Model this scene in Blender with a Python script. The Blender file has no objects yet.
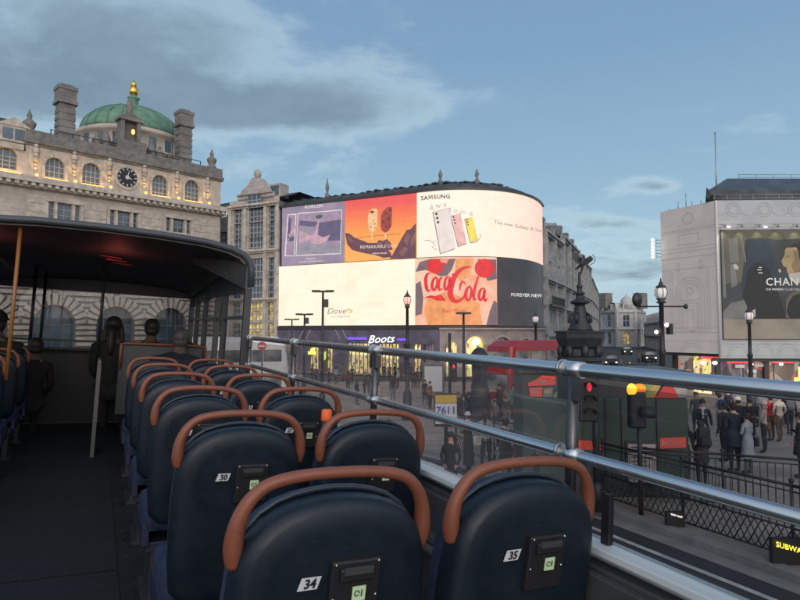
import bpy, bmesh, math, random
from mathutils import Vector, Matrix
R_ = math.radians
rng = random.Random(7)
scn = bpy.context.scene
COL = scn.collection
# ------------------------------------------------------------ camera frame
F_ = 600.0; HOR = 331.0
TH = R_(26.7); PH = math.atan((HOR-300)/F_)
CH = 3.9
CAM = Vector((0,0,CH))
FW = Vector((math.sin(TH)*math.cos(PH), math.cos(TH)*math.cos(PH), math.sin(PH)))
RT = Vector((math.cos(TH), -math.sin(TH), 0))
UP = RT.cross(FW)
FH = Vector((math.sin(TH), math.cos(TH), 0))
Z0, Z1, DROP = 18.0, 36.0, 1.1
def gz(z):
    if z <= Z0: return 0.0
    if z >= Z1: return -DROP
    return -DROP*(z-Z0)/(Z1-Z0)
def depth(x, y): return x*FH.x + y*FH.y
def G(x, y): return gz(depth(x, y))
def ray(px, py): return FW + RT*((px-400)/F_) + UP*((300-py)/F_)
def W(px, py, z):
    d = ray(px, py); return CAM + d*(z/d.dot(FH))
def rz(r, z, h=0.0): return Vector((RT.x*r+FH.x*z, RT.y*r+FH.y*z, h))
def gp(px, py, dz=0.1):
    d = ray(px, py); k = -d.z/d.dot(FH)
    lo, hi = 2.0, 400.0
    for _ in range(60):
        m = (lo+hi)/2
        if CH - k*m > gz(m)+dz: lo = m
        else: hi = m
    p = CAM + d*(lo/d.dot(FH)); return Vector((p.x, p.y, gz(lo)+dz)), lo
# ------------------------------------------------------------ materials
M = {}
def mat(name, col, rough=0.6, metal=0.0, var=0.0, scale=3.0, emis=0.0, bump=0.0, spec=0.5, detail=4, col2=None, coat=0.0):
    m = bpy.data.materials.new(name); m.use_nodes = True
    nt = m.node_tree; b = nt.nodes['Principled BSDF']
    b.inputs['Base Color'].default_value = (*col, 1); b.inputs['Roughness'].default_value = rough
    b.inputs['Metallic'].default_value = metal; b.inputs['Specular IOR Level'].default_value = spec
    if coat: b.inputs['Coat Weight'].default_value = coat
    if emis:
        b.inputs['Emission Color'].default_value = (*col, 1); b.inputs['Emission Strength'].default_value = emis
    if var or bump or col2:
        tc = nt.nodes.new('ShaderNodeTexCoord'); n = nt.nodes.new('ShaderNodeTexNoise')
        n.inputs['Scale'].default_value = scale; n.inputs['Detail'].default_value = detail
        nt.links.new(tc.outputs['Object'], n.inputs['Vector'])
        r = nt.nodes.new('ShaderNodeValToRGB'); r.color_ramp.elements[0].position = .35; r.color_ramp.elements[1].position = .65
        c1 = [max(0, c*(1-var)) for c in col]; c2 = col2 or [min(1, c*(1+var)) for c in col]
        if col2: c1 = col
        r.color_ramp.elements[0].color = (*c1, 1); r.color_ramp.elements[1].color = (*c2, 1)
        nt.links.new(n.outputs['Fac'], r.inputs['Fac']); nt.links.new(r.outputs['Color'], b.inputs['Base Color'])
        if emis: nt.links.new(r.outputs['Color'], b.inputs['Emission Color'])
        if bump:
            bp = nt.nodes.new('ShaderNodeBump'); bp.inputs['Strength'].default_value = bump; bp.inputs['Distance'].default_value = .02
            n2 = nt.nodes.new('ShaderNodeTexNoise'); n2.inputs['Scale'].default_value = scale*8; n2.inputs['Detail'].default_value = 3
            nt.links.new(tc.outputs['Object'], n2.inputs['Vector']); nt.links.new(n2.outputs['Fac'], bp.inputs['Height'])
            nt.links.new(bp.outputs['Normal'], b.inputs['Normal'])
    M[name] = m; return m
def brickmat(name, col, mortar, sx, sy, ms=.02, rough=.8, var=.12, axes='XZ', emis=0.0):
    m = mat(name, col, rough); nt = m.node_tree; b = nt.nodes['Principled BSDF']
    tc = nt.nodes.new('ShaderNodeTexCoord'); sp = nt.nodes.new('ShaderNodeSeparateXYZ'); cb = nt.nodes.new('ShaderNodeCombineXYZ')
    nt.links.new(tc.outputs['Object'], sp.inputs[0])
    nt.links.new(sp.outputs[axes[0]], cb.inputs[0]); nt.links.new(sp.outputs[axes[1]], cb.inputs[1])
    br = nt.nodes.new('ShaderNodeTexBrick'); nt.links.new(cb.outputs[0], br.inputs['Vector'])
    br.inputs['Scale'].default_value = 1; br.inputs['Brick Width'].default_value = sx; br.inputs['Row Height'].default_value = sy
    br.inputs['Mortar Size'].default_value = ms; br.inputs['Mortar Smooth'].default_value = .3
    br.inputs['Color1'].default_value = (*[c*(1-var) for c in col], 1); br.inputs['Color2'].default_value = (*[c*(1+var) for c in col], 1)
    br.inputs['Mortar'].default_value = (*mortar, 1)
    n = nt.nodes.new('ShaderNodeTexNoise'); n.inputs['Scale'].default_value = .6; n.inputs['Detail'].default_value = 6
    nt.links.new(tc.outputs['Object'], n.inputs['Vector'])
    mr = nt.nodes.new('ShaderNodeMapRange'); mr.inputs['From Min'].default_value=.3; mr.inputs['From Max'].default_value=.7
    mr.inputs['To Min'].default_value = .72; mr.inputs['To Max'].default_value = 1.15
    nt.links.new(n.outputs['Fac'], mr.inputs['Value'])
    mx = nt.nodes.new('ShaderNodeMix'); mx.data_type='RGBA'; mx.blend_type='MULTIPLY'; mx.inputs['Factor'].default_value = 1
    nt.links.new(br.outputs['Color'], mx.inputs[6]); nt.links.new(mr.outputs['Result'], mx.inputs[7])
    nt.links.new(mx.outputs[2], b.inputs['Base Color'])
    return m
def glassmat(name, tint, haze=.04, hazecol=(.6,.62,.65), gloss=.08, rough=.02):
    m = bpy.data.materials.new(name); m.use_nodes = True; nt = m.node_tree; nt.nodes.clear()
    o = nt.nodes.new('ShaderNodeOutputMaterial'); t = nt.nodes.new('ShaderNodeBsdfTransparent'); t.inputs[0].default_value = (*tint, 1)
    g = nt.nodes.new('ShaderNodeBsdfGlossy'); g.inputs['Roughness'].default_value = rough
    d = nt.nodes.new('ShaderNodeBsdfTranslucent'); d.inputs[0].default_value = (*hazecol, 1)
    fr = nt.nodes.new('ShaderNodeLayerWeight'); fr.inputs['Blend'].default_value = .25
    mu = nt.nodes.new('ShaderNodeMath'); mu.operation='MULTIPLY_ADD'; mu.inputs[1].default_value = .5; mu.inputs[2].default_value = gloss
    nt.links.new(fr.outputs['Fresnel'], mu.inputs[0])
    mu.inputs[1].default_value = .25
    a = nt.nodes.new('ShaderNodeMixShader'); b = nt.nodes.new('ShaderNodeMixShader')
    nt.links.new(mu.outputs[0], a.inputs[0]); nt.links.new(t.outputs[0], a.inputs[1]); nt.links.new(g.outputs[0], a.inputs[2])
    # faint dust haze in broad smears, doubling as veiling glare on the glass
    tc = nt.nodes.new('ShaderNodeTexCoord'); n = nt.nodes.new('ShaderNodeTexNoise'); n.inputs['Scale'].default_value = 2.2; n.inputs['Detail'].default_value = 5
    nt.links.new(tc.outputs['Object'], n.inputs['Vector'])
    m2 = nt.nodes.new('ShaderNodeMath'); m2.operation = 'MULTIPLY'; m2.inputs[1].default_value = haze*2
    nt.links.new(n.outputs['Fac'], m2.inputs[0]); nt.links.new(m2.outputs[0], b.inputs[0])
    nt.links.new(a.outputs[0], b.inputs[1]); nt.links.new(d.outputs[0], b.inputs[2]); nt.links.new(b.outputs[0], o.inputs[0])
    M[name] = m; return m
# ------------------------------------------------------------ mesh builder
def rot_frame(d):
    d = d.normalized(); a = Vector((0,0,1)) if abs(d.z) < .9 else Vector((1,0,0))
    u = d.cross(a).normalized(); return u, u.cross(d).normalized()
class MB:
    def __init__(s): s.v=[]; s.f=[]; s.m=[]; s.cur=0; s.sm=[]
    def face(s, pts, smooth=False):
        n=len(s.v); s.v += [Vector(p) for p in pts]; s.f.append(tuple(range(n,n+len(pts)))); s.m.append(s.cur); s.sm.append(smooth)
    def box(s, c, d, rot=None):
        c=Vector(c); hx,hy,hz=d[0]/2,d[1]/2,d[2]/2
        P=[Vector((x,y,z)) for x in(-hx,hx) for y in(-hy,hy) for z in(-hz,hz)]
        if rot is not None: P=[rot@p for p in P]
        P=[p+c for p in P]; n=len(s.v); s.v+=P
        for q in((0,1,3,2),(4,6,7,5),(0,4,5,1),(2,3,7,6),(0,2,6,4),(1,5,7,3)):
            s.f.append(tuple(n+i for i in q)); s.m.append(s.cur); s.sm.append(False)
        return s
    def fbox(s, O, u, n, a0,a1,z0,z1,d0,d1):   # box in a facade frame: u along, n outward, z up
        P=[O+u*a+n*d+Vector((0,0,z)) for a in(a0,a1) for d in(d0,d1) for z in(z0,z1)]
        k=len(s.v); s.v+=P
        for q in((0,1,3,2),(4,6,7,5),(0,4,5,1),(2,3,7,6),(0,2,6,4),(1,5,7,3)):
            s.f.append(tuple(k+i for i in q)); s.m.append(s.cur); s.sm.append(False)
    def tube(s, pts, rad, seg=10, cap=True, closed=False, flat=1.0):
        pts=[Vector(p) for p in pts]; n=len(pts)
        rad = rad if isinstance(rad,(list,tuple)) else [rad]*n
        rings=[]; pu=None
        for i,p in enumerate(pts):
            a=pts[(i-1)%n] if (closed or i>0) else p; b=pts[(i+1)%n] if (closed or i<n-1) else p
            d=(b-a).normalized()
            if pu is None: u,w=rot_frame(d)
            else:
                u=(pu-d*pu.dot(d)).normalized(); w=u.cross(d)
            pu=u; k=len(s.v)
            for j in range(seg):
                t=2*math.pi*j/seg; s.v.append(p+u*math.cos(t)*rad[i]+w*math.sin(t)*rad[i]*flat)
            rings.append(k)
        m=n if closed else n-1
        for i in range(m):
            a,b=rings[i],rings[(i+1)%n]
            for j in range(seg):
                s.f.append((a+j,a+(j+1)%seg,b+(j+1)%seg,b+j)); s.m.append(s.cur); s.sm.append(True)
        if cap and not closed:
            s.f.append(tuple(rings[0]+j for j in range(seg))[::-1]); s.m.append(s.cur); s.sm.append(False)
            s.f.append(tuple(rings[-1]+j for j in range(seg))); s.m.append(s.cur); s.sm.append(False)
        return s
    def lathe(s, c, prof, seg=16, a0=0, scale=(1,1), smooth=True):
        c=Vector(c); k0=len(s.v); n=len(prof)
        for r,z in prof:
            for j in range(seg):
                t=2*math.pi*j/seg+a0; s.v.append(c+Vector((r*math.cos(t)*scale[0], r*math.sin(t)*scale[1], z)))
        for i in range(n-1):
            for j in range(seg):
                s.f.append((k0+i*seg+j,k0+i*seg+(j+1)%seg,k0+(i+1)*seg+(j+1)%seg,k0+(i+1)*seg+j)); s.m.append(s.cur); s.sm.append(smooth)
        s.f.append(tuple(k0+j for j in range(seg))[::-1]); s.m.append(s.cur); s.sm.append(False)
        s.f.append(tuple(k0+(n-1)*seg+j for j in range(seg))); s.m.append(s.cur); s.sm.append(False)
        return s
    def ball(s, c, r, seg=12, rings=8):
        r = r if isinstance(r,(tuple,list)) else (r,r,r)
        prof=[(max(1e-4,math.sin(math.pi*i/rings)), -math.cos(math.pi*i/rings)) for i in range(rings+1)]
        k=len(s.v); s.lathe((0,0,0), prof, seg)
        for i in range(k,len(s.v)):
            v=s.v[i]; s.v[i]=Vector((v.x*r[0],v.y*r[1],v.z*r[2]))+Vector(c)
        return s
    def prism(s, pts, off):   # planar polygon pts extruded by vector off
        pts=[Vector(p) for p in pts]; off=Vector(off); n=len(pts); k=len(s.v)
        s.v+=pts+[p+off for p in pts]
        s.f.append(tuple(range(k,k+n))); s.m.append(s.cur); s.sm.append(False)
        s.f.append(tuple(range(k+n,k+2*n))[::-1]); s.m.append(s.cur); s.sm.append(False)
        for i in range(n):
            j=(i+1)%n; s.f.append((k+i,k+n+i,k+n+j,k+j)); s.m.append(s.cur); s.sm.append(False)
        return s
    def build(s, name, mats, parent=None, origin=None, bevel=0, subd=0, fix=True):
        me=bpy.data.meshes.new(name)
        O=Vector(origin) if origin is not None else Vector((0,0,0))
        me.from_pydata([v-O for v in s.v],[],s.f)
        mats = mats if isinstance(mats,(list,tuple)) else [mats]
        for m in mats: me.materials.append(M[m] if isinstance(m,str) else m)
        for i,p in enumerate(me.polygons): p.material_index=s.m[i]; p.use_smooth=s.sm[i]
        me.update()
        if fix:
            b=bmesh.new(); b.from_mesh(me); bmesh.ops.recalc_face_normals(b, faces=b.faces); b.to_mesh(me); b.free()
        o=bpy.data.objects.new(name,me); COL.objects.link(o); o.location=O
        if parent is not None:
            o.parent=parent
            o.location = O
        if bevel:
            b=o.modifiers.new('b','BEVEL'); b.width=bevel; b.segments=2; b.limit_method='ANGLE'
        if subd:
            b=o.modifiers.new('s','SUBSURF'); b.levels=subd; b.render_levels=subd
        return o
def tag(o, label=None, cat=None, group=None, kind=None):
    if label: o['label']=label
    if cat: o['category']=cat
    if group: o['group']=group
    if kind: o['kind']=kind
    return o
def thing(name, label, cat, loc=(0,0,0), rz_=0, group=None):
    o=bpy.data.objects.new(name,None); COL.objects.link(o); o.empty_display_size=.1
    o.location=loc; o.rotation_euler=(0,0,rz_)
    return tag(o,label,cat,group)
BUS=[]   # things that belong to the bus frame (tilted together)
def kids(o): return [c for c in bpy.data.objects if c.parent==o]
def copy_tree(o, parent=None, memo=None):
    if memo is None: memo={c.name:[k for k in bpy.data.objects if k.parent==c] for c in bpy.data.objects}
    c=o.copy(); COL.objects.link(c); c.parent=parent
    for ch in memo.get(o.name,[]): copy_tree(ch,c,memo)
    return c
def textmesh(mb, s, place, size=1.0, shear=0.0, bold=0.0, align='CENTER', res=2, spacing=1.0):
    """append text faces to mb; place(u,v)->Vector"""
    cu=bpy.data.curves.new('t','FONT'); cu.body=s; cu.size=size; cu.align_x=align; cu.align_y='CENTER'; cu.shear=shear
    cu.offset=0 if 'M' in s else bold; cu.resolution_u=res; cu.space_character=spacing
    o=bpy.data.objects.new('t',cu); COL.objects.link(o)
    dg=bpy.context.evaluated_depsgraph_get(); dg.update()
    me=bpy.data.meshes.new_from_object(o.evaluated_get(dg))
    k=len(mb.v); mb.v+=[place(v.co.x,v.co.y) for v in me.vertices]
    for p in me.polygons:
        mb.f.append(tuple(k+i for i in p.vertices)); mb.m.append(mb.cur); mb.sm.append(False)
    bpy.data.objects.remove(o); bpy.data.meshes.remove(me); bpy.data.curves.remove(cu)
# ------------------------------------------------------------ palette
brickmat('paving', (.31,.26,.22), (.20,.165,.14), .9,.45,.012, .75,.14,'XY')
mat('asphalt', (.038,.040,.042), .8, var=.25, scale=.7, bump=.5)
mat('kerbstone', (.24,.23,.22), .8, var=.15, scale=2)
mat('roadpaint', (.5,.5,.46), .7, var=.2, scale=4)
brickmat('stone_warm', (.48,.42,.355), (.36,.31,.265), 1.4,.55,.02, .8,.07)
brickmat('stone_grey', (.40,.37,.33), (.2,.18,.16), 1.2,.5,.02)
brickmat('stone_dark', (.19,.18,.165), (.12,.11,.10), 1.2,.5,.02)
brickmat('stone_terrace', (.33,.34,.345), (.22,.23,.235), 1.2,.5,.02)
brickmat('stone_terrace_dark', (.25,.26,.265), (.17,.175,.18), 1.2,.5,.02)
brickmat('stone_pale', (.44,.45,.45), (.24,.24,.24), 1.2,.5,.02)
mat('stone_trim', (.45,.40,.34), .8, var=.2, scale=1.5, bump=.3)
mat('trim_dark', (.17,.16,.145), .8, var=.25, scale=1.5, bump=.3)
mat('trim_pale', (.42,.42,.41), .8, var=.15, scale=1.5)
mat('slate', (.045,.052,.06), .65, var=.3, scale=1.2, bump=.3)
mat('copper', (.11,.225,.15), .6, var=.22, scale=.8)
mat('window_glass', (.045,.075,.105), .12, spec=.8, var=.5, scale=.5)
mat('window_frame', (.30,.31,.32), .6)
mat('lit_window', (.8,.45,.16), .5, emis=.32, var=.8, scale=1.3)
mat('uplight', (1,.52,.14), .5, emis=1.5)
mat('gold', (.9,.5,.12), .3, metal=1)
mat('iron', (.018,.02,.022), .45, var=.3, scale=6)
mat('bronze', (.013,.016,.02), .5, var=.4, scale=3, bump=.4)
mat('lamp_glass', (.75,.7,.68), .35, emis=.18)
mat('lamp_pink', (1,.5,.42), .35, emis=.55)
mat('lamp_lit', (1,.85,.65), .3, emis=4)
mat('white_lit', (1,.97,.9), .3, emis=6)
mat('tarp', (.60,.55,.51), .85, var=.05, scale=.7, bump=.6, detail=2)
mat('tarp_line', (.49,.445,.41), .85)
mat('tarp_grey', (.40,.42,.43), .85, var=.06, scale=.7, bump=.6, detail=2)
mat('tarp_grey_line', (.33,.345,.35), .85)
mat('mansard', (.05,.065,.085), .5, var=.2, scale=1)
mat('grey_metal', (.3,.31,.32), .4, metal=.8)
mat('black', (.012,.012,.014), .5)
mat('dark_panel', (.03,.032,.036), .45, var=.2, scale=3)
# bus interior
mat('deck', (.007,.009,.011), .7, var=.25, scale=14, bump=.4)
mat('side_grey', (.045,.05,.053), .55, var=.12, scale=5)
mat('alu', (.58,.61,.63), .26, metal=.92, var=.02, scale=3)
mat('alu_paint', (.55,.62,.64), .4, var=.06, scale=5)
mat('seat_shell', (.0045,.011,.019), .40, var=.25, scale=5, spec=.4)
mat('seat_rim', (.03,.045,.065), .35)
mat('seat_fabric', (.010,.022,.06), .9, var=.35, scale=25)
mat('handle', (.19,.062,.034), .45, var=.14, scale=9)
mat('handle_yellow', (.24,.10,.025), .45)
mat('tag_white', (.55,.58,.6), .5)
mat('tag_green', (.5,.68,.42), .5)
mat('canopy_in', (.075,.068,.066), .6, var=.15, scale=3)
mat('canopy_out', (.05,.058,.066), .45, var=.1, scale=3)
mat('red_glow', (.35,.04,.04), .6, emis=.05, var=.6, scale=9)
mat('pale_panel', (.11,.11,.11), .55, var=.1, scale=4)
mat('blue_side', (.012,.018,.05), .6)
mat('pale_blue', (.2,.27,.5), .6)
glassmat('side_glass', (.92,.91,.90), .055, (.7,.66,.66), .01)
glassmat('side_glass_dark', (.74,.75,.76), .012, (.5,.5,.5), .012)
glassmat('wind_glass', (.72,.73,.74), .01, (.5,.5,.5), .02)
# vehicles
mat('bus_red', (.26,.015,.018), .35, coat=.3)
mat('bus_white', (.6,.6,.6), .4, coat=.2, var=.05)
mat('bus_glass', (.05,.06,.07), .1, spec=.8, var=.5, scale=.8, col2=(.35,.34,.3))
mat('tyre', (.015,.015,.015), .8)
mat('kiosk_green', (.022,.05,.038), .5, var=.15, scale=1.2)
mat('kiosk_red', (.5,.03,.03), .5)
mat('kiosk_red_lit', (.6,.05,.03), .5, emis=.25)
mat('sig_red', (.9,.02,.05), .4, emis=1.1)
mat('sig_amber', (1,.42,.03), .4, emis=2.4)
mat('sig_orange', (1,.22,.01), .4, emis=.8)
mat('led_yellow', (1,.75,.05), .4, emis=4)
mat('led_white', (1,.9,.75), .4, emis=3)
mat('sign_yellow', (.6,.42,.05), .5)
mat('sign_white', (.62,.64,.66), .5)
mat('sign_blue', (.05,.10,.4), .5)
mat('neon_violet', (.12,.05,.9), .4, emis=1.6)
mat('boots_sign', (.8,.9,.85), .4, emis=1.1)
mat('green_lit', (.25,.9,.5), .4, emis=2)
mat('red_lit', (.9,.05,.07), .4, emis=1.3)
mat('yellow_lit', (1,.8,.1), .4, emis=2.2)
def shopmat(name, cols, strength, scale=1.1):
    m=mat(name,(.1,.1,.1),.5); nt=m.node_tree; b=nt.nodes['Principled BSDF']
    tc=nt.nodes.new('ShaderNodeTexCoord'); v=nt.nodes.new('ShaderNodeTexVoronoi'); v.inputs['Scale'].default_value=scale
    mp=nt.nodes.new('ShaderNodeMapping'); mp.inputs['Scale'].default_value=(1.6,1.6,.9)
    nt.links.new(tc.outputs['Object'],mp.inputs[0]); nt.links.new(mp.outputs[0],v.inputs['Vector'])
    r=nt.nodes.new('ShaderNodeValToRGB'); r.color_ramp.interpolation='CONSTANT'
    e=r.color_ramp.elements; e[0].color=(*cols[0],1); e[0].position=0; e[1].color=(*cols[1],1); e[1].position=1/len(cols)
    for i,c in enumerate(cols[2:]):
        q=e.new((i+2)/len(cols)); q.color=(*c,1)
    sp=nt.nodes.new('ShaderNodeSeparateColor'); nt.links.new(v.outputs['Color'],sp.inputs[0]); nt.links.new(sp.outputs[0],r.inputs['Fac'])
    nt.links.new(r.outputs['Color'],b.inputs['Emission Color']); b.inputs['Emission Strength'].default_value=strength
shopmat('shop_yellow',[(1,.72,.25),(.5,.33,.12),(1,.9,.5),(.75,.7,.15),(.2,.13,.08),(1,.6,.3)],1.05,2.6)
shopmat('shop_dim',[(.25,.16,.14),(.1,.08,.1),(.35,.25,.22),(.18,.12,.2),(.08,.06,.07)],.5,1.6)
shopmat('shop_red',[(.5,.06,.06),(.12,.07,.06),(.7,.25,.15),(.2,.12,.1),(.45,.4,.35),(.06,.04,.04)],.6,1.5)
def smudge(name,r0,r1,scale,scratch=0.0):
    m=M[name]; nt=m.node_tree; b=nt.nodes['Principled BSDF']; tc=nt.nodes.new('ShaderNodeTexCoord'); n=nt.nodes.new('ShaderNodeTexNoise'); n.inputs['Scale'].default_value=scale; n.inputs['Detail'].default_value=8; n.inputs['Roughness'].default_value=.7
    mp=nt.nodes.new('ShaderNodeMapRange'); mp.inputs['From Min'].default_value=.35; mp.inputs['From Max'].default_value=.68; mp.inputs['To Min'].default_value=r0; mp.inputs['To Max'].default_value=r1
    nt.links.new(tc.outputs['Object'],n.inputs['Vector']); nt.links.new(n.outputs['Fac'],mp.inputs['Value']); nt.links.new(mp.outputs[0],b.inputs['Roughness'])
    if scratch:   # fine scuff marks worn into the paint
        w_=nt.nodes.new('ShaderNodeTexNoise'); w_.inputs['Scale'].default_value=scale*4; w_.inputs['Detail'].default_value=6; mq=nt.nodes.new('ShaderNodeMapping'); mq.inputs['Scale'].default_value=(1,1,9); mq.inputs['Rotation'].default_value=(.3,.8,.2)
        nt.links.new(tc.outputs['Object'],mq.inputs[0]); nt.links.new(mq.outputs[0],w_.inputs['Vector'])
        r=nt.nodes.new('ShaderNodeMapRange'); r.inputs['From Min'].default_value=.66; r.inputs['From Max'].default_value=.74; r.inputs['To Max'].default_value=scratch; nt.links.new(w_.outputs['Fac'],r.inputs['Value'])
        mx=nt.nodes.new('ShaderNodeMix'); mx.data_type='RGBA'; nt.links.new(r.outputs[0],mx.inputs['Factor'])
        l=b.inputs['Base Color'].links
        if l: nt.links.new(l[0].from_socket,mx.inputs[6])
        else: mx.inputs[6].default_value=b.inputs['Base Color'].default_value
        mx.inputs[7].default_value=(.20,.20,.20,1); nt.links.new(mx.outputs[2],b.inputs['Base Color'])
smudge('seat_shell',.36,.62,9,.10); smudge('handle',.34,.65,14,.25); smudge('alu',.2,.32,5); smudge('alu_paint',.3,.6,6,.4); smudge('deck',.5,.9,5,.15); smudge('canopy_out',.35,.6,3); smudge('side_grey',.4,.7,5,.2)
# ------------------------------------------------------------ facade tools
def wall(mb, O, u, n, a0,a1,z0,z1, holes, rec=.35):
    """wall with real openings; holes=(a,z,w,h,arch) a,z lower-left corner. arch: semicircular head of radius w/2 on top of h"""
    def P(a,z,d=0): return O+u*a+n*d+Vector((0,0,z))
    cells=[(h[0],h[0]+h[2],h[1],h[1]+h[3]+(h[2]/2 if h[4] else 0)) for h in holes]
    # column wise decomposition
    xs=sorted(set([a0,a1]+[c for h in cells for c in h[:2] if a0<c<a1]))
    for i in range(len(xs)-1):
        xa,xb=xs[i],xs[i+1]; xm=(xa+xb)/2
        spans=sorted((c[2],c[3]) for c in cells if c[0]<xm<c[1])
        z=z0
        for s0,s1 in spans:
            if s0>z+1e-5: mb.face([P(xa,z),P(xb,z),P(xb,s0),P(xa,s0)])
            z=max(z,s1)
        if z<z1-1e-5: mb.face([P(xa,z),P(xb,z),P(xb,z1),P(xa,z1)])
    for (a,z,w,h,arch) in holes:
        b=a+w; t=z+h
        mb.face([P(a,z),P(a,z,-rec),P(a,t,-rec),P(a,t)]); mb.face([P(b,z),P(b,t),P(b,t,-rec),P(b,z,-rec)])
        mb.face([P(a,z),P(b,z),P(b,z,-rec),P(a,z,-rec)])
        if not arch: mb.face([P(a,t),P(a,t,-rec),P(b,t,-rec),P(b,t)])
        else:
            r=w/2; c=a+r; N=10; arc=[(c-r*math.cos(math.pi*k/N), t+r*math.sin(math.pi*k/N)) for k in range(N+1)]
            for k in range(N):
                (x1,y1),(x2,y2)=arc[k],arc[k+1]
                mb.face([P(x1,y1),P(x2,y2),P(x2,t+r),P(x1,t+r)])
                mb.face([P(x1,y1),P(x1,y1,-rec),P(x2,y2,-rec),P(x2,y2)])
def window(parent, O, u, n, a,z,w,h, arch=False, rec=.3, nx=2, nz=3, glass='window_glass', frame='window_frame', fw=.07, name='window'):
    mb=MB(); c=a+w/2
    def P(a_,z_,d): return O+u*a_+n*d+Vector((0,0,z_))
    top=z+h
    pts=[P(a,z,-rec+.02),P(a+w,z,-rec+.02),P(a+w,top,-rec+.02)]
    if arch:
        for k in range(1,10): pts.append(P(c+w/2*math.cos(math.pi*k/10), top+w/2*math.sin(math.pi*k/10), -rec+.02))
    pts.append(P(a,top,-rec+.02)); mb.cur=0; mb.face(pts)
    mb.cur=1
    for k in range(nx+1):
        x=a+w*k/nx; x0=max(a,x-fw/2); x1=min(a+w,x+fw/2)
        hh=top+(math.sqrt(max(0,(w/2)**2-(x-c)**2)) if arch else 0)
        mb.fbox(O,u,n,x0,x1,z,hh,-rec+.03,-rec+.09)
    for k in range(nz+1):
        y=z+h*k/nz; mb.fbox(O,u,n,a,a+w,max(z,y-fw/2),y+fw/2,-rec+.032,-rec+.085)
    return mb.build(name,[glass,frame],parent,origin=P(c,z,-rec))
def cornice(mb,O,u,n,a0,a1,z,h,d,dent=0):
    mb.fbox(O,u,n,a0,a1,z+h*.45,z+h,-.1,d); mb.fbox(O,u,n,a0,a1,z,z+h*.45-.002,-.1,d*.55)
    if dent:
        a=a0+dent/2
        while a<a1-dent*.6:
            mb.fbox(O,u,n,a,a+dent*.5,z+h*.1,z+h*.45-.004,d*.55,d*.9); a+=dent
def frame_uv(px0,z0,px1,z1):
    A=W(px0,HOR,z0); B=W(px1,HOR,z1); A.z=B.z=0
    u=(B-A); L=u.length; u.normalize(); n=Vector((u.y,-u.x,0))
    if n.dot(-A)<0: n=-n
    return A,u,n,L
def hgt(py,z): return W(400,py,z).z
# ============================================================ SKY
w=bpy.data.worlds.new('World'); scn.world=w; w.use_nodes=True
nt=w.node_tree; bg=nt.nodes['Background']
sky=nt.nodes.new('ShaderNodeTexSky'); sky.sky_type='NISHITA'; sky.sun_disc=False
SUN_EL, SUN_AZ = R_(3.0), R_(200)
sky.sun_elevation=SUN_EL; sky.sun_rotation=SUN_AZ; sky.air_density=1.0; sky.dust_density=.6; sky.ozone_density=2.0
tc=nt.nodes.new('ShaderNodeTexCoord')
def N(t,**k):
    n=nt.nodes.new(t)
    for a,b in k.items(): setattr(n,a,b)
    return n
def L(a,b): nt.links.new(a,b)
def math_(op,a,b=None,c=None):
    n=N('ShaderNodeMath',operation=op)
    for i,x in enumerate((a,b,c)):
        if x is None: continue
        if isinstance(x,(int,float)): n.inputs[i].default_value=x
        else: L(x,n.inputs[i])
    return n.outputs[0]
sp=N('ShaderNodeSeparateXYZ'); L(tc.outputs['Generated'],sp.inputs[0])
# cloud plane projection: dir.xy/(dir.z+.12)
zz=math_('ADD',math_('MAXIMUM',sp.outputs[2],0.0),.16)
cx=math_('DIVIDE',sp.outputs[0],zz); cy=math_('DIVIDE',sp.outputs[1],zz)
cb=N('ShaderNodeCombineXYZ'); L(cx,cb.inputs[0]); L(cy,cb.inputs[1])
n1=N('ShaderNodeTexNoise'); n1.inputs['Scale'].default_value=1.9; n1.inputs['Detail'].default_value=8; n1.inputs['Roughness'].default_value=.6; n1.inputs['Distortion'].default_value=.35
L(cb.outputs[0],n1.inputs['Vector'])
n2=N('ShaderNodeTexNoise'); n2.inputs['Scale'].default_value=4.6; n2.inputs['Detail'].default_value=8; n2.inputs['Roughness'].default_value=.62
L(cb.outputs[0],n2.inputs['Vector'])
def blob(px,py,sx,sy,amp):   # soft patch of cloud round one direction of the sky, stretched along the horizon
    d=ray(px,py).normalized()
    u=RT; v=u.cross(d).normalized()
    def dotn(vec):
        n=N('ShaderNodeVectorMath',operation='DOT_PRODUCT'); L(tc.outputs['Generated'],n.inputs[0]); n.inputs[1].default_value=vec; return n.outputs['Value']
    a=math_('DIVIDE',math_('SUBTRACT',dotn(u),u.dot(d)),sx); b=math_('DIVIDE',dotn(v),sy)
    r2=math_('ADD',math_('MULTIPLY',a,a),math_('MULTIPLY',b,b))
    return math_('MULTIPLY',math_('EXPONENT',math_('MULTIPLY',r2,-1.0)),amp)
blobs=[(30,50,.36,.12,.37),(150,95,.30,.05,.30),(200,104,.22,.03,.20),(290,118,.14,.03,.22),(490,80,.20,.04,.09),(655,186,.03,.011,.30),(612,222,.05,.012,.30),(650,262,.22,.045,.26),(15,128,.10,.05,-.25),(560,30,.3,.15,-.2)]
acc=None
for bdef in blobs:
    o_=blob(*bdef); acc=o_ if acc is None else math_('ADD',acc,o_)
dens=math_('ADD',math_('MULTIPLY',n1.outputs['Fac'],1.0),math_('MULTIPLY',acc,math_('ADD',.25,math_('MULTIPLY',n2.outputs['Fac'],1.5))))
mr=N('ShaderNodeMapRange'); mr.interpolation_type='SMOOTHSTEP'; mr.inputs['From Min'].default_value=.62; mr.inputs['From Max'].default_value=.98
L(dens,mr.inputs['Value'])
cl=math_('MULTIPLY',mr.outputs['Result'],.8)
crp=N('ShaderNodeMapRange'); crp.inputs['From Min'].default_value=.3; crp.inputs['From Max'].default_value=.7
L(n2.outputs['Fac'],crp.inputs['Value'])
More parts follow.
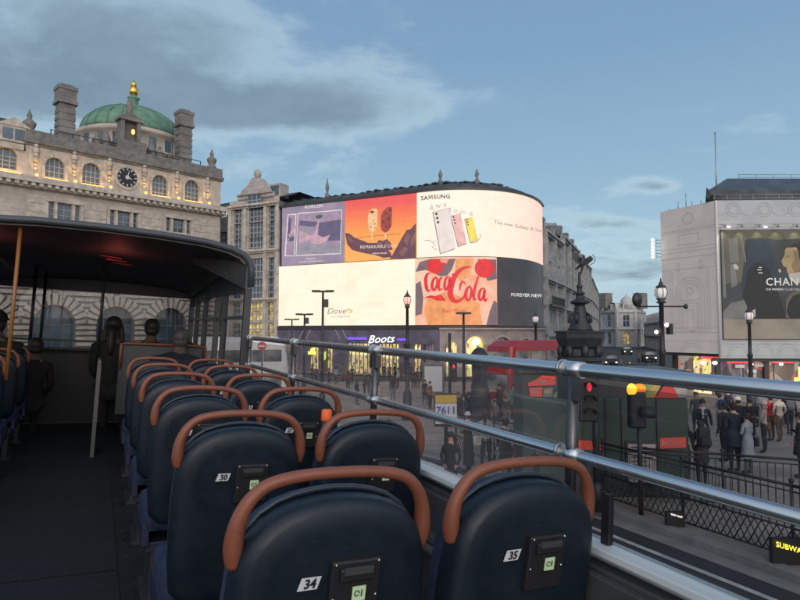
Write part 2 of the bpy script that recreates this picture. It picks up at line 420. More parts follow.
tint=N('ShaderNodeMix',data_type='RGBA',blend_type='MULTIPLY'); tint.inputs['Factor'].default_value=1
L(sky.outputs[0],tint.inputs[6]); tint.inputs[7].default_value=(1.0,1.0,1.0,1)
ccol=N('ShaderNodeMix',data_type='RGBA'); L(crp.outputs['Result'],ccol.inputs['Factor'])
ccol.inputs[6].default_value=(1,1,1,1); ccol.inputs[7].default_value=(1,1,1,1)
CC=(ccol.inputs[6],ccol.inputs[7]); 
# base dusk gradient: nishita blended with a measured dusk ramp by elevation
ramp=N('ShaderNodeValToRGB'); L(math_('MAXIMUM',sp.outputs[2],0.0),ramp.inputs['Fac'])
SK=1.0
el=ramp.color_ramp.elements
el[0].position=0.0; el[0].color=(.38,.49,.545,1); el[1].position=.9; el[1].color=(.12,.22,.38,1)
e=el.new(.10); e.color=(.335,.50,.60,1); e=el.new(.22); e.color=(.255,.405,.53,1); e=el.new(.42); e.color=(.18,.305,.455,1)
skm=N('ShaderNodeMix',data_type='RGBA'); skm.inputs['Factor'].default_value=.86
SKYGAIN=13.6; GLOW=1.2
rg=N('ShaderNodeVectorMath',operation='SCALE'); L(ramp.outputs['Color'],rg.inputs[0]); rg.inputs['Scale'].default_value=SKYGAIN
L(tint.outputs[2],skm.inputs[6]); L(rg.outputs[0],skm.inputs[7])
ccol.inputs[6].default_value=(.105*SKYGAIN,.165*SKYGAIN,.225*SKYGAIN,1); ccol.inputs[7].default_value=(.155*SKYGAIN,.225*SKYGAIN,.285*SKYGAIN,1)
# bright thin cloud rims
rim=N('ShaderNodeMapRange'); rim.interpolation_type='SMOOTHSTEP'; rim.inputs['From Min'].default_value=.50; rim.inputs['From Max'].default_value=.66; L(dens,rim.inputs['Value'])
rm=N('ShaderNodeMix',data_type='RGBA'); L(math_('MULTIPLY',rim.outputs['Result'],.42),rm.inputs['Factor']); L(skm.outputs[2],rm.inputs[6]); rm.inputs[7].default_value=(.42*SKYGAIN,.53*SKYGAIN,.58*SKYGAIN,1)
mixc=N('ShaderNodeMix',data_type='RGBA'); L(cl,mixc.inputs['Factor']); L(rm.outputs[2],mixc.inputs[6]); L(ccol.outputs[2],mixc.inputs[7])
# warm glow added to the unseen sunset side of the sky to brighten facades
gd=N('ShaderNodeVectorMath',operation='DOT_PRODUCT'); L(tc.outputs['Generated'],gd.inputs[0]); gd.inputs[1].default_value=(math.sin(SUN_AZ),math.cos(SUN_AZ),.25)
gl=math_('POWER',math_('MAXIMUM',gd.outputs['Value'],0.0),1.6)
up=math_('GREATER_THAN',sp.outputs[2],-.02)
gs=N('ShaderNodeVectorMath',operation='SCALE'); gs.inputs[0].default_value=(1.0,.83,.74); L(math_('MULTIPLY',math_('MULTIPLY',gl,up),GLOW*SKYGAIN),gs.inputs['Scale'])
ga_=N('ShaderNodeVectorMath',operation='ADD'); L(mixc.outputs[2],ga_.inputs[0]); L(gs.outputs[0],ga_.inputs[1])
L(ga_.outputs[0],bg.inputs['Color']); bg.inputs['Strength'].default_value=.1
sl=bpy.data.lights.new('sun','SUN'); sl.energy=.5; sl.angle=R_(25); sl.color=(1,.86,.72)
so=bpy.data.objects.new('sun',sl); COL.objects.link(so)
sd=Vector((math.sin(SUN_AZ)*math.cos(R_(12)),math.cos(SUN_AZ)*math.cos(R_(12)),math.sin(R_(12))))
so.rotation_euler=(-sd).to_track_quat('-Z','Y').to_euler()
# ============================================================ GROUND
def sheet(name, poly, dz, m, step=False):
    b=bmesh.new(); vs=[b.verts.new((p[0],p[1],0)) for p in poly]; b.faces.new(vs)
    for k in (Z0,Z1):
        bmesh.ops.bisect_plane(b, geom=b.verts[:]+b.edges[:]+b.faces[:], plane_co=FH*k, plane_no=FH)
    for v in b.verts: v.co.z=G(v.co.x,v.co.y)+dz
    bmesh.ops.recalc_face_normals(b,faces=b.faces)
    me=bpy.data.meshes.new(name); b.to_mesh(me); b.free(); me.materials.append(M[m])
    if me.polygons[0].normal.z<0: me.flip_normals()
    o=bpy.data.objects.new(name,me); COL.objects.link(o); return tag(o,kind='structure')
sheet('ground',[(-900,-900),(900,-900),(900,1500),(-900,1500)],-.004,'asphalt')
KX=9.75
def kx_at(zlim):  # world point on line X=KX at depth zlim
    return (KX,(zlim-KX*FH.x)/FH.y)
far=58.0
pa=kx_at(far); 
plaza=[(KX+.3,-30),(160,-30),tuple(rz(140,far)[:2]),tuple(rz((pa[0]*RT.x+pa[1]*RT.y),far)[:2])]
sheet('plaza_paving',plaza,.10,'paving')
def strip(name,pts,m,wdt,hgt_,dz):
    mb=MB()
    for i in range(len(pts)-1):
        a=Vector((*pts[i],0)); b=Vector((*pts[i+1],0)); d=(b-a); n=max(1,int(d.length/3)); 
        for k in range(n):
            p=a+d*(k/n); q=a+d*((k+1)/n-.002/ max(1,d.length)*3); s=Vector((-d.y,d.x,0)).normalized()*wdt/2
            zp=G(p.x,p.y); zq=G(q.x,q.y)
            vs=[p-s,p+s,q+s,q-s]; zs=[zp,zp,zq,zq]
            lo=[Vector((v.x,v.y,z-.1)) for v,z in zip(vs,zs)]; hi=[Vector((v.x,v.y,z+dz)) for v,z in zip(vs,zs)]
            k0=len(mb.v); mb.v+=lo+hi
            for f in((0,1,2,3),(4,7,6,5),(0,4,5,1),(1,5,6,2),(2,6,7,3),(3,7,4,0)): mb.f.append(tuple(k0+i for i in f)); mb.m.append(0); mb.sm.append(False)
    return tag(mb.build(name,m),kind='structure')
strip('kerb',[(KX+.15,-30),(KX+.15,pa[1]-.2)],'kerbstone',.296,.1,.125)
fr_=pa[0]*RT.x+pa[1]*RT.y
strip('far_kerb',[tuple(rz(fr_+.3,far+.15)[:2]),tuple(rz(120,far+.15)[:2])],'kerbstone',.296,.1,.125)
sheet('road_line',[(KX-.95,-30),(KX-.83,-30),(KX-.83,pa[1]),(KX-.95,pa[1])],.001,'roadpaint')
sheet('gutter',[(KX-.38,-30),(KX-.004,-30),(KX-.004,pa[1]),(KX-.38,pa[1])],.002,'kerbstone')
# pavement below the screens
sheet('far_pavement',[tuple(rz(-14,72)[:2]),tuple(rz(2,64)[:2]),tuple(rz(14,63)[:2]),tuple(rz(20,70)[:2]),tuple(rz(22,90)[:2]),tuple(rz(-14,90)[:2])],.12,'paving')
# ============================================================ LEFT STONE BUILDING WITH DOME
def a_at(O,u,px):
    d=ray(px,300); d=Vector((d.x,d.y)); # CAM at plan origin
    # O+u*a = d*t
    det=u.x*(-d.y)+d.x*u.y
    a=(-O.x*(-d.y)+(-d.x)*O.y)/det if False else ((-O.x)*(-d.y)-(-O.y)*(-d.x))/det
    return a
def h_at(O,u,px,py):
    a=a_at(O,u,px); p=O+u*a; return W(px,py,depth(p.x,p.y)).z
O,u,n,Lw=frame_uv(-110,66.0,219,94.0)
GB=-1.2
def A(px): return a_at(O,u,px)
def H(px,py): return h_at(O,u,px,py)
bd=thing('domed_stone_building','long cream stone building with a green copper dome, clock and uplit attic storey','building',(O+u*A(124)+Vector((0,0,GB))))
INV=None
def attach(o,root):   # keep world position while parenting
    o.parent=root; o.matrix_parent_inverse=root.matrix_basis.inverted(); return o
aL,aR=A(21),A(219)
zc0,zc1=22.0,23.4   # main cornice
zp0,zp1=28.2,29.5
holes=[]; wins=[]
for px,py in((51,171),(88,176),(157.5,187),(190,191.6)):
    a=A(px); hw=1.15; zt=H(px,py)
    hh=(a-hw,zt-1.5,2*hw,2.1,True); holes.append(hh); wins.append(hh)
wh=1.55
tri=[]
for px,py in((62,213),(122,219.5),(177,225)):
    a=A(px); zt=H(px,py)
    for da,ww in((-1.55,.55),(0,1.7),(1.55,.55)):
        hh=(a+da-ww/2,zt-1.1,ww,2.3,False); holes.append(hh); tri.append(hh)
arches=[]
c0=A(54.5); pitch=(A(112)-A(54.5)+A(170)-A(112))/2
for k in range(-4,4):
    a=c0+pitch*k
    if a-2.7<aR-.5 and a+2.7<Lw+.1: arches.append((a-2.55,GB+.02,5.1,5.9,True))
mb=MB()
main=[h for h in holes]
wall(mb,O,u,n,aL,aR,10.6,zp0,main,.4)
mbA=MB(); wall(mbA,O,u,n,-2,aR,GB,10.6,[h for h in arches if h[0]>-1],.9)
# wing to the left
whl=[]
for px in(-88,-58,-28,2):
    a=A(px); whl.append((a-1.1,24.0,2.2,1.6,True))
    whl.append((a-1.0,14.6,2.0,2.4,False))
wall(mb,O,u,n,-2,aL,10.6,26.6,whl,.4)
# right flank and backs
e=O+u*aR
for (p,q,z0,z1) in((e,e-n*26,GB,zp0),(O+u*aL,O+u*aL-n*20,26.6,zp0)):
    mb.face([p+Vector((0,0,z0)),q+Vector((0,0,z0)),q+Vector((0,0,z1)),p+Vector((0,0,z1))])
mb.face([O+u*aL-n*20+Vector((0,0,GB)),e-n*26+Vector((0,0,GB)),e-n*26+Vector((0,0,zp0)),O+u*aL-n*20+Vector((0,0,zp0))])
mb.face([O+u*aL+Vector((0,0,zp0)),O+u*aR+Vector((0,0,zp0)),O+u*aR-n*26+Vector((0,0,zp0)),O+u*aL-n*20+Vector((0,0,zp0))])
PB=[]
def part(mb_,name,m,root=bd,**k):
    o=mb_.build(name,m,None,**k); attach(o,root); return o
# wall material uses object coordinates along world axes: rebuild in local frame
def local_build(mb_,name,m,O,u,n,root,**k):
    """mesh stored in facade axes (x along wall, y outward, z up) so brick coursing follows the wall"""
    Rm=Matrix(((u.x,n.x,0),(u.y,n.y,0),(0,0,1))).to_4x4(); T=Matrix.Translation(O)@Rm; inv=T.inverted()
    mb_.v=[inv@v for v in mb_.v]
    o=mb_.build(name,m,None,**k); o.matrix_basis=T; 
    if root is not None:
        bpy.context.view_layer.update(); o.parent=root; o.matrix_parent_inverse=root.matrix_basis.inverted()
    return o
bd.rotation_euler=(0,0,0); bpy.context.view_layer.update()
brickmat('rustic',(.42,.36,.29),(.12,.10,.085),2.6,.62,.07,.85,.1)
local_build(mb,'wall','stone_warm',O,u,n,bd)
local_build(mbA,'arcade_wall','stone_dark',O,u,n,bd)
# rusticated ground arcade skin: proud courses between arches
mb=MB(); 
z=GB
rows=[]
while z<10.0:
    rows.append(z); z+=.74
for zr in rows:
    xs=[-2]
    segs=[]
    for h in arches:
        if h[0]<-1: continue
        c=h[0]+h[2]/2; zt=h[1]+h[3]; r=h[2]/2+1.45
        def half(zq):
            if zq<zt: return h[2]/2
            d=r*r-(zq-zt)**2
            return math.sqrt(d) if d>0 else None
        hw=half(zr+.28)
        if hw is None: continue
        if zr>=zt: hw=max(hw,0)
        segs.append((c-hw,c+hw))
    cur=-2
    for s0,s1 in segs+[(aR,aR)]:
        if s0-cur>.3: mb.fbox(O,u,n,cur+.02,s0-.02,zr+.15,zr+.60,-.02,.30)
        cur=s1
# voussoirs
for h in arches:
    if h[0]<-1: continue
    c=h[0]+h[2]/2; zt=h[1]+h[3]; r0=h[2]/2+.01; r1=r0+1.5
    for k in range(13):
        t0=math.pi*(k+.17)/13; t1=math.pi*(k+.83)/13; pr=.4 if k==6 else .3
        P=[O+u*(c+r*math.cos(t))+Vector((0,0,zt+r*math.sin(t)))+n*-.05 for r,t in((r0,t0),(r1,t0),(r1,t1),(r0,t1))]
        mb.prism(P,n*(pr+.05))
part(mb,'rusticated_arcade','stone_trim')
# cornices and strings
mb=MB(); cornice(mb,O,u,n,-2,aR+.6,zc0,1.3,1.35,dent=.9); part(mb,'cornice','stone_trim')
mb=MB(); cornice(mb,O,u,n,-2,aR+.2,10.3,.7,.45); part(mb,'string_course','stone_trim')
mb=MB(); cornice(mb,O,u,n,aL-.2,aR+.3,zp0-.7,.6,.5)
mb.fbox(O,u,n,aL,aR+.2,zp0,zp1,-1.2,.12)
part(mb,'parapet','trim_dark')
mb=MB(); mb.fbox(O,u,n,-2,aL-.3,26.6,27.3,-1,.3); part(mb,'parapet','stone_trim')
# slate roof of wing
mb=MB()
for a0,a1 in((-2,aL-.02),):
    P=lambda a,d,z: O+u*a-n*d+Vector((0,0,z))
    mb.face([P(a0,.6,27.3),P(a1,.6,27.3),P(a1,3.2,31.2),P(a0,3.2,31.2)]); mb.face([P(a0,3.2,31.2),P(a1,3.2,31.2),P(a1,14,31.3),P(a0,14,31.3)])
    mb.face([P(a1,.6,27.3),P(a1,14,27.3),P(a1,14,31.3),P(a1,3.2,31.2)])
part(mb,'roof','slate')
for px in(-45,9):
    a=A(px); mb=MB(); mb.fbox(O,u,n,a-1.6,a+1.6,27.6,29.6,-2.6,-.3)
    mb.prism([O+u*(a-1.9)-n*.2+Vector((0,0,29.6)),O+u*(a+1.9)-n*.2+Vector((0,0,29.6)),O+u*a-n*.2+Vector((0,0,30.7))],-n*2.6)
    mb.cur=1; mb.fbox(O,u,n,a-1.2,a-.1,27.9,29.3,-.4,-.27); mb.fbox(O,u,n,a+.1,a+1.2,27.9,29.3,-.4,-.27)
    part(mb,'dormer',['stone_trim','window_glass'])
for h in wins: attach(window(None,O,u,n,*h[:4],arch=True,rec=.4,nx=4,nz=3,fw=.1),bd)
for h in whl: attach(window(None,O,u,n,*h[:4],arch=h[4],rec=.4,nx=3,nz=3,fw=.1),bd)
for h in tri: attach(window(None,O,u,n,*h[:4],arch=False,rec=.4,nx=2 if h[2]>1 else 1,nz=3,fw=.09),bd)
for h in arches:
    if h[0]>-1: attach(window(None,O,u,n,*h[:4],arch=True,rec=.9,nx=4,nz=3,fw=.1,frame='trim_dark',name='arched_opening'),bd)
# surrounds of attic + tri windows, panels
mb=MB()
for h in wins:
    c=h[0]+h[2]/2; zt=h[1]+h[3]
    for k in range(9):
        t0=math.pi*k/9; t1=math.pi*(k+.92)/9
        P=[O+u*(c+r*math.cos(t))+Vector((0,0,zt+r*math.sin(t)))-n*.05 for r,t in((h[2]/2+.01,t0),(h[2]/2+.4,t0),(h[2]/2+.4,t1),(h[2]/2+.01,t1))]
        mb.prism(P,n*.2)
    mb.fbox(O,u,n,h[0]-.4,h[0]-.01,h[1]-.2,zt,-.05,.13); mb.fbox(O,u,n,h[0]+h[2]+.01,h[0]+h[2]+.4,h[1]-.2,zt,-.05,.13)
    mb.fbox(O,u,n,h[0]-.6,h[0]+h[2]+.6,h[1]-.5,h[1]-.2,-.05,.35)
part(mb,'window_surround','stone_trim')
mb=MB()
for px in(62,122,177):
    a=A(px); zt=tri[0][1]
    mb.fbox(O,u,n,a-2.2,a+2.2,zt+2.35,zt+2.75,-.05,.3); mb.fbox(O,u,n,a-2.2,a+2.2,zt-.5,zt-.05,-.05,.3)
    for da in(-2.1,-1.05,1.05,2.1): mb.fbox(O,u,n,a+da-.17,a+da+.17,zt-.05,zt+2.35,-.05,.16)
for px0,px1 in((24,44),(80,104),(137,160),(191,216)):
    a0,a1=A(px0),A(px1)
    for k in range(9):
        zz_=11.4+k*1.1; mb.fbox(O,u,n,a0,a1,zz_,zz_+1.0,-.05,.07)
part(mb,'pilaster','stone_trim')
# pilaster drops + their lamps
for px in(31,70,105.6,141,174,205):
    a=A(px); zt=H(px,118+ (px*.29) if False else 0) if False else None
    mb=MB(); p=O+u*a+n*.25
    for k,(r,dz) in enumerate(((.3,4.1),(.42,3.5),(.3,2.9),(.36,2.3),(.24,1.7),(.18,1.2))):
        mb.ball(p+Vector((0,0,zc1+dz)),(r,r,r*.95),8,6)
    mb.fbox(O,u,n,a-.75,a+.75,zc1+.1,zc1+4.6,-.05,.06)
    part(mb,'carved_drop','stone_trim')
    mb=MB(); mb.lathe(O+u*a+n*.9+Vector((0,0,zc1+.02)),[(.16,0),(.2,.12),(.2,.3),(.15,.32)],10)
    part(mb,'uplighter','uplight')
    l=bpy.data.lights.new('uplighter_lamp','SPOT'); l.energy=170; l.color=(1,.55,.16); l.spot_size=R_(70); l.spot_blend=.8; l.shadow_soft_size=.12
    lo=bpy.data.objects.new('uplighter_lamp',l); COL.objects.link(lo); lo.location=O+u*a+n*.9+Vector((0,0,zc1+.45))
    lo.rotation_euler=((-n*.32+Vector((0,0,1)))).to_track_quat('-Z','Y').to_euler(); attach(lo,bd)
for px in(51,88,157,190,2,-28):
    a=A(px)
    mb=MB(); mb.fbox(O,u,n,a-1.4,a+1.4,zc1+.03,zc1+.13,.7,.85); part(mb,'strip_uplighter','uplight')
    l=bpy.data.lights.new('ledge_lamp','AREA'); l.shape='RECTANGLE'; l.size=2.6; l.size_y=.15; l.energy=34; l.color=(1,.52,.14)
    lo=bpy.data.objects.new('ledge_lamp',l); COL.objects.link(lo); lo.location=O+u*a+n*.8+Vector((0,0,zc1+.2))
    lo.rotation_euler=((-n*.5+Vector((0,0,1)))).to_track_quat('-Z','Y').to_euler(); attach(lo,bd)
# clock
a=A(124); zc=H(124,177.6)
Rf=Matrix(((u.x,-n.x,0),(u.y,-n.y,0),(0,0,1)))
def FP(x,y,d): return O+u*(a+x)+n*d+Vector((0,0,zc+y))
def disc(mb,r,d0,d1,N=28,r2=None):
    P=[FP(r*math.cos(2*math.pi*k/N),r*math.sin(2*math.pi*k/N),d0) for k in range(N)]; mb.prism(P,n*(d1-d0))
mb=MB(); disc(mb,1.75,-.05,.16); mb.cur=1; disc(mb,1.36,.1,.2); mb.cur=0
ck=part(mb,'clock',['stone_trim','black'])
mb=MB()
for k in range(12):
    t=math.pi*2*k/12; c,s_=math.cos(t),math.sin(t)
    mb.prism([FP(c*1.0-s_*.07,s_*1.0+c*.07,.21),FP(c*1.28-s_*.07,s_*1.28+c*.07,.21),FP(c*1.28+s_*.07,s_*1.28-c*.07,.21),FP(c*1.0+s_*.07,s_*1.0-c*.07,.21)],n*.02)
P=[FP(.28*math.cos(2*math.pi*k/20),.28*math.sin(2*math.pi*k/20),.205) for k in range(20)]; mb.prism(P,n*.02)
for t,l_,ww in((R_(78),1.0,.07),(R_(-20),.7,.1)):
    c,s_=math.cos(t),math.sin(t); mb.prism([FP(-s_*ww,c*ww,.24),FP(c*l_-s_*ww*.3,s_*l_+c*ww*.3,.24),FP(c*l_+s_*ww*.3,s_*l_-c*ww*.3,.24),FP(s_*ww,-c*ww,.24)],n*.02)
mb.build('clock_hands','tag_white').parent=ck
# chimneys
def chimney(px,dback,w_,top,root):
    p=O+u*A(px)-n*dback
    mb=MB(); Rr=Matrix(((u.x,n.x,0),(u.y,n.y,0),(0,0,1)))
    def B(z0,z1,s,dp): mb.box(p+Vector((0,0,(z0+z1)/2)),(s,dp,z1-z0),Rr)
    B(zp1-2,top-2.4,w_,w_*.9)
    zz_=zp1
    while zz_<top-3:
        B(zz_,zz_+.55,w_+.16,w_*.9+.16); zz_+=.95
    B(top-2.4,top-2.0,w_+.6,w_+.4); B(top-2.0,top-.5,w_+.3,w_+.1); B(top-.5,top,w_+.5,w_+.3)
    B(top,top+.3,w_-.4,w_-.5)
    return part(mb,'chimney','stone_dark')
chimney(66,2.6,1.95,37.0,bd); chimney(188.5,2.6,1.85,38.0,bd)
def urn(px,db,base,s):
    p=O+u*A(px)-n*db+Vector((0,0,base))
    mb=MB(); mb.lathe(p,[(.9*s,0),(.9*s,.5*s),(.5*s,.7*s),(.85*s,1.3*s),(1.0*s,1.9*s),(.6*s,2.3*s),(.3*s,2.6*s),(.42*s,3.0*s),(.22*s,3.5*s),(.05*s,4.1*s)],10)
    return part(mb,'urn_finial','trim_dark')
urn(30,3.0,zp1+.1,.85); urn(212,.8,zp1,.78)
# dome
zd=97.0; pd=rz((128.5-400)/600*zd,zd)
hT=hgt(109,zd); hS=hgt(140,zd); rd=48.5*zd/600
mb=MB(); mb.lathe((pd.x,pd.y,0),[(rd+.5,zp0-1),(rd+.5,hS-4.2),(rd+1.0,hS-4.0),(rd+1.0,hS-3.5),(rd+.35,hS-3.4),(rd+.35,hS-1.1),(rd+.9,hS-.9),(rd+.9,hS-.35),(rd+.2,hS-.2),(rd+.2,hS)],48)
part(mb,'drum','stone_warm')
mb=MB(); pr=[(rd*math.cos(t),hS+(hT-hS)*math.sin(t)) for t in [math.pi/2*k/12 for k in range(12)]]+[(.5,hT+.02)]
mb.lathe((pd.x,pd.y,0),pr,48)
dm=part(mb,'dome','copper')
mb=MB()
for k in range(24):
    t=2*math.pi*k/24; mb.tube([Vector((pd.x+(r+.05)*math.cos(t),pd.y+(r+.05)*math.sin(t),z_+.04)) for r,z_ in pr[:-1]],.07,5)
part(mb,'dome_rib','copper')
mb=MB(); mb.lathe((pd.x,pd.y,hT-.15),[(1.5,0),(1.3,.5),(.8,.7),(.75,1.7),(1.0,1.9),(.5,2.3),(.2,2.5)],12); part(mb,'lantern','copper')
mb=MB(); q=Vector((pd.x,pd.y,hT+2.2)); mb.ball(q+Vector((0,0,.75)),(.75,.75,.85),12,8); mb.lathe(q+Vector((0,0,1.5)),[(.35,0),(.5,.3),(.18,.8),(.03,1.2)],8); part(mb,'gilded_finial','gold')
for k in range(20):
    t=2*math.pi*k/20; c,s_=math.cos(t),math.sin(t); d=Vector((c,s_,0)); tt=Vector((-s_,c,0))
    if d.dot(-FH)<-.2: continue
    mb=MB(); mb.fbox(Vector((pd.x,pd.y,0))+d*(rd+.36),tt,d,-.55,.55,hS-3.2,hS-1.3,-.02,.03); part(mb,'drum_window','window_glass')
# central aedicule with sculpture in front of the dome
mb=MB(); ac=A(130); zb=zp1
mb.fbox(O,u,n,ac-2.0,ac+2.0,zb-.5,zb+1.6,-3.2,-.4); mb.fbox(O,u,n,ac-1.4,ac-.9,zb+1.6,zb+4.6,-2.6,-1.0); mb.fbox(O,u,n,ac+.9,ac+1.4,zb+1.6,zb+4.6,-2.6,-1.0)
mb.fbox(O,u,n,ac-1.7,ac+1.7,zb+4.6,zb+5.0,-2.8,-.8); mb.prism([O+u*(ac-1.7)-n*.9+Vector((0,0,zb+5.0)),O+u*(ac+1.7)-n*.9+Vector((0,0,zb+5.0)),O+u*ac-n*.9+Vector((0,0,zb+5.8))],-n*1.6)
mb.fbox(O,u,n,ac-.9,ac+.9,zb+1.6,zb+4.6,-2.6,-1.9)
for da,hh in((-3.2,2.2),(3.2,2.2),(-4.4,1.5),(4.4,1.5)):
    p=O+u*(ac+da)-n*1.6+Vector((0,0,zb)); mb.lathe(p,[(.8,0),(.6,.5),(.7,hh*.5),(.5,hh*.8),(.25,hh),(.3,hh+.3),(.05,hh+.6)],8)
p=O+u*ac-n*1.8+Vector((0,0,zb+5.6)); mb.lathe(p,[(.5,0),(.45,.6),(.55,1.2),(.3,1.9),(.33,2.2),(.05,2.6)],8)
part(mb,'aedicule','stone_dark')
mb=MB(); mb.ball(O+u*(ac+.2)-n*.8+Vector((0,0,zb+3.0)),(.26,.26,.42),8,6); part(mb,'gilded_lamp','uplight')
# flag pole
mb=MB(); mb.tube([O+u*A(178)-n*3+Vector((0,0,zp1)),O+u*A(178)-n*3+Vector((0,0,36))],.06,6); part(mb,'flagpole','iron')
# roof railing line and small roof boxes
mb=MB()
for k in range(9):
    a=aL+3+k*(aR-aL-6)/8; mb.fbox(O,u,n,a-.06,a+.06,zp1,zp1+.9,-1,-.9)
mb.fbox(O,u,n,aL+3,aR-3,zp1+.82,zp1+.9,-1,-.9); part(mb,'roof_railing','iron')
# ============================================================ SCREEN BUILDING
ctrl=[(-15.1,74.7),(1.87,66.25),(4.6,65.1),(7.6,64.8),(10.7,65.4),(13.5,67.1),(15.9,70.0),(17.75,74.1)]
cur=[]
for k in range(24): 
    t=k/24; cur.append((ctrl[0][0]+(ctrl[1][0]-ctrl[0][0])*t, ctrl[0][1]+(ctrl[1][1]-ctrl[0][1])*t))
cc=[ctrl[0]]+ctrl[1:]+[(19.0,78.6)]
cc[0]=(ctrl[1][0]-4,ctrl[1][1]+2.0)
for i in range(1,len(cc)-2):
    p0,p1,p2,p3=cc[i-1],cc[i],cc[i+1],cc[i+2]
    for k in range(8):
        t=k/8
        f=lambda a,b,c,d: .5*((2*b)+(-a+c)*t+(2*a-5*b+4*c-d)*t*t+(-a+3*b-3*c+d)*t**3)
        cur.append((f(p0[0],p1[0],p2[0],p3[0]),f(p0[1],p1[1],p2[1],p3[1])))
cur.append(ctrl[-1])
CP=[rz(r,z) for r,z in cur]; cpx=[400+600*r/z for r,z in cur]
def normal_at(i):
    a=CP[max(0,i-1)]; b=CP[min(len(CP)-1,i+1)]; d=(b-a).normalized(); nn=Vector((d.y,-d.x,0))
    return nn if nn.dot(-CP[i])>0 else -nn
CN=[normal_at(i) for i in range(len(CP))]
def curve_at(px):
    px=max(cpx[0],min(cpx[-1],px))
    for i in range(len(cpx)-1):
        if cpx[i]<=px<=cpx[i+1]+1e-6:
            k=(px-400)/600; (r0,z0),(r1,z1)=cur[i],cur[i+1]
            t=(k*z0-r0)/((r1-r0)-k*(z1-z0)); t=max(0,min(1,t))
            p=CP[i].lerp(CP[i+1],t); return p,CN[i].lerp(CN[i+1],t).normalized(),z0+(z1-z0)*t
    return CP[-1],CN[-1],cur[-1][1]
def S(px,py,off=.05):
    p,nn,z=curve_at(px); return Vector((p.x,p.y,hgt(py,z)))+nn*off
def Sh(px,h,off=0):
    p,nn,z=curve_at(px); return Vector((p.x,p.y,h))+nn*off
HT=hgt(193,66.25); HM=hgt(258,66.25); HB=hgt(325,66.25)
def band(mb,px0,px1,h0,h1,off,thick=None):
    xs=[px0]+[x for x in cpx if px0+.05<x<px1-.05]+[px1]
    for i in range(len(xs)-1):
        a,b=xs[i],xs[i+1]
        mb.face([Sh(a,h0,off),Sh(b,h0,off),Sh(b,h1,off),Sh(a,h1,off)],True)
    if thick:
        for i in range(len(xs)-1):
            a,b=xs[i],xs[i+1]
            mb.face([Sh(a,h1,off),Sh(b,h1,off),Sh(b,h1,off-thick),Sh(a,h1,off-thick)]); mb.face([Sh(a,h0,off),Sh(b,h0,off),Sh(b,h0,off-thick),Sh(a,h0,off-thick)])
        for a in(px0,px1): mb.face([Sh(a,h0,off),Sh(a,h1,off),Sh(a,h1,off-thick),Sh(a,h0,off-thick)])
EM=1.0
def emat(name,col,s=1.0,var=0,scale=1,col2=None):
    m=bpy.data.materials.new(name); m.use_nodes=True; nt=m.node_tree; b=nt.nodes['Principled BSDF']
    b.inputs['Base Color'].default_value=(.02,.02,.02,1); b.inputs['Roughness'].default_value=.5; b.inputs['Emission Color'].default_value=(*col,1); b.inputs['Emission Strength'].default_value=s*EM
    if var:
        tc=nt.nodes.new('ShaderNodeTexCoord'); n=nt.nodes.new('ShaderNodeTexNoise'); n.inputs['Scale'].default_value=scale; n.inputs['Detail'].default_value=3
        r=nt.nodes.new('ShaderNodeValToRGB'); r.color_ramp.elements[0].position=.35; r.color_ramp.elements[1].position=.65
        r.color_ramp.elements[0].color=(*col,1); r.color_ramp.elements[1].color=(*(col2 or [c*(1-var) for c in col]),1)
        nt.links.new(tc.outputs['Object'],n.inputs['Vector']); nt.links.new(n.outputs['Fac'],r.inputs['Fac']); nt.links.new(r.outputs['Color'],b.inputs['Emission Color'])
    M[name]=m; return m
def gradmat(name,stops,z0,z1,s=1.0,tilt=0.0):
    m=emat(name,stops[0][1],s); nt=m.node_tree; b=nt.nodes['Principled BSDF']
    tc=nt.nodes.new('ShaderNodeTexCoord'); q=nt.nodes.new('ShaderNodeSeparateXYZ'); nt.links.new(tc.outputs['Object'],q.inputs[0])
    ad=nt.nodes.new('ShaderNodeMath'); ad.operation='MULTIPLY_ADD'; nt.links.new(q.outputs[0],ad.inputs[0]); ad.inputs[1].default_value=tilt; nt.links.new(q.outputs[2],ad.inputs[2])
    mr=nt.nodes.new('ShaderNodeMapRange'); mr.inputs['From Min'].default_value=z0; mr.inputs['From Max'].default_value=z1; nt.links.new(ad.outputs[0],mr.inputs['Value'])
    r=nt.nodes.new('ShaderNodeValToRGB'); nt.links.new(mr.outputs[0],r.inputs['Fac'])
    e=r.color_ramp.elements; e[0].position=stops[0][0]; e[0].color=(*stops[0][1],1); e[1].position=stops[-1][0]; e[1].color=(*stops[-1][1],1)
    for p,c in stops[1:-1]: x=e.new(p); x.color=(*c,1)
    nt.links.new(r.outputs['Color'],b.inputs['Emission Color']); return m
sb=thing('curved_corner_building','curved corner building wrapped in giant lit advertising screens above shops','building',Vector((CP[10].x,CP[10].y,GB)))
bpy.context.view_layer.update()
def sp_(mb,name,m,parent=sb,**k):
    o=mb.build(name,m,None,**k)
    if parent is sb: attach(o,sb)
    else:
        o.parent=parent; o.matrix_parent_inverse=(sb.matrix_basis).inverted()@Matrix.Identity(4) if False else Matrix.Identity(4)
        if parent.parent is not None: # parent keeps world = inverse*basis ; parent world is identity here
            o.matrix_parent_inverse=Matrix.Identity(4)
    return o
# frame wall behind the screens, stone base at the curve, dark shop band at left
mb=MB(); band(mb,cpx[0],cpx[-1],HB-.35,HT+.25,-.25); sp_(mb,'wall','dark_panel')
mb=MB()
band(mb,cpx[0],cpx[-1],HB-.45,HB-.1,.3,.6); band(mb,cpx[0],cpx[-1],HT+.05,HT+.3,.2,.5); sp_(mb,'screen_surround','dark_panel')
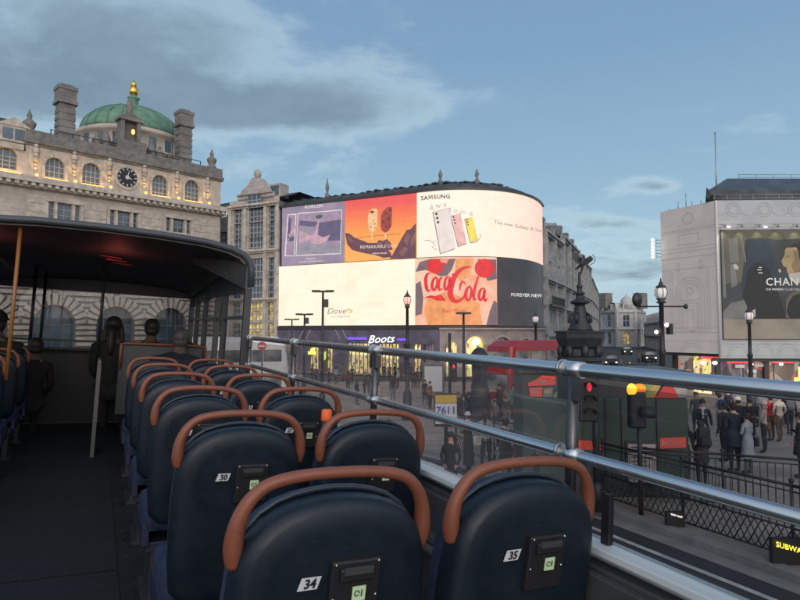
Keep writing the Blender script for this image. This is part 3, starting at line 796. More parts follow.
# dark slate roof
mb=MB()
xs=cpx
for (o0,h0,o1,h1) in((-.5,HT+.3,-1.1,HT+.95),(-1.1,HT+.95,-2.6,HT+1.45),(-2.6,HT+1.45,-6.5,HT+1.8)):
    for i in range(len(xs)-1):
        mb.face([Sh(xs[i],h0,o0),Sh(xs[i+1],h0,o0),Sh(xs[i+1],h1,o1),Sh(xs[i],h1,o1)])
sp_(mb,'roof','slate')
mb=MB(); r2=random.Random(3)
for k in range(30):
    px=283+k*8.6; hh=r2.uniform(.05,.2); p,nn,z=curve_at(px); q=p-nn*2.3; mb.box((q.x,q.y,HT+1.3+hh/2),(r2.uniform(.3,1.2),.6,hh),Matrix.Rotation(r2.uniform(0,.3),3,'Z'))
sp_(mb,'roof_equipment','slate')
mb=MB(); 
for px,hh in((319,1.6),(437,.9),(482,.9)):
    p,nn,z=curve_at(px); q=p-nn*1.6; mb.lathe((q.x,q.y,HT+1.0),[(.25,0),(.3,.5),(.12,.7),(.25,1.0+.2*hh),(.05,.9+hh)],8)
sp_(mb,'finial','trim_dark')
# ---- the six displays
CREAM=(1.0,.80,.60)
def gx(px): p,nn,z=curve_at(px); return p.x
emat('scr_cream',(1.0,.86,.68),1.16,.05,.35,(1.0,.79,.60))
emat('scr_cream_pink',(.98,.73,.57),1.0,.05,.3,(.97,.67,.52))
gradmat('scr_samsung',[(0,(1,.86,.71)),(.55,(1,.80,.65)),(1,(.93,.57,.46))],gx(418),gx(543),1.1)
q=M['scr_samsung'].node_tree
for l_ in list(q.links):
    if l_.to_node.type=='MATH' and l_.to_socket==l_.to_node.inputs[2]: q.links.remove(l_)
for n_ in q.nodes:
    if n_.type=='MATH': n_.inputs[1].default_value=1; n_.inputs[2].default_value=0
    if n_.type=='TEX_COORD':
        pass
gradmat('scr_orange',[(0,(.90,.30,.05)),(.3,(1,.46,.10)),(.6,(1,.36,.08)),(.85,(.95,.19,.07)),(1,(.88,.10,.10))],HM,HT+2.0,1.0,.09)
emat('scr_mauve',(.27,.22,.32),1.0,.3,.5,(.36,.27,.37))
emat('scr_peach',(.93,.42,.27),1.0,.3,.45,(.95,.62,.45))
emat('scr_dark',(.035,.034,.04),1.0,.4,.4,(.06,.05,.055))
def ledtiles(nm,amp=.05):
    nt=M[nm].node_tree; b=nt.nodes['Principled BSDF']; src=b.inputs['Emission Color'].links[0].from_socket
    tc=nt.nodes.new('ShaderNodeTexCoord'); q=nt.nodes.new('ShaderNodeSeparateXYZ'); c=nt.nodes.new('ShaderNodeCombineXYZ'); nt.links.new(tc.outputs['Object'],q.inputs[0]); nt.links.new(q.outputs[0],c.inputs[0]); nt.links.new(q.outputs[2],c.inputs[1])
    br=nt.nodes.new('ShaderNodeTexBrick'); br.offset=0; br.inputs['Scale'].default_value=1; br.inputs['Brick Width'].default_value=.9; br.inputs['Row Height'].default_value=.6; br.inputs['Mortar Size'].default_value=.012
    br.inputs['Color1'].default_value=(1,1,1,1); br.inputs['Color2'].default_value=(1-amp,1-amp*1.1,1-amp*1.3,1); br.inputs['Mortar'].default_value=(.86,.84,.82,1); nt.links.new(c.outputs[0],br.inputs['Vector'])
    mx=nt.nodes.new('ShaderNodeMix'); mx.data_type='RGBA'; mx.blend_type='MULTIPLY'; mx.inputs['Factor'].default_value=1; nt.links.new(src,mx.inputs[6]); nt.links.new(br.outputs['Color'],mx.inputs[7]); nt.links.new(mx.outputs[2],b.inputs['Emission Color'])
for nm in('scr_cream','scr_samsung','scr_orange','scr_mauve','scr_peach','scr_dark'): ledtiles(nm)
def screen(name,label,px0,px1,h0,h1,m,off=.04):
    mb=MB(); band(mb,px0,px1,h0,h1,off,.25); o=sp_(mb,'video_screen',m); o['label']=label; return o
s1=screen('a','mauve screen with a framed painting-like scene',281.3,344.3,HM+.05,HT,'scr_mauve')
s2=screen('b','orange screen with two ice lollies over rocks',344.7,416.6,HM+.05,HT,'scr_orange')
s3=screen('c','cream screen with three phones and curved lettering',417.2,543.3,HM+.05,HT,'scr_samsung')
s4=screen('d','plain cream screen with a small wordmark',278.6,414.6,HB,HM-.05,'scr_cream')
s5=screen('e','peach and red screen with script lettering',415.2,497,HB,HM-.05,'scr_peach')
s6=screen('f','nearly black screen with small white lettering',497.6,543.3,HB-.35,HM-.05,'scr_dark')
def clipx(pts,x,keep_right):
    out=[]
    for i in range(len(pts)):
        a,b=pts[i],pts[(i+1)%len(pts)]; ia=(a[0]>=x) if keep_right else (a[0]<=x); ib=(b[0]>=x) if keep_right else (b[0]<=x)
        if ia: out.append(a)
        if ia!=ib: t=(x-a[0])/(b[0]-a[0]); out.append((x,a[1]+(b[1]-a[1])*t))
    return out
def poly(mb,pts,off):
    x0=min(p[0] for p in pts); x1=max(p[0] for p in pts)
    if x1-x0<2.5 or x1<417: mb.face([S(x,y,off) for x,y in pts]); return
    n=int((x1-x0)/2)+1
    for i in range(n):
        a=x0+(x1-x0)*i/n; b=x0+(x1-x0)*(i+1)/n
        q=clipx(clipx(pts,a,True),b,False)
        if len(q)>2: mb.face([S(x,y,off) for x,y in q])
def stroke(mb,pts,wd,off,sm=3):
    if off==.10: wd=[x*1.3 for x in wd]; off=.11
    """ribbon along photo-space polyline; wd=list of half widths"""
    P=[Vector((x,y,0)) for x,y in pts]; 
    if not isinstance(wd,(list,tuple)): wd=[wd]*len(P)
    Q=[];Wd=[]
    for i in range(len(P)-1):
        a=P[max(0,i-1)];b=P[i];c=P[i+1];d=P[min(len(P)-1,i+2)]
        for k in range(sm):
            t=k/sm; Q.append(.5*((2*b)+(c-a)*t+(2*a-5*b+4*c-d)*t*t+(3*b-a-3*c+d)*t**3)); Wd.append(wd[i]+(wd[i+1]-wd[i])*t)
    Q.append(P[-1]); Wd.append(wd[-1])
    Lp=[];Rp=[]
    for i,p in enumerate(Q):
        d=(Q[min(len(Q)-1,i+1)]-Q[max(0,i-1)]); d=d.normalized() if d.length>0 else Vector((1,0,0)); s_=Vector((-d.y,d.x,0))*Wd[i]
        Lp.append(p+s_);Rp.append(p-s_)
    for i in range(len(Q)-1):
        poly(mb,[(Lp[i].x,Lp[i].y),(Lp[i+1].x,Lp[i+1].y),(Rp[i+1].x,Rp[i+1].y),(Rp[i].x,Rp[i].y)],off)
def ell(cx_,cy_,rx,ry,N=18,rot=0):
    return [(cx_+rx*math.cos(2*math.pi*k/N)*math.cos(rot)-ry*math.sin(2*math.pi*k/N)*math.sin(rot), cy_+rx*math.cos(2*math.pi*k/N)*math.sin(rot)+ry*math.sin(2*math.pi*k/N)*math.cos(rot)) for k in range(N)]
def stext(mb,s,cx_,cy_,size,off,slope=0.0,**k): textmesh(mb,s,lambda a,b:S(cx_+a,cy_-b+a*slope,off),size=size,**k)
def gfx(mb,name,m,par): o=sp_(mb,name,m,par); return o
# 3: phones screen
for nm,c in(('g_phone',(.80,.66,.60)),('g_pink',(.90,.52,.48)),('g_yell',(.95,.75,.10)),('g_dark',(.03,.03,.035)),('g_edge',(.32,.25,.27)),('g_lilac',(.58,.50,.62)),('g_white',(.9,.85,.8)),('g_red',(.85,.015,.02)),
            ('g_rock',(.16,.055,.08)),('g_rock2',(.26,.11,.11)),('g_cream2',(1,.62,.3)),('g_choc',(.16,.03,.02)),('g_berry',(.40,.06,.05)),('g_mint',(.25,.30,.34)),('g_navy',(.08,.10,.16)),('g_pk',(.62,.38,.45)),('g_pk2',(.40,.28,.40)),('g_greyp',(.33,.30,.36)),
            ('g_mauve2',(.13,.11,.20)),('g_skin',(.95,.38,.22)),('g_grey',(.20,.13,.15)),('g_gold',(.85,.55,.15)),('g_orange',(.95,.36,.12))): emat(nm,c,1.0,.22,1.4)
M['g_phone2']=emat('g_phone2',(.88,.76,.70),1,.12,.8,(.78,.66,.62))
def phone(pts,m,cam_pts,lens=.55):
    mb=MB(); x0=sum(p[0] for p in pts)/4; y0=sum(p[1] for p in pts)/4
    poly(mb,[(x0+(x-x0)*1.07-.4,y0+(y-y0)*1.03+.3) for x,y in pts],.06); gfx(mb,'phone_edge','g_edge',s3)
    mb=MB(); poly(mb,pts,.08); gfx(mb,'phone_back',m,s3)
    mb=MB(); 
    for x,y in cam_pts: poly(mb,ell(x,y,lens*1.35,lens*1.5),.10)
    gfx(mb,'phone_camera','g_dark',s3)
phone([(434,212.5),(450.5,208),(455,248.5),(441,253.5)],'g_phone2',[(437,214),(437.8,218.2),(438.6,222.4)],.9)
phone([(451.5,216),(461,213.5),(467,243.5),(458.5,246.5)],'g_pink',[(454,217),(454.8,220.2),(455.6,223.3)],.65)
phone([(465.5,219),(473,217.3),(478.3,240),(470.6,242.5)],'g_yell',[(467.3,219.8),(467.9,222.3),(468.5,224.8)],.55)
mb=MB(); stext(mb,'SA',424.9,198.4,5.8,.09,-.06,bold=.14,spacing=1.15); stext(mb,'SUNG',442.4,197.0,5.8,.09,-.04,bold=.14,spacing=1.12)
mx,my=431.2,197.6
for q in([(-2.0,2.2),(-2.0,-2.1),(-1.3,-2.1),(-1.3,2.2)],[(1.3,2.0),(1.3,-2.3),(2.0,-2.3),(2.0,2.0)],[(-1.4,-2.1),(-.75,-2.1),(.3,1.2),(-.25,1.6)],[(1.4,-2.2),(.75,-2.2),(-.28,1.2),(.25,1.6)]): poly(mb,[(mx+a_,my+b_) for a_,b_ in q],.09+.002*abs(q[0][0]))
gfx(mb,'lettering','g_dark',s3)
mb=MB()
for i,(ch,x,y) in enumerate((('A',432.5,208.0),('w',438.8,205.8),('e',445.4,204.8),('s',450.5,209.3),('o',456,211.0),('m',463.3,212.0),('e',471.5,213.6))): stext(mb,ch,x,y,7.6,.13,bold=.06)
gfx(mb,'lettering','g_lilac',s3)
mb=MB(); stext(mb,'The new Galaxy A Series',521,227,5.2,.14,.19,bold=.02); gfx(mb,'lettering','g_edge',s3)
mb=MB()
for pts in([(425,240.6),(430,240.5),(433,242.5),(436,241)],[(432,246),(435,249),(438,250)],[(433,243),(436.5,246)],[(478,240),(480.5,238),(480.8,234)],[(471,243),(476,242.5),(479,240.5)]): stroke(mb,pts,.28,.07)
gfx(mb,'doodle','g_edge',s3)
# 5: script lettering
mb=MB(); poly(mb,[(415.6,272),(420,262),(431,259),(446,259),(456,258.6),(452,270),(447,276),(440,276),(426,270)],.055); poly(mb,[(478,259),(496.5,259.6),(496.8,279),(488,281),(480,268)],.055)
poly(mb,[(416,284),(421,281),(423.5,298),(422,314),(415.5,316)],.055); poly(mb,[(490,310),(494,300),(496.8,303),(496.8,325),(486,325)],.055); gfx(mb,'picture_shape','g_grey',s5)
mb=MB(); poly(mb,[(428,298),(445,292),(462,297),(479,303),(482,325),(428,325),(424,310)],.06); poly(mb,[(456,259),(474,259),(470,276),(460,282),(455,272)],.06); gfx(mb,'picture_shape','g_orange',s5)
mb=MB(); poly(mb,ell(435.5,266.3,8.4,7.4,16,.2),.075); poly(mb,ell(484.5,268.3,9.8,9.6,16),.075); poly(mb,[(441,259),(450,259),(446,266)],.07)
gfx(mb,'picture_shape','g_red',s5)
mb=MB(); poly(mb,[(470,274),(480,277),(479,283),(469,280)],.08); poly(mb,[(440,259.5),(449,259.5),(447,263.5),(441,262)],.08); gfx(mb,'picture_shape','g_skin',s5)
mb=MB()
K=.10
stroke(mb,[(431,273),(427.5,274.5),(426.2,280),(427,288),(429,291.5),(431,289)],[.35,.9,1.4,1.3,.7,.3],K)           # C
stroke(mb,[(436,277),(433.2,281),(432.5,287),(434.5,290.5),(437,286),(437.5,279.5),(435.6,276.8)],[.6,1.0,1.2,.8,.9,.8,.5],K)  # o
stroke(mb,[(442.5,277),(440,280),(438.8,286),(440,290.3),(443,288)],[.5,1.0,1.2,.8,.3],K)                                # c
stroke(mb,[(449,276),(446,279),(444.8,286),(446,290.3),(448.6,285),(450,277),(449.4,287),(450.5,291),(453.5,287)],[.5,.9,1.1,.8,.8,.9,1.0,.8,.3],K)  # a
stroke(mb,[(452.3,275.2),(455,274.3)],[.8,.8],K)
stroke(mb,[(471,266.8),(463,268.5),(456,275),(451.5,285),(450.5,293),(452.5,299.5),(457.5,301.5),(463,298),(466.5,290.5)],[.5,1.2,1.9,2.3,2.3,1.9,1.4,.9,.3],K)  # big C
stroke(mb,[(466,285),(463,281.5),(460.5,285),(460,291)],[.3,.8,.9,.4],K)
stroke(mb,[(470.5,286),(467,289),(465.7,295.5),(467.5,300.5),(470.5,297),(471.5,290),(469.8,286.5)],[.6,1.1,1.4,.9,1.0,.9,.5],K)  # o
stroke(mb,[(478.5,276),(476,284),(473.8,293),(474,299.8),(476.5,298.5)],[.5,1.0,1.2,1.0,.3],K)                             # l
stroke(mb,[(484,288),(480.5,290),(478.8,296),(480,300.5),(482.8,297),(484.8,289),(483.8,297),(485,301),(487.5,298)],[.5,.9,1.2,.8,.8,1.0,1.1,.9,.3],K)  # a
stroke(mb,[(425,298),(431,296.6),(437,298.6),(442,299.5),(446,300.8)],[.2,.9,1.5,1.0,.2],K)                               # ribbon
stroke(mb,[(435,297),(441,296.2),(445.5,300.6)],[.2,.9,.2],K)
gfx(mb,'script_lettering','g_red',s5)
mb=MB(); stext(mb,'Real Magic',454.5,311,5.6,.12,-.01,bold=.03); gfx(mb,'lettering','g_red',s5)
# 2: lollies over rocks
mb=MB(); poly(mb,[(345,233),(350,234),(355,238),(361,240),(368,243),(377,243),(386,247),(391,253),(392,257),(384,258),(375,255),(363,253),(352,250),(347,244)],.055)
poly(mb,[(392,256),(397,247),(402,238),(407,230),(411,229),(416.3,223),(416.3,258.5),(389,259)],.055); poly(mb,[(376,244),(379,240),(383,241),(387,239),(391,243),(393,250),(384,250)],.057)
gfx(mb,'rock_picture','g_rock',s2)
mb=MB(); 
for pts in([(404,240),(408,233),(411,236),(407,246)],[(399,252),(404,247),(409,249),(402,257)],[(411,240),(416,231),(416,240),(412,248)],[(377,243),(380,241.5),(383,244),(380,247)],[(348,236),(353,240),(352,243),(348,240)],[(385,242),(388,241),(390,245),(386,247)]): poly(mb,pts,.06)
gfx(mb,'rock_picture','g_rock2',s2)
def lolly(pts,stk,m,blobs_,m2):
    mb=MB(); poly(mb,pts,.07); gfx(mb,'lolly_picture',m,s2)
    mb=MB(); poly(mb,stk,.065); gfx(mb,'lolly_stick','g_cream2',s2)
    mb=MB()
    for b_ in blobs_: poly(mb,ell(*b_,8),.08)
    gfx(mb,'lolly_topping',m2,s2)
lolly([(368.5,215),(370,210.5),(373.5,208.5),(377.2,209),(377.8,212),(377.3,226),(375,230.8),(371.5,232.2),(368.6,230),(367.8,222)],[(371.3,231.5),(372.6,231.5),(372.3,240),(371.2,240)],'g_cream2',[(372.2,212,2.1,1.3),(373.5,220.5,.6,.8),(371,227,.8,.5),(375,224,.5,.8),(370.4,218.5,.4,.7),(375,228,.8,.5)],'g_choc')
lolly([(381,216),(383.5,210.5),(388,207.2),(391.5,206.6),(392.2,209),(391.8,225),(389.5,230.5),(385.5,233),(382,230.8),(380.6,226)],[(385,232),(386.4,232),(386.1,239),(385,239)],'g_berry',[(390.3,210,1.4,2),(386,213,1.2,1.4),(388.8,219,1.1,2.4),(383.6,222,1.1,1.5),(386.5,227,1.5,1.3),(390,226,1,2)],'g_choc')
mb=MB(); poly(mb,[(354,238),(371,236),(400,233.7),(400,234.2),(371,236.5),(354,238.5)],.06); gfx(mb,'rock_picture','g_rock2',s2)
mb=MB(); stext(mb,'REMARKABLE DUO',379,246.8,4.3,.085,-.03,bold=.03,spacing=1.02); stext(mb,'taste the new pair',380,253.2,2.0,.085,-.03,bold=.05); gfx(mb,'lettering','g_white',s2)
# 1: framed scene
mb=MB(); poly(mb,[(287.0,214.5),(295.7,213.8),(294.2,256.2),(284.2,256.2)],.05); poly(mb,[(297,213.2),(341.8,209.6),(340.4,254),(295.4,256)],.05); gfx(mb,'picture_frame','g_white',s1)
mb=MB(); poly(mb,[(287.8,215.2),(295,214.6),(293.6,255.5),(285.3,255.5)],.055); poly(mb,[(297.6,214),(341.2,210.4),(339.8,253.3),(296,255.2)],.055); gfx(mb,'picture_ground','g_pk2',s1)
mb=MB(); poly(mb,[(316,223),(341,219.5),(340,240.5),(316,241)],.06); poly(mb,[(299,220.5),(317,222),(314,227),(299,225.5)],.06); poly(mb,[(288,217),(291,219),(289.5,236),(286.5,240)],.06); gfx(mb,'picture_shape','g_mauve2',s1)
mb=MB(); poly(mb,[(297,245),(310,241),(325,245),(340,243),(340,253),(296.3,254.8)],.06); poly(mb,[(300,226),(312,227),(310,234),(303,233)],.065); gfx(mb,'picture_shape','g_greyp',s1)
mb=MB(); poly(mb,[(309,236),(317,234.5),(323,237.5),(330,234.5),(327,241),(318,244.5),(311,243)],.07); stroke(mb,[(318.3,220),(317.2,227),(315.8,235)],[.8,1.0,1.5],.075); poly(mb,[(299,231),(306,233),(312,239),(299,243)],.065); stroke(mb,[(297.8,223),(293,230),(288.5,236)],[1.0,1.3,1.0],.065)
gfx(mb,'picture_shape','g_pk',s1)
mb=MB(); poly(mb,ell(318.8,216.8,3.8,2.0,12,-.15),.08); poly(mb,[(289,238),(294,236),(293.5,241),(288,241.5)],.07); gfx(mb,'picture_shape','g_navy',s1)
mb=MB(); stext(mb,'KURLON',313.5,206.6,4.4,.06,-.08,bold=.08,spacing=1.05); stext(mb,'ONLINE AT',310.5,258.9,2.1,.06,-.05,bold=.03); stext(mb,'the winter collection out now',311,261.3,2.0,.06,-.05,bold=.03); gfx(mb,'lettering','g_white',s1)
# 4: wordmark
mb=MB(); stext(mb,'Dove',336.5,311.3,8.6,.06,-.02,shear=.25,bold=.02); gfx(mb,'lettering','g_edge',s4)
mb=MB(); stroke(mb,[(346,311.5),(349,309.5),(352,311)],[.3,.9,.3],.06); stroke(mb,[(348,312.5),(351,312.3),(353,310)],[.2,.7,.2],.065); gfx(mb,'emblem','g_gold',s4)
mb=MB(); stext(mb,'let us change beauty',341,316.3,2.3,.06,-.01,bold=.03); gfx(mb,'lettering','g_edge',s4)
# 6
mb=MB(); stext(mb,'FOREVER NEW',526,295.4,4.6,.09,.04,bold=.06,spacing=1.0); gfx(mb,'lettering','g_white',s6)
# ---- shop level under the screens
def shop(px0,px1,h0,h1,m,name='shop_window',off=-.02,rec=.5):
    mb=MB(); xs=[px0]+[x for x in cpx if px0+.1<x<px1-.1]+[px1]
    for a,b in zip(xs,xs[1:]): mb.face([Sh(a,h0,-rec),Sh(b,h0,-rec),Sh(b,h1,-rec),Sh(a,h1,-rec)])
    return sp_(mb,name,m)
gr=-DROP
mb=MB()
wcols=[278,296,306,336,344,359,377,399,405,416,436]
for a,b in zip([278.2,301,313,333,341,372,377,399,406.5,417,422,433],[300,302,314,334,342,373,378,400,407.5,418,423,440]): pass
opens=[(279.5,299,'shop_dim'),(309,319,'shop_yellow'),(326,333,'shop_yellow'),(347,371,'shop_yellow'),(378,399,'shop_yellow'),(404,409,'shop_dim'),(413,421,'shop_yellow'),(424,434,'shop_dim')]
cur_=cpx[0]
hs=gr+3.55
for a,b,m_ in opens:
    band(mb,cur_,a,gr,hs,.1,.55); cur_=b
band(mb,cur_,440,gr,hs,.1,.55); band(mb,cpx[0],440,hs,HB-.4,.14,.6)
sp_(mb,'shopfront','shop_front' if 'shop_front' in M else mat('shop_front',(.10,.085,.12),.5,var=.25,scale=.8))
for a,b,m_ in opens: shop(a,b,gr+.1,hs,m_)
# mullions
mb=MB()
for a,b,m_ in opens:
    k=int((b-a)/4.2)
    for i in range(1,k+1):
        x=a+(b-a)*i/(k+1); p,nn,z=curve_at(x); mb.tube([Vector((p.x,p.y,gr))-nn*.2,Vector((p.x,p.y,hs))-nn*.2],.06,5)
sp_(mb,'mullion','trim_dark')
mb=MB(); stext(mb,'Boots',382,339.3,11,.3,-.04,shear=.35,bold=.06); sp_(mb,'shop_sign','boots_sign')
mb=MB(); poly(mb,[(349,337.2),(368,337.2),(368,339.6),(349,339.6)],.25); poly(mb,[(398,338.5),(408,338.5),(408,340.6),(398,340.6)],.25); sp_(mb,'shop_sign','neon_violet')
mb=MB(); poly(mb,[(309.5,351.2),(317.5,351.2),(317.5,354.4),(309.5,354.4)],.25); poly(mb,ell(314,350,2.4,2),.24); sp_(mb,'shop_sign','yellow_lit')
mb=MB(); poly(mb,[(323,353),(327.5,351),(327.5,358.5),(324,362)],.25); sp_(mb,'shop_sign',emat('g_acid',(.75,.9,.12),1.4))
# chevron light lines on the shopfront
mb=MB()
for x in(305,312,336,343):
    s_=1 if x<320 else -1; stroke(mb,[(x-s_*0,329.5),(x+s_*-5,339)],.5,.2)
sp_(mb,'shopfront_stripe',mat('stripe',(.28,.26,.32),.5))
# stone arcade on the curve
OFF=.15
def curved_wall(px0,px1,h0,h1,arcs,m):
    mb=MB()
    edges=[px0]
    for c,r,hsx in arcs: edges+= [c-r,c+r]
    edges.append(px1)
    for i in range(0,len(edges),2): band(mb,edges[i],edges[i+1],h0,h1,OFF)
    for c,r,hsx in arcs:
        p,nn,z=curve_at(c); rm=r*z/600
        N_=14
        for k in range(N_):
            x0=c-r*math.cos(math.pi*k/N_); x1=c-r*math.cos(math.pi*(k+1)/N_); y0=hsx+rm*math.sin(math.pi*k/N_); y1=hsx+rm*math.sin(math.pi*(k+1)/N_)
            mb.face([Sh(x0,y0,OFF),Sh(x1,y1,OFF),Sh(x1,h1,OFF),Sh(x0,h1,OFF)])
            mb.face([Sh(x0,y0,OFF),Sh(x1,y1,OFF),Sh(x1,y1,-.55),Sh(x0,y0,-.55)])
        for e_ in(c-r,c+r): mb.face([Sh(e_,h0,OFF),Sh(e_,hsx,OFF),Sh(e_,hsx,-.55),Sh(e_,h0,-.55)])
    return sp_(mb,'arcade_wall',m)
arcs=[(451,5.5,hgt(346,66)),(475,9.0,hgt(345,66)),(501,8,hgt(345,66)),(524,6,hgt(345,68))]
curved_wall(440,543.5,gr,HB-.45,arcs,mat('arcade_stone',(.30,.25,.235),.8,var=.2,scale=.8))
mb=MB()
for c,r,hsx in arcs:
    p,nn,z=curve_at(c); rm=r*z/600
    for k in range(9):
        t0=math.pi*k/9+.03; t1=math.pi*(k+1)/9-.03
        q=[(c-rr*math.cos(t),hsx+rr*z/600*math.sin(t)) for rr,t in((r+.1,t0),(r+2.2,t0),(r+2.2,t1),(r+.1,t1))]
        mb.prism([Sh(x,y,OFF-.02) for x,y in q],nn*.14)
band(mb,440,543.5,hgt(329.5,66),hgt(328,66),.45,.4)
sp_(mb,'arcade_moulding',mat('arcade_trim',(.34,.28,.26),.8,var=.15,scale=1))
for c,r,hsx in arcs:
    lit = c<490
    shop(c-r,c+r,gr+.1,hsx+r*66/600,'shop_yellow' if lit else 'shop_dim','arched_window',rec=.55)
mb=MB(); q=S(476,341.5,.1); mb.ball(q,(.45,.45,.4),10,8); sp_(mb,'shop_lantern',emat('warmlamp',(1,.8,.3),5))
# side returns (left end and back)
mb=MB(); a=CP[0]; nn=CN[0]; mb.face([a+Vector((0,0,gr)),a-nn*9+Vector((0,0,gr)),a-nn*9+Vector((0,0,HT+1)),a+Vector((0,0,HT+1))]); sp_(mb,'wall','stone_dark')
# ============================================================ GABLED STONE BUILDING beside the screens
uu=(CP[0]-CP[10]).normalized()
E0=CP[0]; 
def line_pt(px):
    d=ray(px,300); d=Vector((d.x,d.y,0)); u2=uu
    det=u2.x*(-d.y)+d.x*u2.y; s_=((-E0.x)*(-d.y)-(-E0.y)*(-d.x))/det
    return E0+u2*s_
O2=line_pt(228); O2.z=0; u2=-uu; n2=Vector((u2.y,-u2.x,0)); n2= n2 if n2.dot(-O2)>0 else -n2
L2=(E0-O2).length-.05
A2=lambda px:a_at(O2,u2,px); H2=lambda px,py:h_at(O2,u2,px,py)
gb=thing('gabled_stone_building','narrow grey-brown stone building with a curved gable and slate roof beside the mauve screen','building',O2+u2*L2*.5+Vector((0,0,GB)))
bpy.context.view_layer.update()
ze=H2(257,203)
cols=[(A2(236.5),1.25),(A2(255),2.3),(A2(272.5),1.35)]
hl=[]
for py,hh in((213.5,1.9),(229.5,2.0),(244.5,1.8),(268,2.5),(289,2.7),(311,2.3),(332,2.3)):
    z=H2(257,py)
    for a,ww in cols: hl.append((a-ww/2,z-hh/2,ww,hh,False))
hl=[h for h in hl if h[1]+h[3]<ze+.3 or abs(h[0]+h[2]/2-cols[1][0])<.5]
hl=[h for h in hl]
ztop=ze+.6
hl=[h for h in hl if h[1]+h[3]<ztop-.1]
mb=MB(); wall(mb,O2,u2,n2,0,L2,GB,ztop,hl,.35)
mb.face([O2+Vector((0,0,GB)),O2-n2*10+Vector((0,0,GB)),O2-n2*10+Vector((0,0,ztop)),O2+Vector((0,0,ztop))])
local_build(mb,'wall','stone_grey',O2,u2,n2,gb)
for h in hl: attach(window(None,O2,u2,n2,*h[:4],rec=.35,nx=2 if h[2]<2 else 4,nz=3,fw=.12,glass='lit_window' if (H2(257,318)>h[1] and abs(h[0]+h[2]/2-cols[0][0])>1) else 'window_glass'),gb)
# gable
ga=cols[1][0]; gz0=ztop; gt=H2(257,177)
prof_=[(-2.9,0),(-2.9,1.1),(-2.4,1.5),(-2.2,2.2),(-1.5,2.9),(-1.1,3.4),(-.9,4.2),(-.5,4.8),(0,5.0)]
sc_=(gt-gz0)/5.0
P=[(x,y*sc_) for x,y in prof_]+[(-x,y*sc_) for x,y in prof_[-2::-1]]
mb=MB(); mb.prism([O2+u2*(ga+x)+n2*.25+Vector((0,0,gz0+y)) for x,y in P],-n2*1.2)
mb.ball(O2+u2*ga-n2*.2+Vector((0,0,gt+.45)),(.5,.5,.6),8,6)
mb.fbox(O2,u2,n2,ga-2.9,ga+2.9,gz0+.9*sc_,gz0+1.2*sc_,.2,.5)
attach(mb.build('gable','stone_grey'),gb)
attach(window(None,O2,u2,n2,ga-1.1,gz0+.1*sc_-1.3,2.2,1.9,rec=-.28,nx=3,nz=2,fw=.12),gb)
mb=MB(); 
for zc_ in (H2(257,207)+.2,H2(257,251.5),H2(257,300)): cornice(mb,O2,u2,n2,-.1,L2,zc_-.25,.5,.5)
for a in(.25,(cols[0][0]+cols[1][0])/2-.2,(cols[1][0]+cols[2][0])/2+.2,L2-.25): mb.fbox(O2,u2,n2,a-.25,a+.25,GB,ztop-.6,-.05,.22)
attach(mb.build('string_course','stone_trim'),gb)
mb=MB(); P=lambda a,d,z:O2+u2*a-n2*d+Vector((0,0,z))
rt_=H2(275,190)
for a0,a1 in((0,ga-2.9),(ga+2.9,L2+1.5)): mb.face([P(a0+(.9 if a0==0 else 0),.4,ztop),P(a1,.4,ztop),P(a1,2.2,rt_),P(a0+(2.2 if a0==0 else 0),2.2,rt_)])
mb.face([P(2,2.2,rt_),P(L2+1.5,2.2,rt_),P(L2+1.5,9,rt_),P(2,9,rt_)]); mb.face([P(0,.4,ztop),P(0,9,ztop),P(2.2,9,rt_),P(2.2,2.2,rt_),P(.9,.4,ztop)])
attach(mb.build('roof','slate'),gb)
mb=MB(); a=cols[2][0]; mb.fbox(O2,u2,n2,a-.9,a+.9,ztop,ztop+1.7,-1.9,-.2); mb.cur=1; mb.fbox(O2,u2,n2,a-.65,a+.65,ztop+.2,ztop+1.45,-.25,-.17); attach(mb.build('dormer',['stone_grey','window_glass']),gb)
# ============================================================ DARK MANSARD BUILDING in the gap
O3,u3,n3,L3=frame_uv(200,112,229,108)
H3=lambda px,py:h_at(O3,u3,px,py); A3=lambda px:a_at(O3,u3,px)
db=thing('dark_mansard_building','dark building with a blue-grey steep roof in the gap between the two stone buildings','building',O3+u3*L3/2+Vector((0,0,GB))); bpy.context.view_layer.update()
zt=H3(221,216)
mb=MB(); hl=[(A3(222)-.9,H3(222,240)-1.5,1.8,3,False),(A3(216)-.9,H3(216,240)-1.5,1.8,3,False)]
wall(mb,O3,u3,n3,0,L3,GB,zt,hl,.3); local_build(mb,'wall','stone_dark',O3,u3,n3,db)
for h in hl: attach(window(None,O3,u3,n3,*h[:4],rec=.3,nx=2,nz=3),db)
mb=MB(); P=lambda a,d,z:O3+u3*a-n3*d+Vector((0,0,z)); zr=H3(225,198)
mb.face([P(0,0,zt),P(L3,0,zt),P(L3,3,zr),P(1.5,3,zr)]); mb.face([P(1.5,3,zr),P(L3,3,zr),P(L3,9,zr),P(1.5,9,zr)]); attach(mb.build('roof','slate'),db)
mb=MB(); mb.fbox(O3,u3,n3,A3(221),A3(225),H3(223,217),H3(223,211),-.3,.1); attach(mb.build('lit_skylight',emat('lit_pale',(.75,.85,.6),.9)),db)
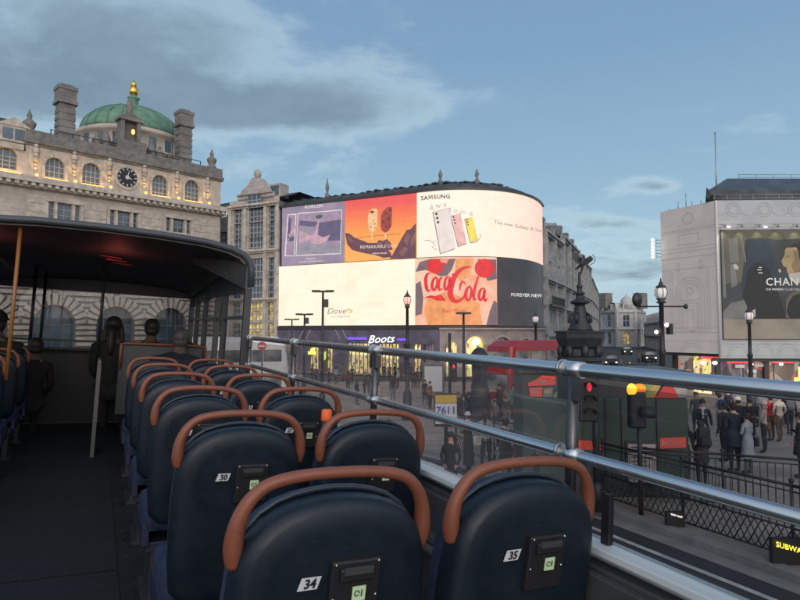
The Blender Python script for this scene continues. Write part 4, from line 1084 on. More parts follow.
# ============================================================ TERRACE receding to the right of the screens
segs=[(543.9,74.6,562,87,-1,'stone_terrace','tall grey terrace block next to the black screen, with a lit balcony floor'),
      (562.3,87.4,577,104,.2,'stone_terrace_dark','second block of the receding grey terrace, between the screens and the fountain figure'),
      (577.3,104.5,590,128,-.4,'stone_terrace','third block of the receding grey terrace, behind the fountain figure'),
      (590.2,128.6,598,190,-2.2,'stone_terrace_dark','last and farthest block of the receding grey terrace, beside the pale corner building')]
for si,(p0,z0_,p1,z1_,dh,mw,lab) in enumerate(segs):
    Oa,ua,na,La=frame_uv(p0,z0_,p1,z1_)
    tb=thing('terrace_building',lab,'building',Oa+ua*La/2+Vector((0,0,GB)),group='terraced buildings along the side street'); bpy.context.view_layer.update()
    top=HT-1.6+dh; nw=max(2,int(La/3.1)); wl=[]; bay=La/nw
    rows=[(GB+.4,3.0),(GB+5.0,2.5),(GB+8.5,2.5),(GB+12.0,2.3),(GB+15.2,2.0)]
    rows=[r for r in rows if r[0]+r[1]<top-.4]
    for ri,(z,hh) in enumerate(rows):
        for k in range(nw): wl.append((bay*(k+.5)-.75,z,1.5,hh,False,ri))
    mb=MB(); wall(mb,Oa,ua,na,0,La,GB,top,[w_[:5] for w_ in wl],.3)
    local_build(mb,'wall',mw,Oa,ua,na,tb)
    for w_ in wl:
        lit=(si==0 and w_[5]==2) or (w_[5]==0 and si<3)
        attach(window(None,Oa,ua,na,*w_[:4],rec=.3,nx=2,nz=2,fw=.12,glass='lit_window' if lit else 'window_glass'),tb)
    mb=MB()
    for z in(GB+4.2,GB+7.9,GB+11.3,top-.6): cornice(mb,Oa,ua,na,0,La,z,.5,.7)
    for k in range(nw+1):
        if k%2==0: a=min(La-.3,max(.3,bay*k)); mb.fbox(Oa,ua,na,a-.3,a+.3,GB,top,-.05,.55)
    attach(mb.build('string_course','trim_terrace' if 'trim_terrace' in M else mat('trim_terrace',(.30,.31,.31),.8,var=.2,scale=1.5)),tb)
    mb=MB(); P=lambda a,d,z:Oa+ua*a-na*d+Vector((0,0,z))
    mb.face([P(0,.2,top),P(La,.2,top),P(La,2.0,top+1.9),P(0,2.0,top+1.9)]); mb.face([P(0,2.0,top+1.9),P(La,2.0,top+1.9),P(La,9,top+1.9),P(0,9,top+1.9)])
    mb.face([P(0,.2,top),P(0,2,top+1.9),P(0,9,top+1.9),P(0,9,top)])
    attach(mb.build('roof','slate'),tb)
    for k in range(0,nw,2):
        mb=MB(); a=bay*(k+.5); mb.fbox(Oa,ua,na,a-.8,a+.8,top,top+1.7,-2.2,-.1); mb.cur=1; mb.fbox(Oa,ua,na,a-.5,a+.5,top+.25,top+1.3,-.15,-.07); attach(mb.build('dormer',['trim_dark','window_glass']),tb)
    mb=MB()
    for a in (La*.33,La*.98-.8): mb.fbox(Oa,ua,na,a,a+1.2,top,top+3.0,-4.2,-1.6)
    attach(mb.build('chimney',mw),tb)
    if si==0:
        mb=MB(); mb.fbox(Oa,ua,na,.2,La*.75,GB+8.2,GB+8.45,-.05,1.1)
        for k in range(22): mb.fbox(Oa,ua,na,.3+k*La*.74/22,.36+k*La*.74/22,GB+8.45,GB+9.4,1.0,1.06)
        mb.fbox(Oa,ua,na,.2,La*.75,GB+9.4,GB+9.5,.96,1.1); attach(mb.build('balcony','iron'),tb)
# ============================================================ PALE CORNER BUILDING far down the street
def far_block(nm,lab,faces,top,mw,roofs=True,lit_ground=False,grp=None):
    root=None
    for fi,(p0,z0_,p1,z1_) in enumerate(faces):
        Oa,ua,na,La=frame_uv(p0,z0_,p1,z1_)
        if root is None: root=thing(nm,lab,'building',Oa+ua*La/2+Vector((0,0,GB)),group=grp); bpy.context.view_layer.update()
        nw=max(1,int(La/4.4)); bay=La/nw; wl=[]
        fl=max(2,int((top-GB)/4.0)); fh=(top-GB-.8)/fl
        for f in range(fl):
            for k in range(nw):
                wl.append((bay*(k+.5)-1.0,GB+f*fh+1.0,2.0,fh-1.7,False,f))
        mb=MB(); wall(mb,Oa,ua,na,0,La,GB,top,[w_[:5] for w_ in wl],.4); local_build(mb,'wall',mw,Oa,ua,na,root)
        for w_ in wl: attach(window(None,Oa,ua,na,*w_[:4],rec=.4,nx=2,nz=2,fw=.2,glass='lit_window' if (w_[5]==0 and (lit_ground or fi==1)) else 'window_glass'),root)
        mb=MB()
        for f in range(1,fl+1): cornice(mb,Oa,ua,na,0,La,GB+f*fh-.1,.5,.6)
        for k in range(nw+1): a=min(La-.2,max(.2,bay*k)); mb.fbox(Oa,ua,na,a-.3,a+.3,GB,top,-.05,.4)
        attach(mb.build('string_course','trim_pale' if mw=='stone_pale' else 'trim_dark'),root)
        mb=MB(); P=lambda a,d,z:Oa+ua*a-na*d+Vector((0,0,z))
        if roofs:
            mb.face([P(0,.3,top),P(La,.3,top),P(La*.98,2.2,top+2.4),P(La*.02,2.2,top+2.4)]); mb.face([P(La*.02,2.2,top+2.4),P(La*.98,2.2,top+2.4),P(La*.98,9,top+2.4),P(La*.02,9,top+2.4)])
            for k in range(nw): a=bay*(k+.5); mb.fbox(Oa,ua,na,a-1.0,a+1.0,top,top+2.1,-2.6,-.15)
            mb.cur=1
            for k in range(nw): a=bay*(k+.5); mb.fbox(Oa,ua,na,a-.6,a+.6,top+.4,top+1.7,-.2,-.1)
            attach(mb.build('roof',['slate' if mw!='stone_pale' else 'trim_pale','window_glass']),root)
        else:
            mb.fbox(Oa,ua,na,0,La,top,top+.6,-6,.1); attach(mb.build('roof','slate'),root)
    return root
zF=188
fb=far_block('corner_building','pale blue-grey corner building with a turret, far down the street',[(601.5,196,617,zF),(617.1,zF,636,zF),(636.1,zF,645,200)],hgt(310,zF),'stone_pale')
mb=MB(); pt=W(627,331,zF+2); mb.lathe((pt.x,pt.y,hgt(309,zF)),[(1.9,0),(1.9,2.2),(1.7,3.0),(1.1,3.8),(.3,4.2),(.08,5.0)],12); attach(mb.build('turret','trim_pale'),fb)
mb=MB(); 
for px in(606,641): pt=W(px,331,zF+6); mb.box((pt.x,pt.y,hgt(300,zF)),(3,3,5))
attach(mb.build('chimney','stone_dark'),fb)
far_block('street_building','low dim building between the pale corner building and the wrapped building',[(645.5,190,662,150)],hgt(321,170),'stone_pale',roofs=True)
far_block('street_building','dark sliver of a building between the grey terrace and the pale corner building',[(596.5,205,602,205)],hgt(309,205),'stone_dark',roofs=False)
# ============================================================ WRAPPED BUILDING (right)
OL,uL,nL,LL=frame_uv(663,49.4,719.6,45.0)
OR_=OL+uL*LL; 
OR,uR,nR,LR=frame_uv(719.6,45.0,930,44.4)
TT=hgt(200.5,45.0); TBL=hgt(353,47.0); TBR=hgt(358.3,45.0); g0=-DROP+.1
wb=thing('wrapped_building','building wrapped in pale printed sheeting with a huge dark billboard','building',OR+Vector((0,0,g0))); bpy.context.view_layer.update()
def wp(mb,name,m,parent=wb,**k):
    o=mb.build(name,m,None,**k)
    if parent is wb: attach(o,wb)
    else: o.parent=parent
    return o
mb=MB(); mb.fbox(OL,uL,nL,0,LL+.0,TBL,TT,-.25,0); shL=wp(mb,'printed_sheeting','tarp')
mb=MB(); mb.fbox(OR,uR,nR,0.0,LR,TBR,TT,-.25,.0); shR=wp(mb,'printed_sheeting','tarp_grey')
mb=MB(); mb.tube([OR+(nR+nL).normalized()*.03+Vector((0,0,TBR)),OR+(nR+nL).normalized()*.03+Vector((0,0,TT))],.07,6); wp(mb,'sheeting_edge','tarp')
mb=MB(); 
cL=OL-nL*1.2; cR=OR+uR*LR-nR*1.2
P4=[OL-nL*.3+Vector((0,0,TT)),OR-nR*.3+Vector((0,0,TT)),OR+uR*LR-nR*.3+Vector((0,0,TT)),OR+uR*LR-nR*16+Vector((0,0,TT)),OL+rz((675-400)/600,1.0)*10+Vector((0,0,TT))]
mb.face(P4); 
bk=OL+rz((675-400)/600,1.0)*10
for p,q in((OL-nL*.3,bk),): mb.face([p+Vector((0,0,g0)),q+Vector((0,0,g0)),q+Vector((0,0,TT)),p+Vector((0,0,TT))])
wp(mb,'wall','tarp_grey')
def line(mb,O,u,n,pts,wd=.05,off=.012,closed=False):
    if closed: pts=pts+[pts[0]]
    for (a,z),(b,y) in zip(pts,pts[1:]):
        d=Vector((b-a,y-z)); 
        if d.length<1e-4: continue
        s_=Vector((-d.y,d.x)).normalized()*wd/2; e_=d.normalized()*wd*.4
        q=[(a-e_.x+s_.x,z-e_.y+s_.y),(b+e_.x+s_.x,y+e_.y+s_.y),(b+e_.x-s_.x,y+e_.y-s_.y),(a-e_.x-s_.x,z-e_.y-s_.y)]
        mb.face([O+u*x+n*off+Vector((0,0,w_)) for x,w_ in q])
def QL(px,py): return (a_at(OL,uL,px),h_at(OL,uL,px,py))
def QR(px,py): return (a_at(OR,uR,px),h_at(OR,uR,px,py))
def rect(c0,c1): return [c0,(c1[0],c0[1]),c1,(c0[0],c1[1])]
mb=MB()
yT=lambda py,px=690:QL(px,py)[1]
for py in(229,231,247.5,251,257,268.5,328,332.5,341): line(mb,OL,uL,nL,[(0.02,yT(py)),(LL-.02,yT(py))],.06 if py in(257,229,332.5) else .035)
line(mb,OL,uL,nL,rect((QL(680,200)[0],yT(244)),(QL(700,200)[0],yT(234))),.05,closed=True)
xm=QL(690,300)[0]
line(mb,OL,uL,nL,[(xm+x,yT(219)+y) for x,y in((-.5,0),(-.3,.35),(0,.5),(.3,.35),(.5,0),(.25,-.35),(-.25,-.35))],.05,closed=True)
for dx in(-.9,.9): line(mb,OL,uL,nL,[(xm+dx,yT(262)),(xm+dx,yT(270)),(xm+dx*1.25,yT(270)),(xm+dx*1.25,yT(262))],.05,closed=True)
for rr in(.78,1.0,1.25): 
    pts=[(xm-rr,yT(332))]+[(xm-rr*math.cos(math.pi*k/14),yT(293)+rr*math.sin(math.pi*k/14)) for k in range(15)]+[(xm+rr,yT(332))]; line(mb,OL,uL,nL,pts,.045)
line(mb,OL,uL,nL,[(xm+.3*math.cos(t*math.pi/6),yT(291)+.3*math.sin(t*math.pi/6)) for t in range(13)],.045)
line(mb,OL,uL,nL,rect((xm-.6,yT(331)),(xm+.6,yT(303))),.05,closed=True); line(mb,OL,uL,nL,rect((xm-.3,yT(331)),(xm+.3,yT(310))),.04,closed=True)
line(mb,OL,uL,nL,[(xm-.78,yT(300)),(xm+.78,yT(300))],.05)
for dx in(-1.55,-1.75,1.5,1.7): line(mb,OL,uL,nL,[(xm+dx,yT(332)),(xm+dx,yT(270))],.035)
for rr in(.5,.7): line(mb,OL,uL,nL,[(xm-rr*1.4*math.cos(math.pi*k/10),yT(352)+rr*math.sin(math.pi*k/10)) for k in range(11)],.035)
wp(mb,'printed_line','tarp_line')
mb=MB()
zR=lambda py:QR(740,py)[1]
for py in(227.3,224): line(mb,OR,uR,nR,[(.05,zR(py)),(LR,zR(py))],.05)
for k,px in enumerate((736,767,799,830)):
    a=QR(px,210)[0]; 
    for rr in(.35,.55): line(mb,OR,uR,nR,[(a+rr*math.cos(t*math.pi/6),zR(210)+rr*math.sin(t*math.pi/6)) for t in range(13)],.04)
    line(mb,OR,uR,nR,[(a-1.1,zR(216)),(a-.6,zR(213))],.04); line(mb,OR,uR,nR,[(a+1.1,zR(216)),(a+.6,zR(213))],.04)
for px in(737,762,786,811):
    a=QR(px,350)[0]
    for rr in(.62,.8): line(mb,OR,uR,nR,[(a-rr*math.cos(math.pi*k/10),zR(357)+rr*1.25*math.sin(math.pi*k/10)) for k in range(11)],.035)
for py in(341.5,344,356): line(mb,OR,uR,nR,[(.05,zR(py)),(LR,zR(py))],.035)
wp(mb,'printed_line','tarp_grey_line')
# billboard
def bb(mb,pts,off): mb.face([OR+uR*QR(x,y)[0]+nR*off+Vector((0,0,QR(x,y)[1])) for x,y in pts])
mb=MB(); A0,Z0_=QR(721.5,339.5); A1,Z1_=QR(860,229); mb.fbox(OR,uR,nR,A0,A1,Z0_,Z1_,0,.12)
bo=wp(mb,'billboard',mat('bb_dark',(.03,.038,.042),.55,var=.4,scale=.35)); bo['label']='dark billboard with a face in profile and white capital letters'
for nm,c in(('bb_navy',(.018,.035,.055)),('bb_olive',(.10,.095,.065)),('bb_beige',(.24,.215,.165)),('bb_skin',(.34,.26,.13)),('bb_skin2',(.21,.15,.08)),('bb_hair',(.01,.013,.016)),('bb_grey',(.15,.16,.15)),('bb_txt',(.72,.72,.70)),('bb_pale',(.4,.4,.36))): mat(nm,c,.6,var=.15,scale=.6)
def bbp(m,off,*ps,name='picture_shape'):
    mb=MB()
    for p in ps: bb(mb,p,off)
    return wp(mb,name,m,bo)
bbp('bb_beige',.13,[(722,319),(860,319),(860,339),(722,339)])
bbp('bb_olive',.125,[(722,230),(860,230),(860,236),(777,240),(760,238),(746,240),(744,262),(741,283),(722,284)])
bbp('bb_grey',.13,[(722,232),(724,232),(725.5,298),(722.5,298)],[(729,239),(738,238),(739,262),(730,263)],[(741,236),(743,236),(746.5,262),(745,262)],[(730,265),(735,264),(737,285),(731,288)])
bbp('bb_grey',.13,[(742,300),(761,298),(757,302),(748,304),(754,306),(754,318),(722,319),(722,312),(730,303)])
bbp('bb_navy',.135,[(747,262),(747,246),(750,241),(755,239.3),(764,239.5),(769,243),(772,250),(773,262),(775,275),(772,318),(756,318),(745,300),(741,284)])
bbp('bb_hair',.138,[(748,270),(758,262),(768,268),(774,284),(780,300),(785,318),(750,318),(742,296)])
bbp('bb_hair',.132,[(790,247),(796,243),(860,240),(860,318),(784,318),(786,303),(793,294),(800,291),(800,281),(792,275)])
bbp('bb_skin',.14,[(787,248),(797,247.5),(799,254),(800,262),(800,273),(791,274),(787,273),(786.5,268),(783,266),(781.5,261),(785,255),(785.5,250)])
bbp('bb_skin2',.142,[(793,250),(799,251),(800,272),(794,273),(791,266),(795,259)],[(786,256),(790,255.5),(790,257),(786,257.5)],[(785,266),(788,265.5),(788,267)])
bbp('bb_pale',.143,[(788,274),(800,272.5),(812,278),(812,284),(796,283),(789,279)],[(733,265),(736,264),(738.5,267),(738,270),(734,269)],[(778,270),(780,269),(781,272),(779,273)],[(744,314),(754,309),(754,317),(746,318)])
bbp('bb_olive',.139,[(785,300),(789,294),(795,291),(800,291),(800,293),(792,296),(787,303),(785,312),(788,318),(784,318)])
def bbtext(s,cx_,cy_,size,bold,sp__=1.0):
    mb=MB(); textmesh(mb,s,lambda a,b:OR+uR*QR(cx_+a,cy_)[0]+nR*.15+Vector((0,0,QR(cx_,cy_-b)[1])),size=size,bold=bold,spacing=sp__); return wp(mb,'lettering','bb_txt',bo)
bbtext('CHANEL',787.5,282.3,10.6,.12,1.14); bbtext('THE MEMBERS CLUB COLLECTION',788,289.6,3.0,.06)
mb=MB()
for pts in(((757.5,270),(761,270)),((759,267.6),(761.5,267.6)),((758.5,273),(762,273)),): line(mb,OR,uR,nR,[QR(*p) for p in pts],.07,.145)
wp(mb,'emblem','bb_txt',bo)
# spotlights over the billboard
for i,px in enumerate((723.5,740.5,758,776.5,795.5,815)):
    a,z=QR(px,228); mb=MB(); p=OR+uR*a+nR*.55+Vector((0,0,z+.1))
    mb.tube([OR+uR*a+nR*0+Vector((0,0,z+.25)),p],.02,5); mb.lathe(p-Vector((0,0,.12)),[(.1,0),(.12,.05),(.07,.2)],8)
    wp(mb,'spotlight','grey_metal')
    l=bpy.data.lights.new('billboard_lamp','SPOT'); l.energy=38; l.color=(1,.93,.6); l.spot_size=R_(75); l.spot_blend=1; l.shadow_soft_size=.05
    lo=bpy.data.objects.new('billboard_lamp',l); COL.objects.link(lo); lo.location=p-Vector((0,0,.16)); lo.rotation_euler=(-nR*.45+Vector((0,0,-1))).to_track_quat('-Z','Y').to_euler(); attach(lo,wb)
mb=MB()
for px in(729,766): a,z=QR(px,227.6); mb.ball(OR+uR*a+nR*.25+Vector((0,0,z)),(.2,.1,.05),8,5)
wp(mb,'small_lamp','led_white')
# roof structure
mb=MB(); P=lambda px,py,z:W(px,py,z)
z_=47.5; hb=TT; h1=hgt(193,z_); h2=hgt(178.5,z_+1)
Pr=lambda px,z,h:rz((px-400)/600*z,z,h)
mb.face([Pr(712,z_-1,h1),Pr(960,z_-1,h1),Pr(960,z_+1,h2),Pr(731,z_+1,h2)]); mb.face([Pr(731,z_+1,h2),Pr(960,z_+1,h2),Pr(960,z_+9,h2),Pr(731,z_+9,h2)]); mb.face([Pr(712,z_-1,h1),Pr(731,z_+1,h2),Pr(731,z_+9,h2),Pr(712,z_+9,h1)])
wp(mb,'roof','mansard')
mb=MB(); mb.face([Pr(711,z_-1.2,hb-.1),Pr(960,z_-1.2,hb-.1),Pr(960,z_-1.2,h1),Pr(711,z_-1.2,h1)]); mb.face([Pr(711,z_-1.2,h1),Pr(960,z_-1.2,h1),Pr(960,z_+.2,h1+.01),Pr(711,z_+.2,h1+.01)]); mb.face([Pr(711,z_-1.2,hb-.1),Pr(711,z_+8,hb-.1),Pr(711,z_+8,h1),Pr(711,z_-1.2,h1)])
wp(mb,'roof_upstand','slate')
def rail(mb,p0,p1,h,n,r=.025):
    for k in range(n+1): q=p0.lerp(p1,k/n); mb.tube([q,q+Vector((0,0,h))],r,4)
    for hh in(h,h*.5): mb.tube([p0+Vector((0,0,hh)),p1+Vector((0,0,hh))],r,4)
mb=MB(); rail(mb,Pr(742,z_+1.5,h2),Pr(960,z_+1.5,h2),.45,12); rail(mb,OR-nR*.5+uR*.1+Vector((0,0,TT)),OR-nR*.5+uR*LR*.9+Vector((0,0,TT)),.55,14); wp(mb,'roof_railing','grey_metal')
mb=MB()
for px,hh in((668,.35),(677,.9),(685,1.7),(691,.6),(700,.5)):
    a=a_at(OL,uL,px); q=OL+uL*a-nL*.4+Vector((0,0,TT)); mb.tube([q,q+Vector((0,0,hh*.7))],.03,5)
wp(mb,'roof_spike','grey_metal')
mb=MB(); q=Pr(709,45.6,TT); 
for k in range(5): mb.tube([q+RT*(.05*k)+Vector((0,0,.0)),q+RT*(.1+.05*k)+Vector((0,0,1.1-.1*k))],.05,5)
q=Pr(712,46.2,TT); mb.box(q+RT*.4+Vector((0,0,.3)),(1.0,.6,.6)); wp(mb,'roof_equipment','iron')
mb=MB(); q=Pr(720,46.6,TT-.2); mb.tube([q,q+Vector((0,0,hgt(133,46.6)-q.z))],[.07,.035],6); mb.ball(q+Vector((0,0,hgt(133,46.6)-q.z)),.08,6,5); wp(mb,'flagpole','grey_metal')
# floodlight rack at left edge
mb=MB(); 
fl=MB()
for k in range(6):
    h=hgt(240+k*3.4,49.4); q=rz((663.5-400)/600*49.4,49.4,h); e_=rz((654.2-400)/600*49.4,49.4,h); mb.tube([q,e_],.02,4)
    fl.box(e_+Vector((0,0,0)),(.16,.16,.14))
mb.tube([rz((658-400)/600*49.4,49.4,hgt(239,49.4)),rz((658-400)/600*49.4,49.4,hgt(258,49.4))],.02,4)
wp(mb,'floodlight_bracket','grey_metal'); wp(fl,'floodlight','white_lit')
# shop level under the sheeting
gg=-DROP+.1
mb=MB()
for O_,u_,n_,L_,TB_ in((OL,uL,nL,LL,TBL),(OR,uR,nR,LR,TBR)):
    mb.fbox(O_,u_,n_,.02,L_-.02,TB_-.25,TB_-.01,-1.6,-.3)
    k=0; a=.1
    while a<L_-.4: mb.fbox(O_,u_,n_,a,a+.35,gg,TB_-.25,-1.2,-.9); a+=3.6
wp(mb,'shopfront_frame','dark_panel')
def sw(O_,u_,n_,a0,a1,z0,z1,m,d=-1.3,name='shop_window'):
    mb=MB(); mb.face([O_+u_*a0+n_*d+Vector((0,0,z0)),O_+u_*a1+n_*d+Vector((0,0,z0)),O_+u_*a1+n_*d+Vector((0,0,z1)),O_+u_*a0+n_*d+Vector((0,0,z1))]); return wp(mb,name,m)
sw(OL,uL,nL,.1,1.7,gg,TBL-.25,'shop_red'); sw(OL,uL,nL,1.75,3.3,gg,TBL-.25,'shop_yellow'); sw(OL,uL,nL,3.35,LL,gg,TBL-.25,'shop_dim')
for i in range(7):
    a=i*2.3; sw(OR,uR,nR,a+.05,min(a+2.25,LR),gg,TBR-.25,['shop_dim','shop_red','shop_red','shop_dim','shop_red','shop_yellow','shop_dim'][i])
mb=MB(); 
for O_,u_,n_,px0,px1,py0,py1 in((OL,uL,nL,695,713,355.5,359),): mb.fbox(O_,u_,n_,a_at(O_,u_,px0),a_at(O_,u_,px1),h_at(O_,u_,700,py1),h_at(O_,u_,700,py0),-.9,-.7)
for px0,px1 in((731,751),(776,797)): mb.fbox(OR,uR,nR,QR(px0,0)[0],QR(px1,0)[0],QR(740,363.5)[1],QR(740,361)[1],-.9,-.7)
wp(mb,'fascia_sign','red_lit')
mb=MB()
for px in(697,709): a=a_at(OL,uL,px); mb.ball(OL+uL*a-nL*.5+Vector((0,0,h_at(OL,uL,px,363))),(.2,.16,.13),8,6)
for px in(753,783): a=a_at(OR,uR,px); mb.ball(OR+uR*a-nR*.5+Vector((0,0,h_at(OR,uR,px,364.5))),(.13,.13,.1),8,6)
wp(mb,'ceiling_lamp','white_lit')
mb=MB(); a=QR(797,0)[0]; q=OR+uR*a+nR*.2+Vector((0,0,QR(797,377)[1]))
mb.box(q+Vector((0,0,.3)),(.5,.12,.9)); mb.box(q+Vector((0,0,-.15))+uR*-.25,(.7,.12,.25)); wp(mb,'lit_sign','yellow_lit')
mb=MB()
for px,py in((745,367),(765,366),(757,372)): a,z=QR(px,py); mb.fbox(OR,uR,nR,a-.35,a+.35,z-.12,z+.12,-1.1,-1.0)
wp(mb,'shop_poster','sign_white')
# ============================================================ FOUNTAIN
zf=34.0; fx=rz((580-400)/600*zf,zf); GF=gz(zf)+.1
ft=thing('fountain','dark bronze tiered fountain on an octagonal base, topped by a winged archer figure','fountain',(fx.x,fx.y,GF)); bpy.context.view_layer.update()
def fp(mb,name,m): 
    o=mb.build(name,m,None); return attach(o,ft)
hy=lambda py:hgt(py,zf)
st=thing('fountain_steps','broad octagonal grey stone steps ringing the bronze fountain','steps',(fx.x,fx.y,GF)); bpy.context.view_layer.update()
for k in range(5):
    mb=MB(); r=6.9-k*.55; mb.lathe((fx.x,fx.y,GF+k*.2-.02 if k==0 else GF+k*.2),[(r,-.0),(r,.2 if k else .22)],8,a0=.25,smooth=False); o=mb.build('step','fstep' if 'fstep' in M else mat('fstep',(.2,.18,.16),.8,var=.2,scale=1.5),None,bevel=.02); attach(o,st)
B0=GF+1.0
mb=MB(); mb.lathe((fx.x,fx.y,0),[(1.9,B0),(1.9,B0+.4),(1.5,B0+.5),(1.2,hy(362)),(1.3,hy(360)),(1.3,hy(357)),(1.1,hy(355)),(1.05,hy(349)),(1.2,hy(346)),(1.3,hy(341)),(1.36,hy(338)),(1.36,hy(333)),(1.44,hy(332.5)),(1.44,hy(331)),(1.0,hy(330.5))],8,a0=.25,smooth=False); fp(mb,'octagonal_basin','bronze')
for k in range(8):
    t=math.pi*2*k/8+.25; c,s_=math.cos(t),math.sin(t); mb=MB(); mb.ball((fx.x+1.1*c,fx.y+1.1*s_,hy(351)),(.22,.22,.42),8,6); mb.ball((fx.x+1.1*c,fx.y+1.1*s_,hy(346)),(.12,.12,.14),8,6); fp(mb,'carved_figure','bronze')
mb=MB(); mb.lathe((fx.x,fx.y,0),[(.72,hy(330.6)),(.66,hy(328)),(.52,hy(322)),(.44,hy(318)),(.36,hy(312)),(.3,hy(307)),(.28,hy(305)),(.5,hy(303.5)),(.56,hy(302)),(.5,hy(301)),(.27,hy(299.5)),(.22,hy(297)),(.2,hy(295)),(.3,hy(294)),(.3,hy(293)),(.15,hy(291.5)),(.13,hy(288)),(.2,hy(286.5)),(.09,hy(284)),(.07,hy(276)),(.05,hy(272))],20); fp(mb,'tiered_stem','bronze')
for k in range(4):
    t=math.pi/2*k+.5; c,s_=math.cos(t),math.sin(t); mb=MB(); mb.tube([(fx.x+.3*c,fx.y+.3*s_,hy(323)),(fx.x+.6*c,fx.y+.6*s_,hy(321)),(fx.x+.6*c,fx.y+.6*s_,hy(316)),(fx.x+.35*c,fx.y+.35*s_,hy(313))],[.1,.13,.1,.06],6); fp(mb,'dolphin_ornament','bronze')
# winged archer: one continuous skinned figure
def skin_mesh(nodes,edges,root,sub=1,name='tmp'):
    me=bpy.data.meshes.new(name); me.from_pydata([n[0] for n in nodes],edges,[])
    o=bpy.data.objects.new(name,me); COL.objects.link(o)
    md=o.modifiers.new('s','SKIN'); md.use_smooth_shade=True
    if not me.skin_vertices: me.skin_vertices.new() if hasattr(me.skin_vertices,'new') else None
    sv=me.skin_vertices[0].data
    for i,nd in enumerate(nodes):
        r=nd[1]; sv[i].radius=(r,r) if not isinstance(r,tuple) else r; sv[i].use_root=(i==root)
    ms=o.modifiers.new('u','SUBSURF'); ms.levels=sub; ms.render_levels=sub
    dg=bpy.context.evaluated_depsgraph_get(); dg.update()
    res=bpy.data.meshes.new_from_object(o.evaluated_get(dg)); bpy.data.objects.remove(o); bpy.data.meshes.remove(me)
    for p in res.polygons: p.use_smooth=True
    return res
s=.85
B=[((0,0,1.0),.12),((0,0,1.25),.11),((0,-.02,1.45),.13),((0,-.04,1.58),.05),((0,-.06,1.72),.09),((0,-.07,1.82),.06),
   ((.08,0,.95),.09),((.1,.02,.5),.06),((.06,.0,.06),.04),((-.09,.0,.95),.09),((-.2,.25,.62),.06),((-.3,.55,.55),.035),
   ((.17,-.03,1.47),.05),((.42,-.15,1.5),.035),((.68,-.3,1.55),.028),((-.17,-.03,1.47),.05),((-.35,.1,1.4),.035),((-.15,-.2,1.45),.028)]
E=[(0,1),(1,2),(2,3),(3,4),(4,5),(0,6),(6,7),(7,8),(0,9),(9,10),(10,11),(2,12),(12,13),(13,14),(2,15),(15,16),(16,17)]
tp=rz((583-400)/600*zf,zf,hy(281)); lean=Matrix.Rotation(TH*-1,4,'Z')@Matrix.Rotation(R_(14),4,'Y')
me=skin_mesh([((p[0]*s*.9,p[1]*s*.9,(p[2]-.06)*s*.78),(r*s*1.2 if not isinstance(r,tuple) else r)) for p,r in B],E,0)
me.materials.append(M['bronze']); fg=bpy.data.objects.new('winged_figure',me); COL.objects.link(fg); fg.matrix_basis=Matrix.Translation((fx.x,fx.y,hy(275)))@lean; attach(fg,ft)
mb=MB()
for sx in(-1,1):
    W_=[(0,.12,1.1),(.25*sx,.3,1.55),(.65*sx,.4,1.95),(.95*sx,.42,1.8),(.85*sx,.4,1.45),(.6*sx,.35,1.15),(.3*sx,.25,.95)]
    mb.prism([Vector(p) for p in W_],(0,.06,0))
mb.tube([(.6,-.3,1.0),(.85,-.38,1.25),(.92,-.4,1.5),(.82,-.38,1.75),(.6,-.3,1.95)],.03,6)
wg=mb.build('wings_and_bow','bronze'); wg.matrix_basis=Matrix.Translation((fx.x,fx.y,hy(275)))@lean@Matrix.Scale(.66,4); attach(wg,ft)
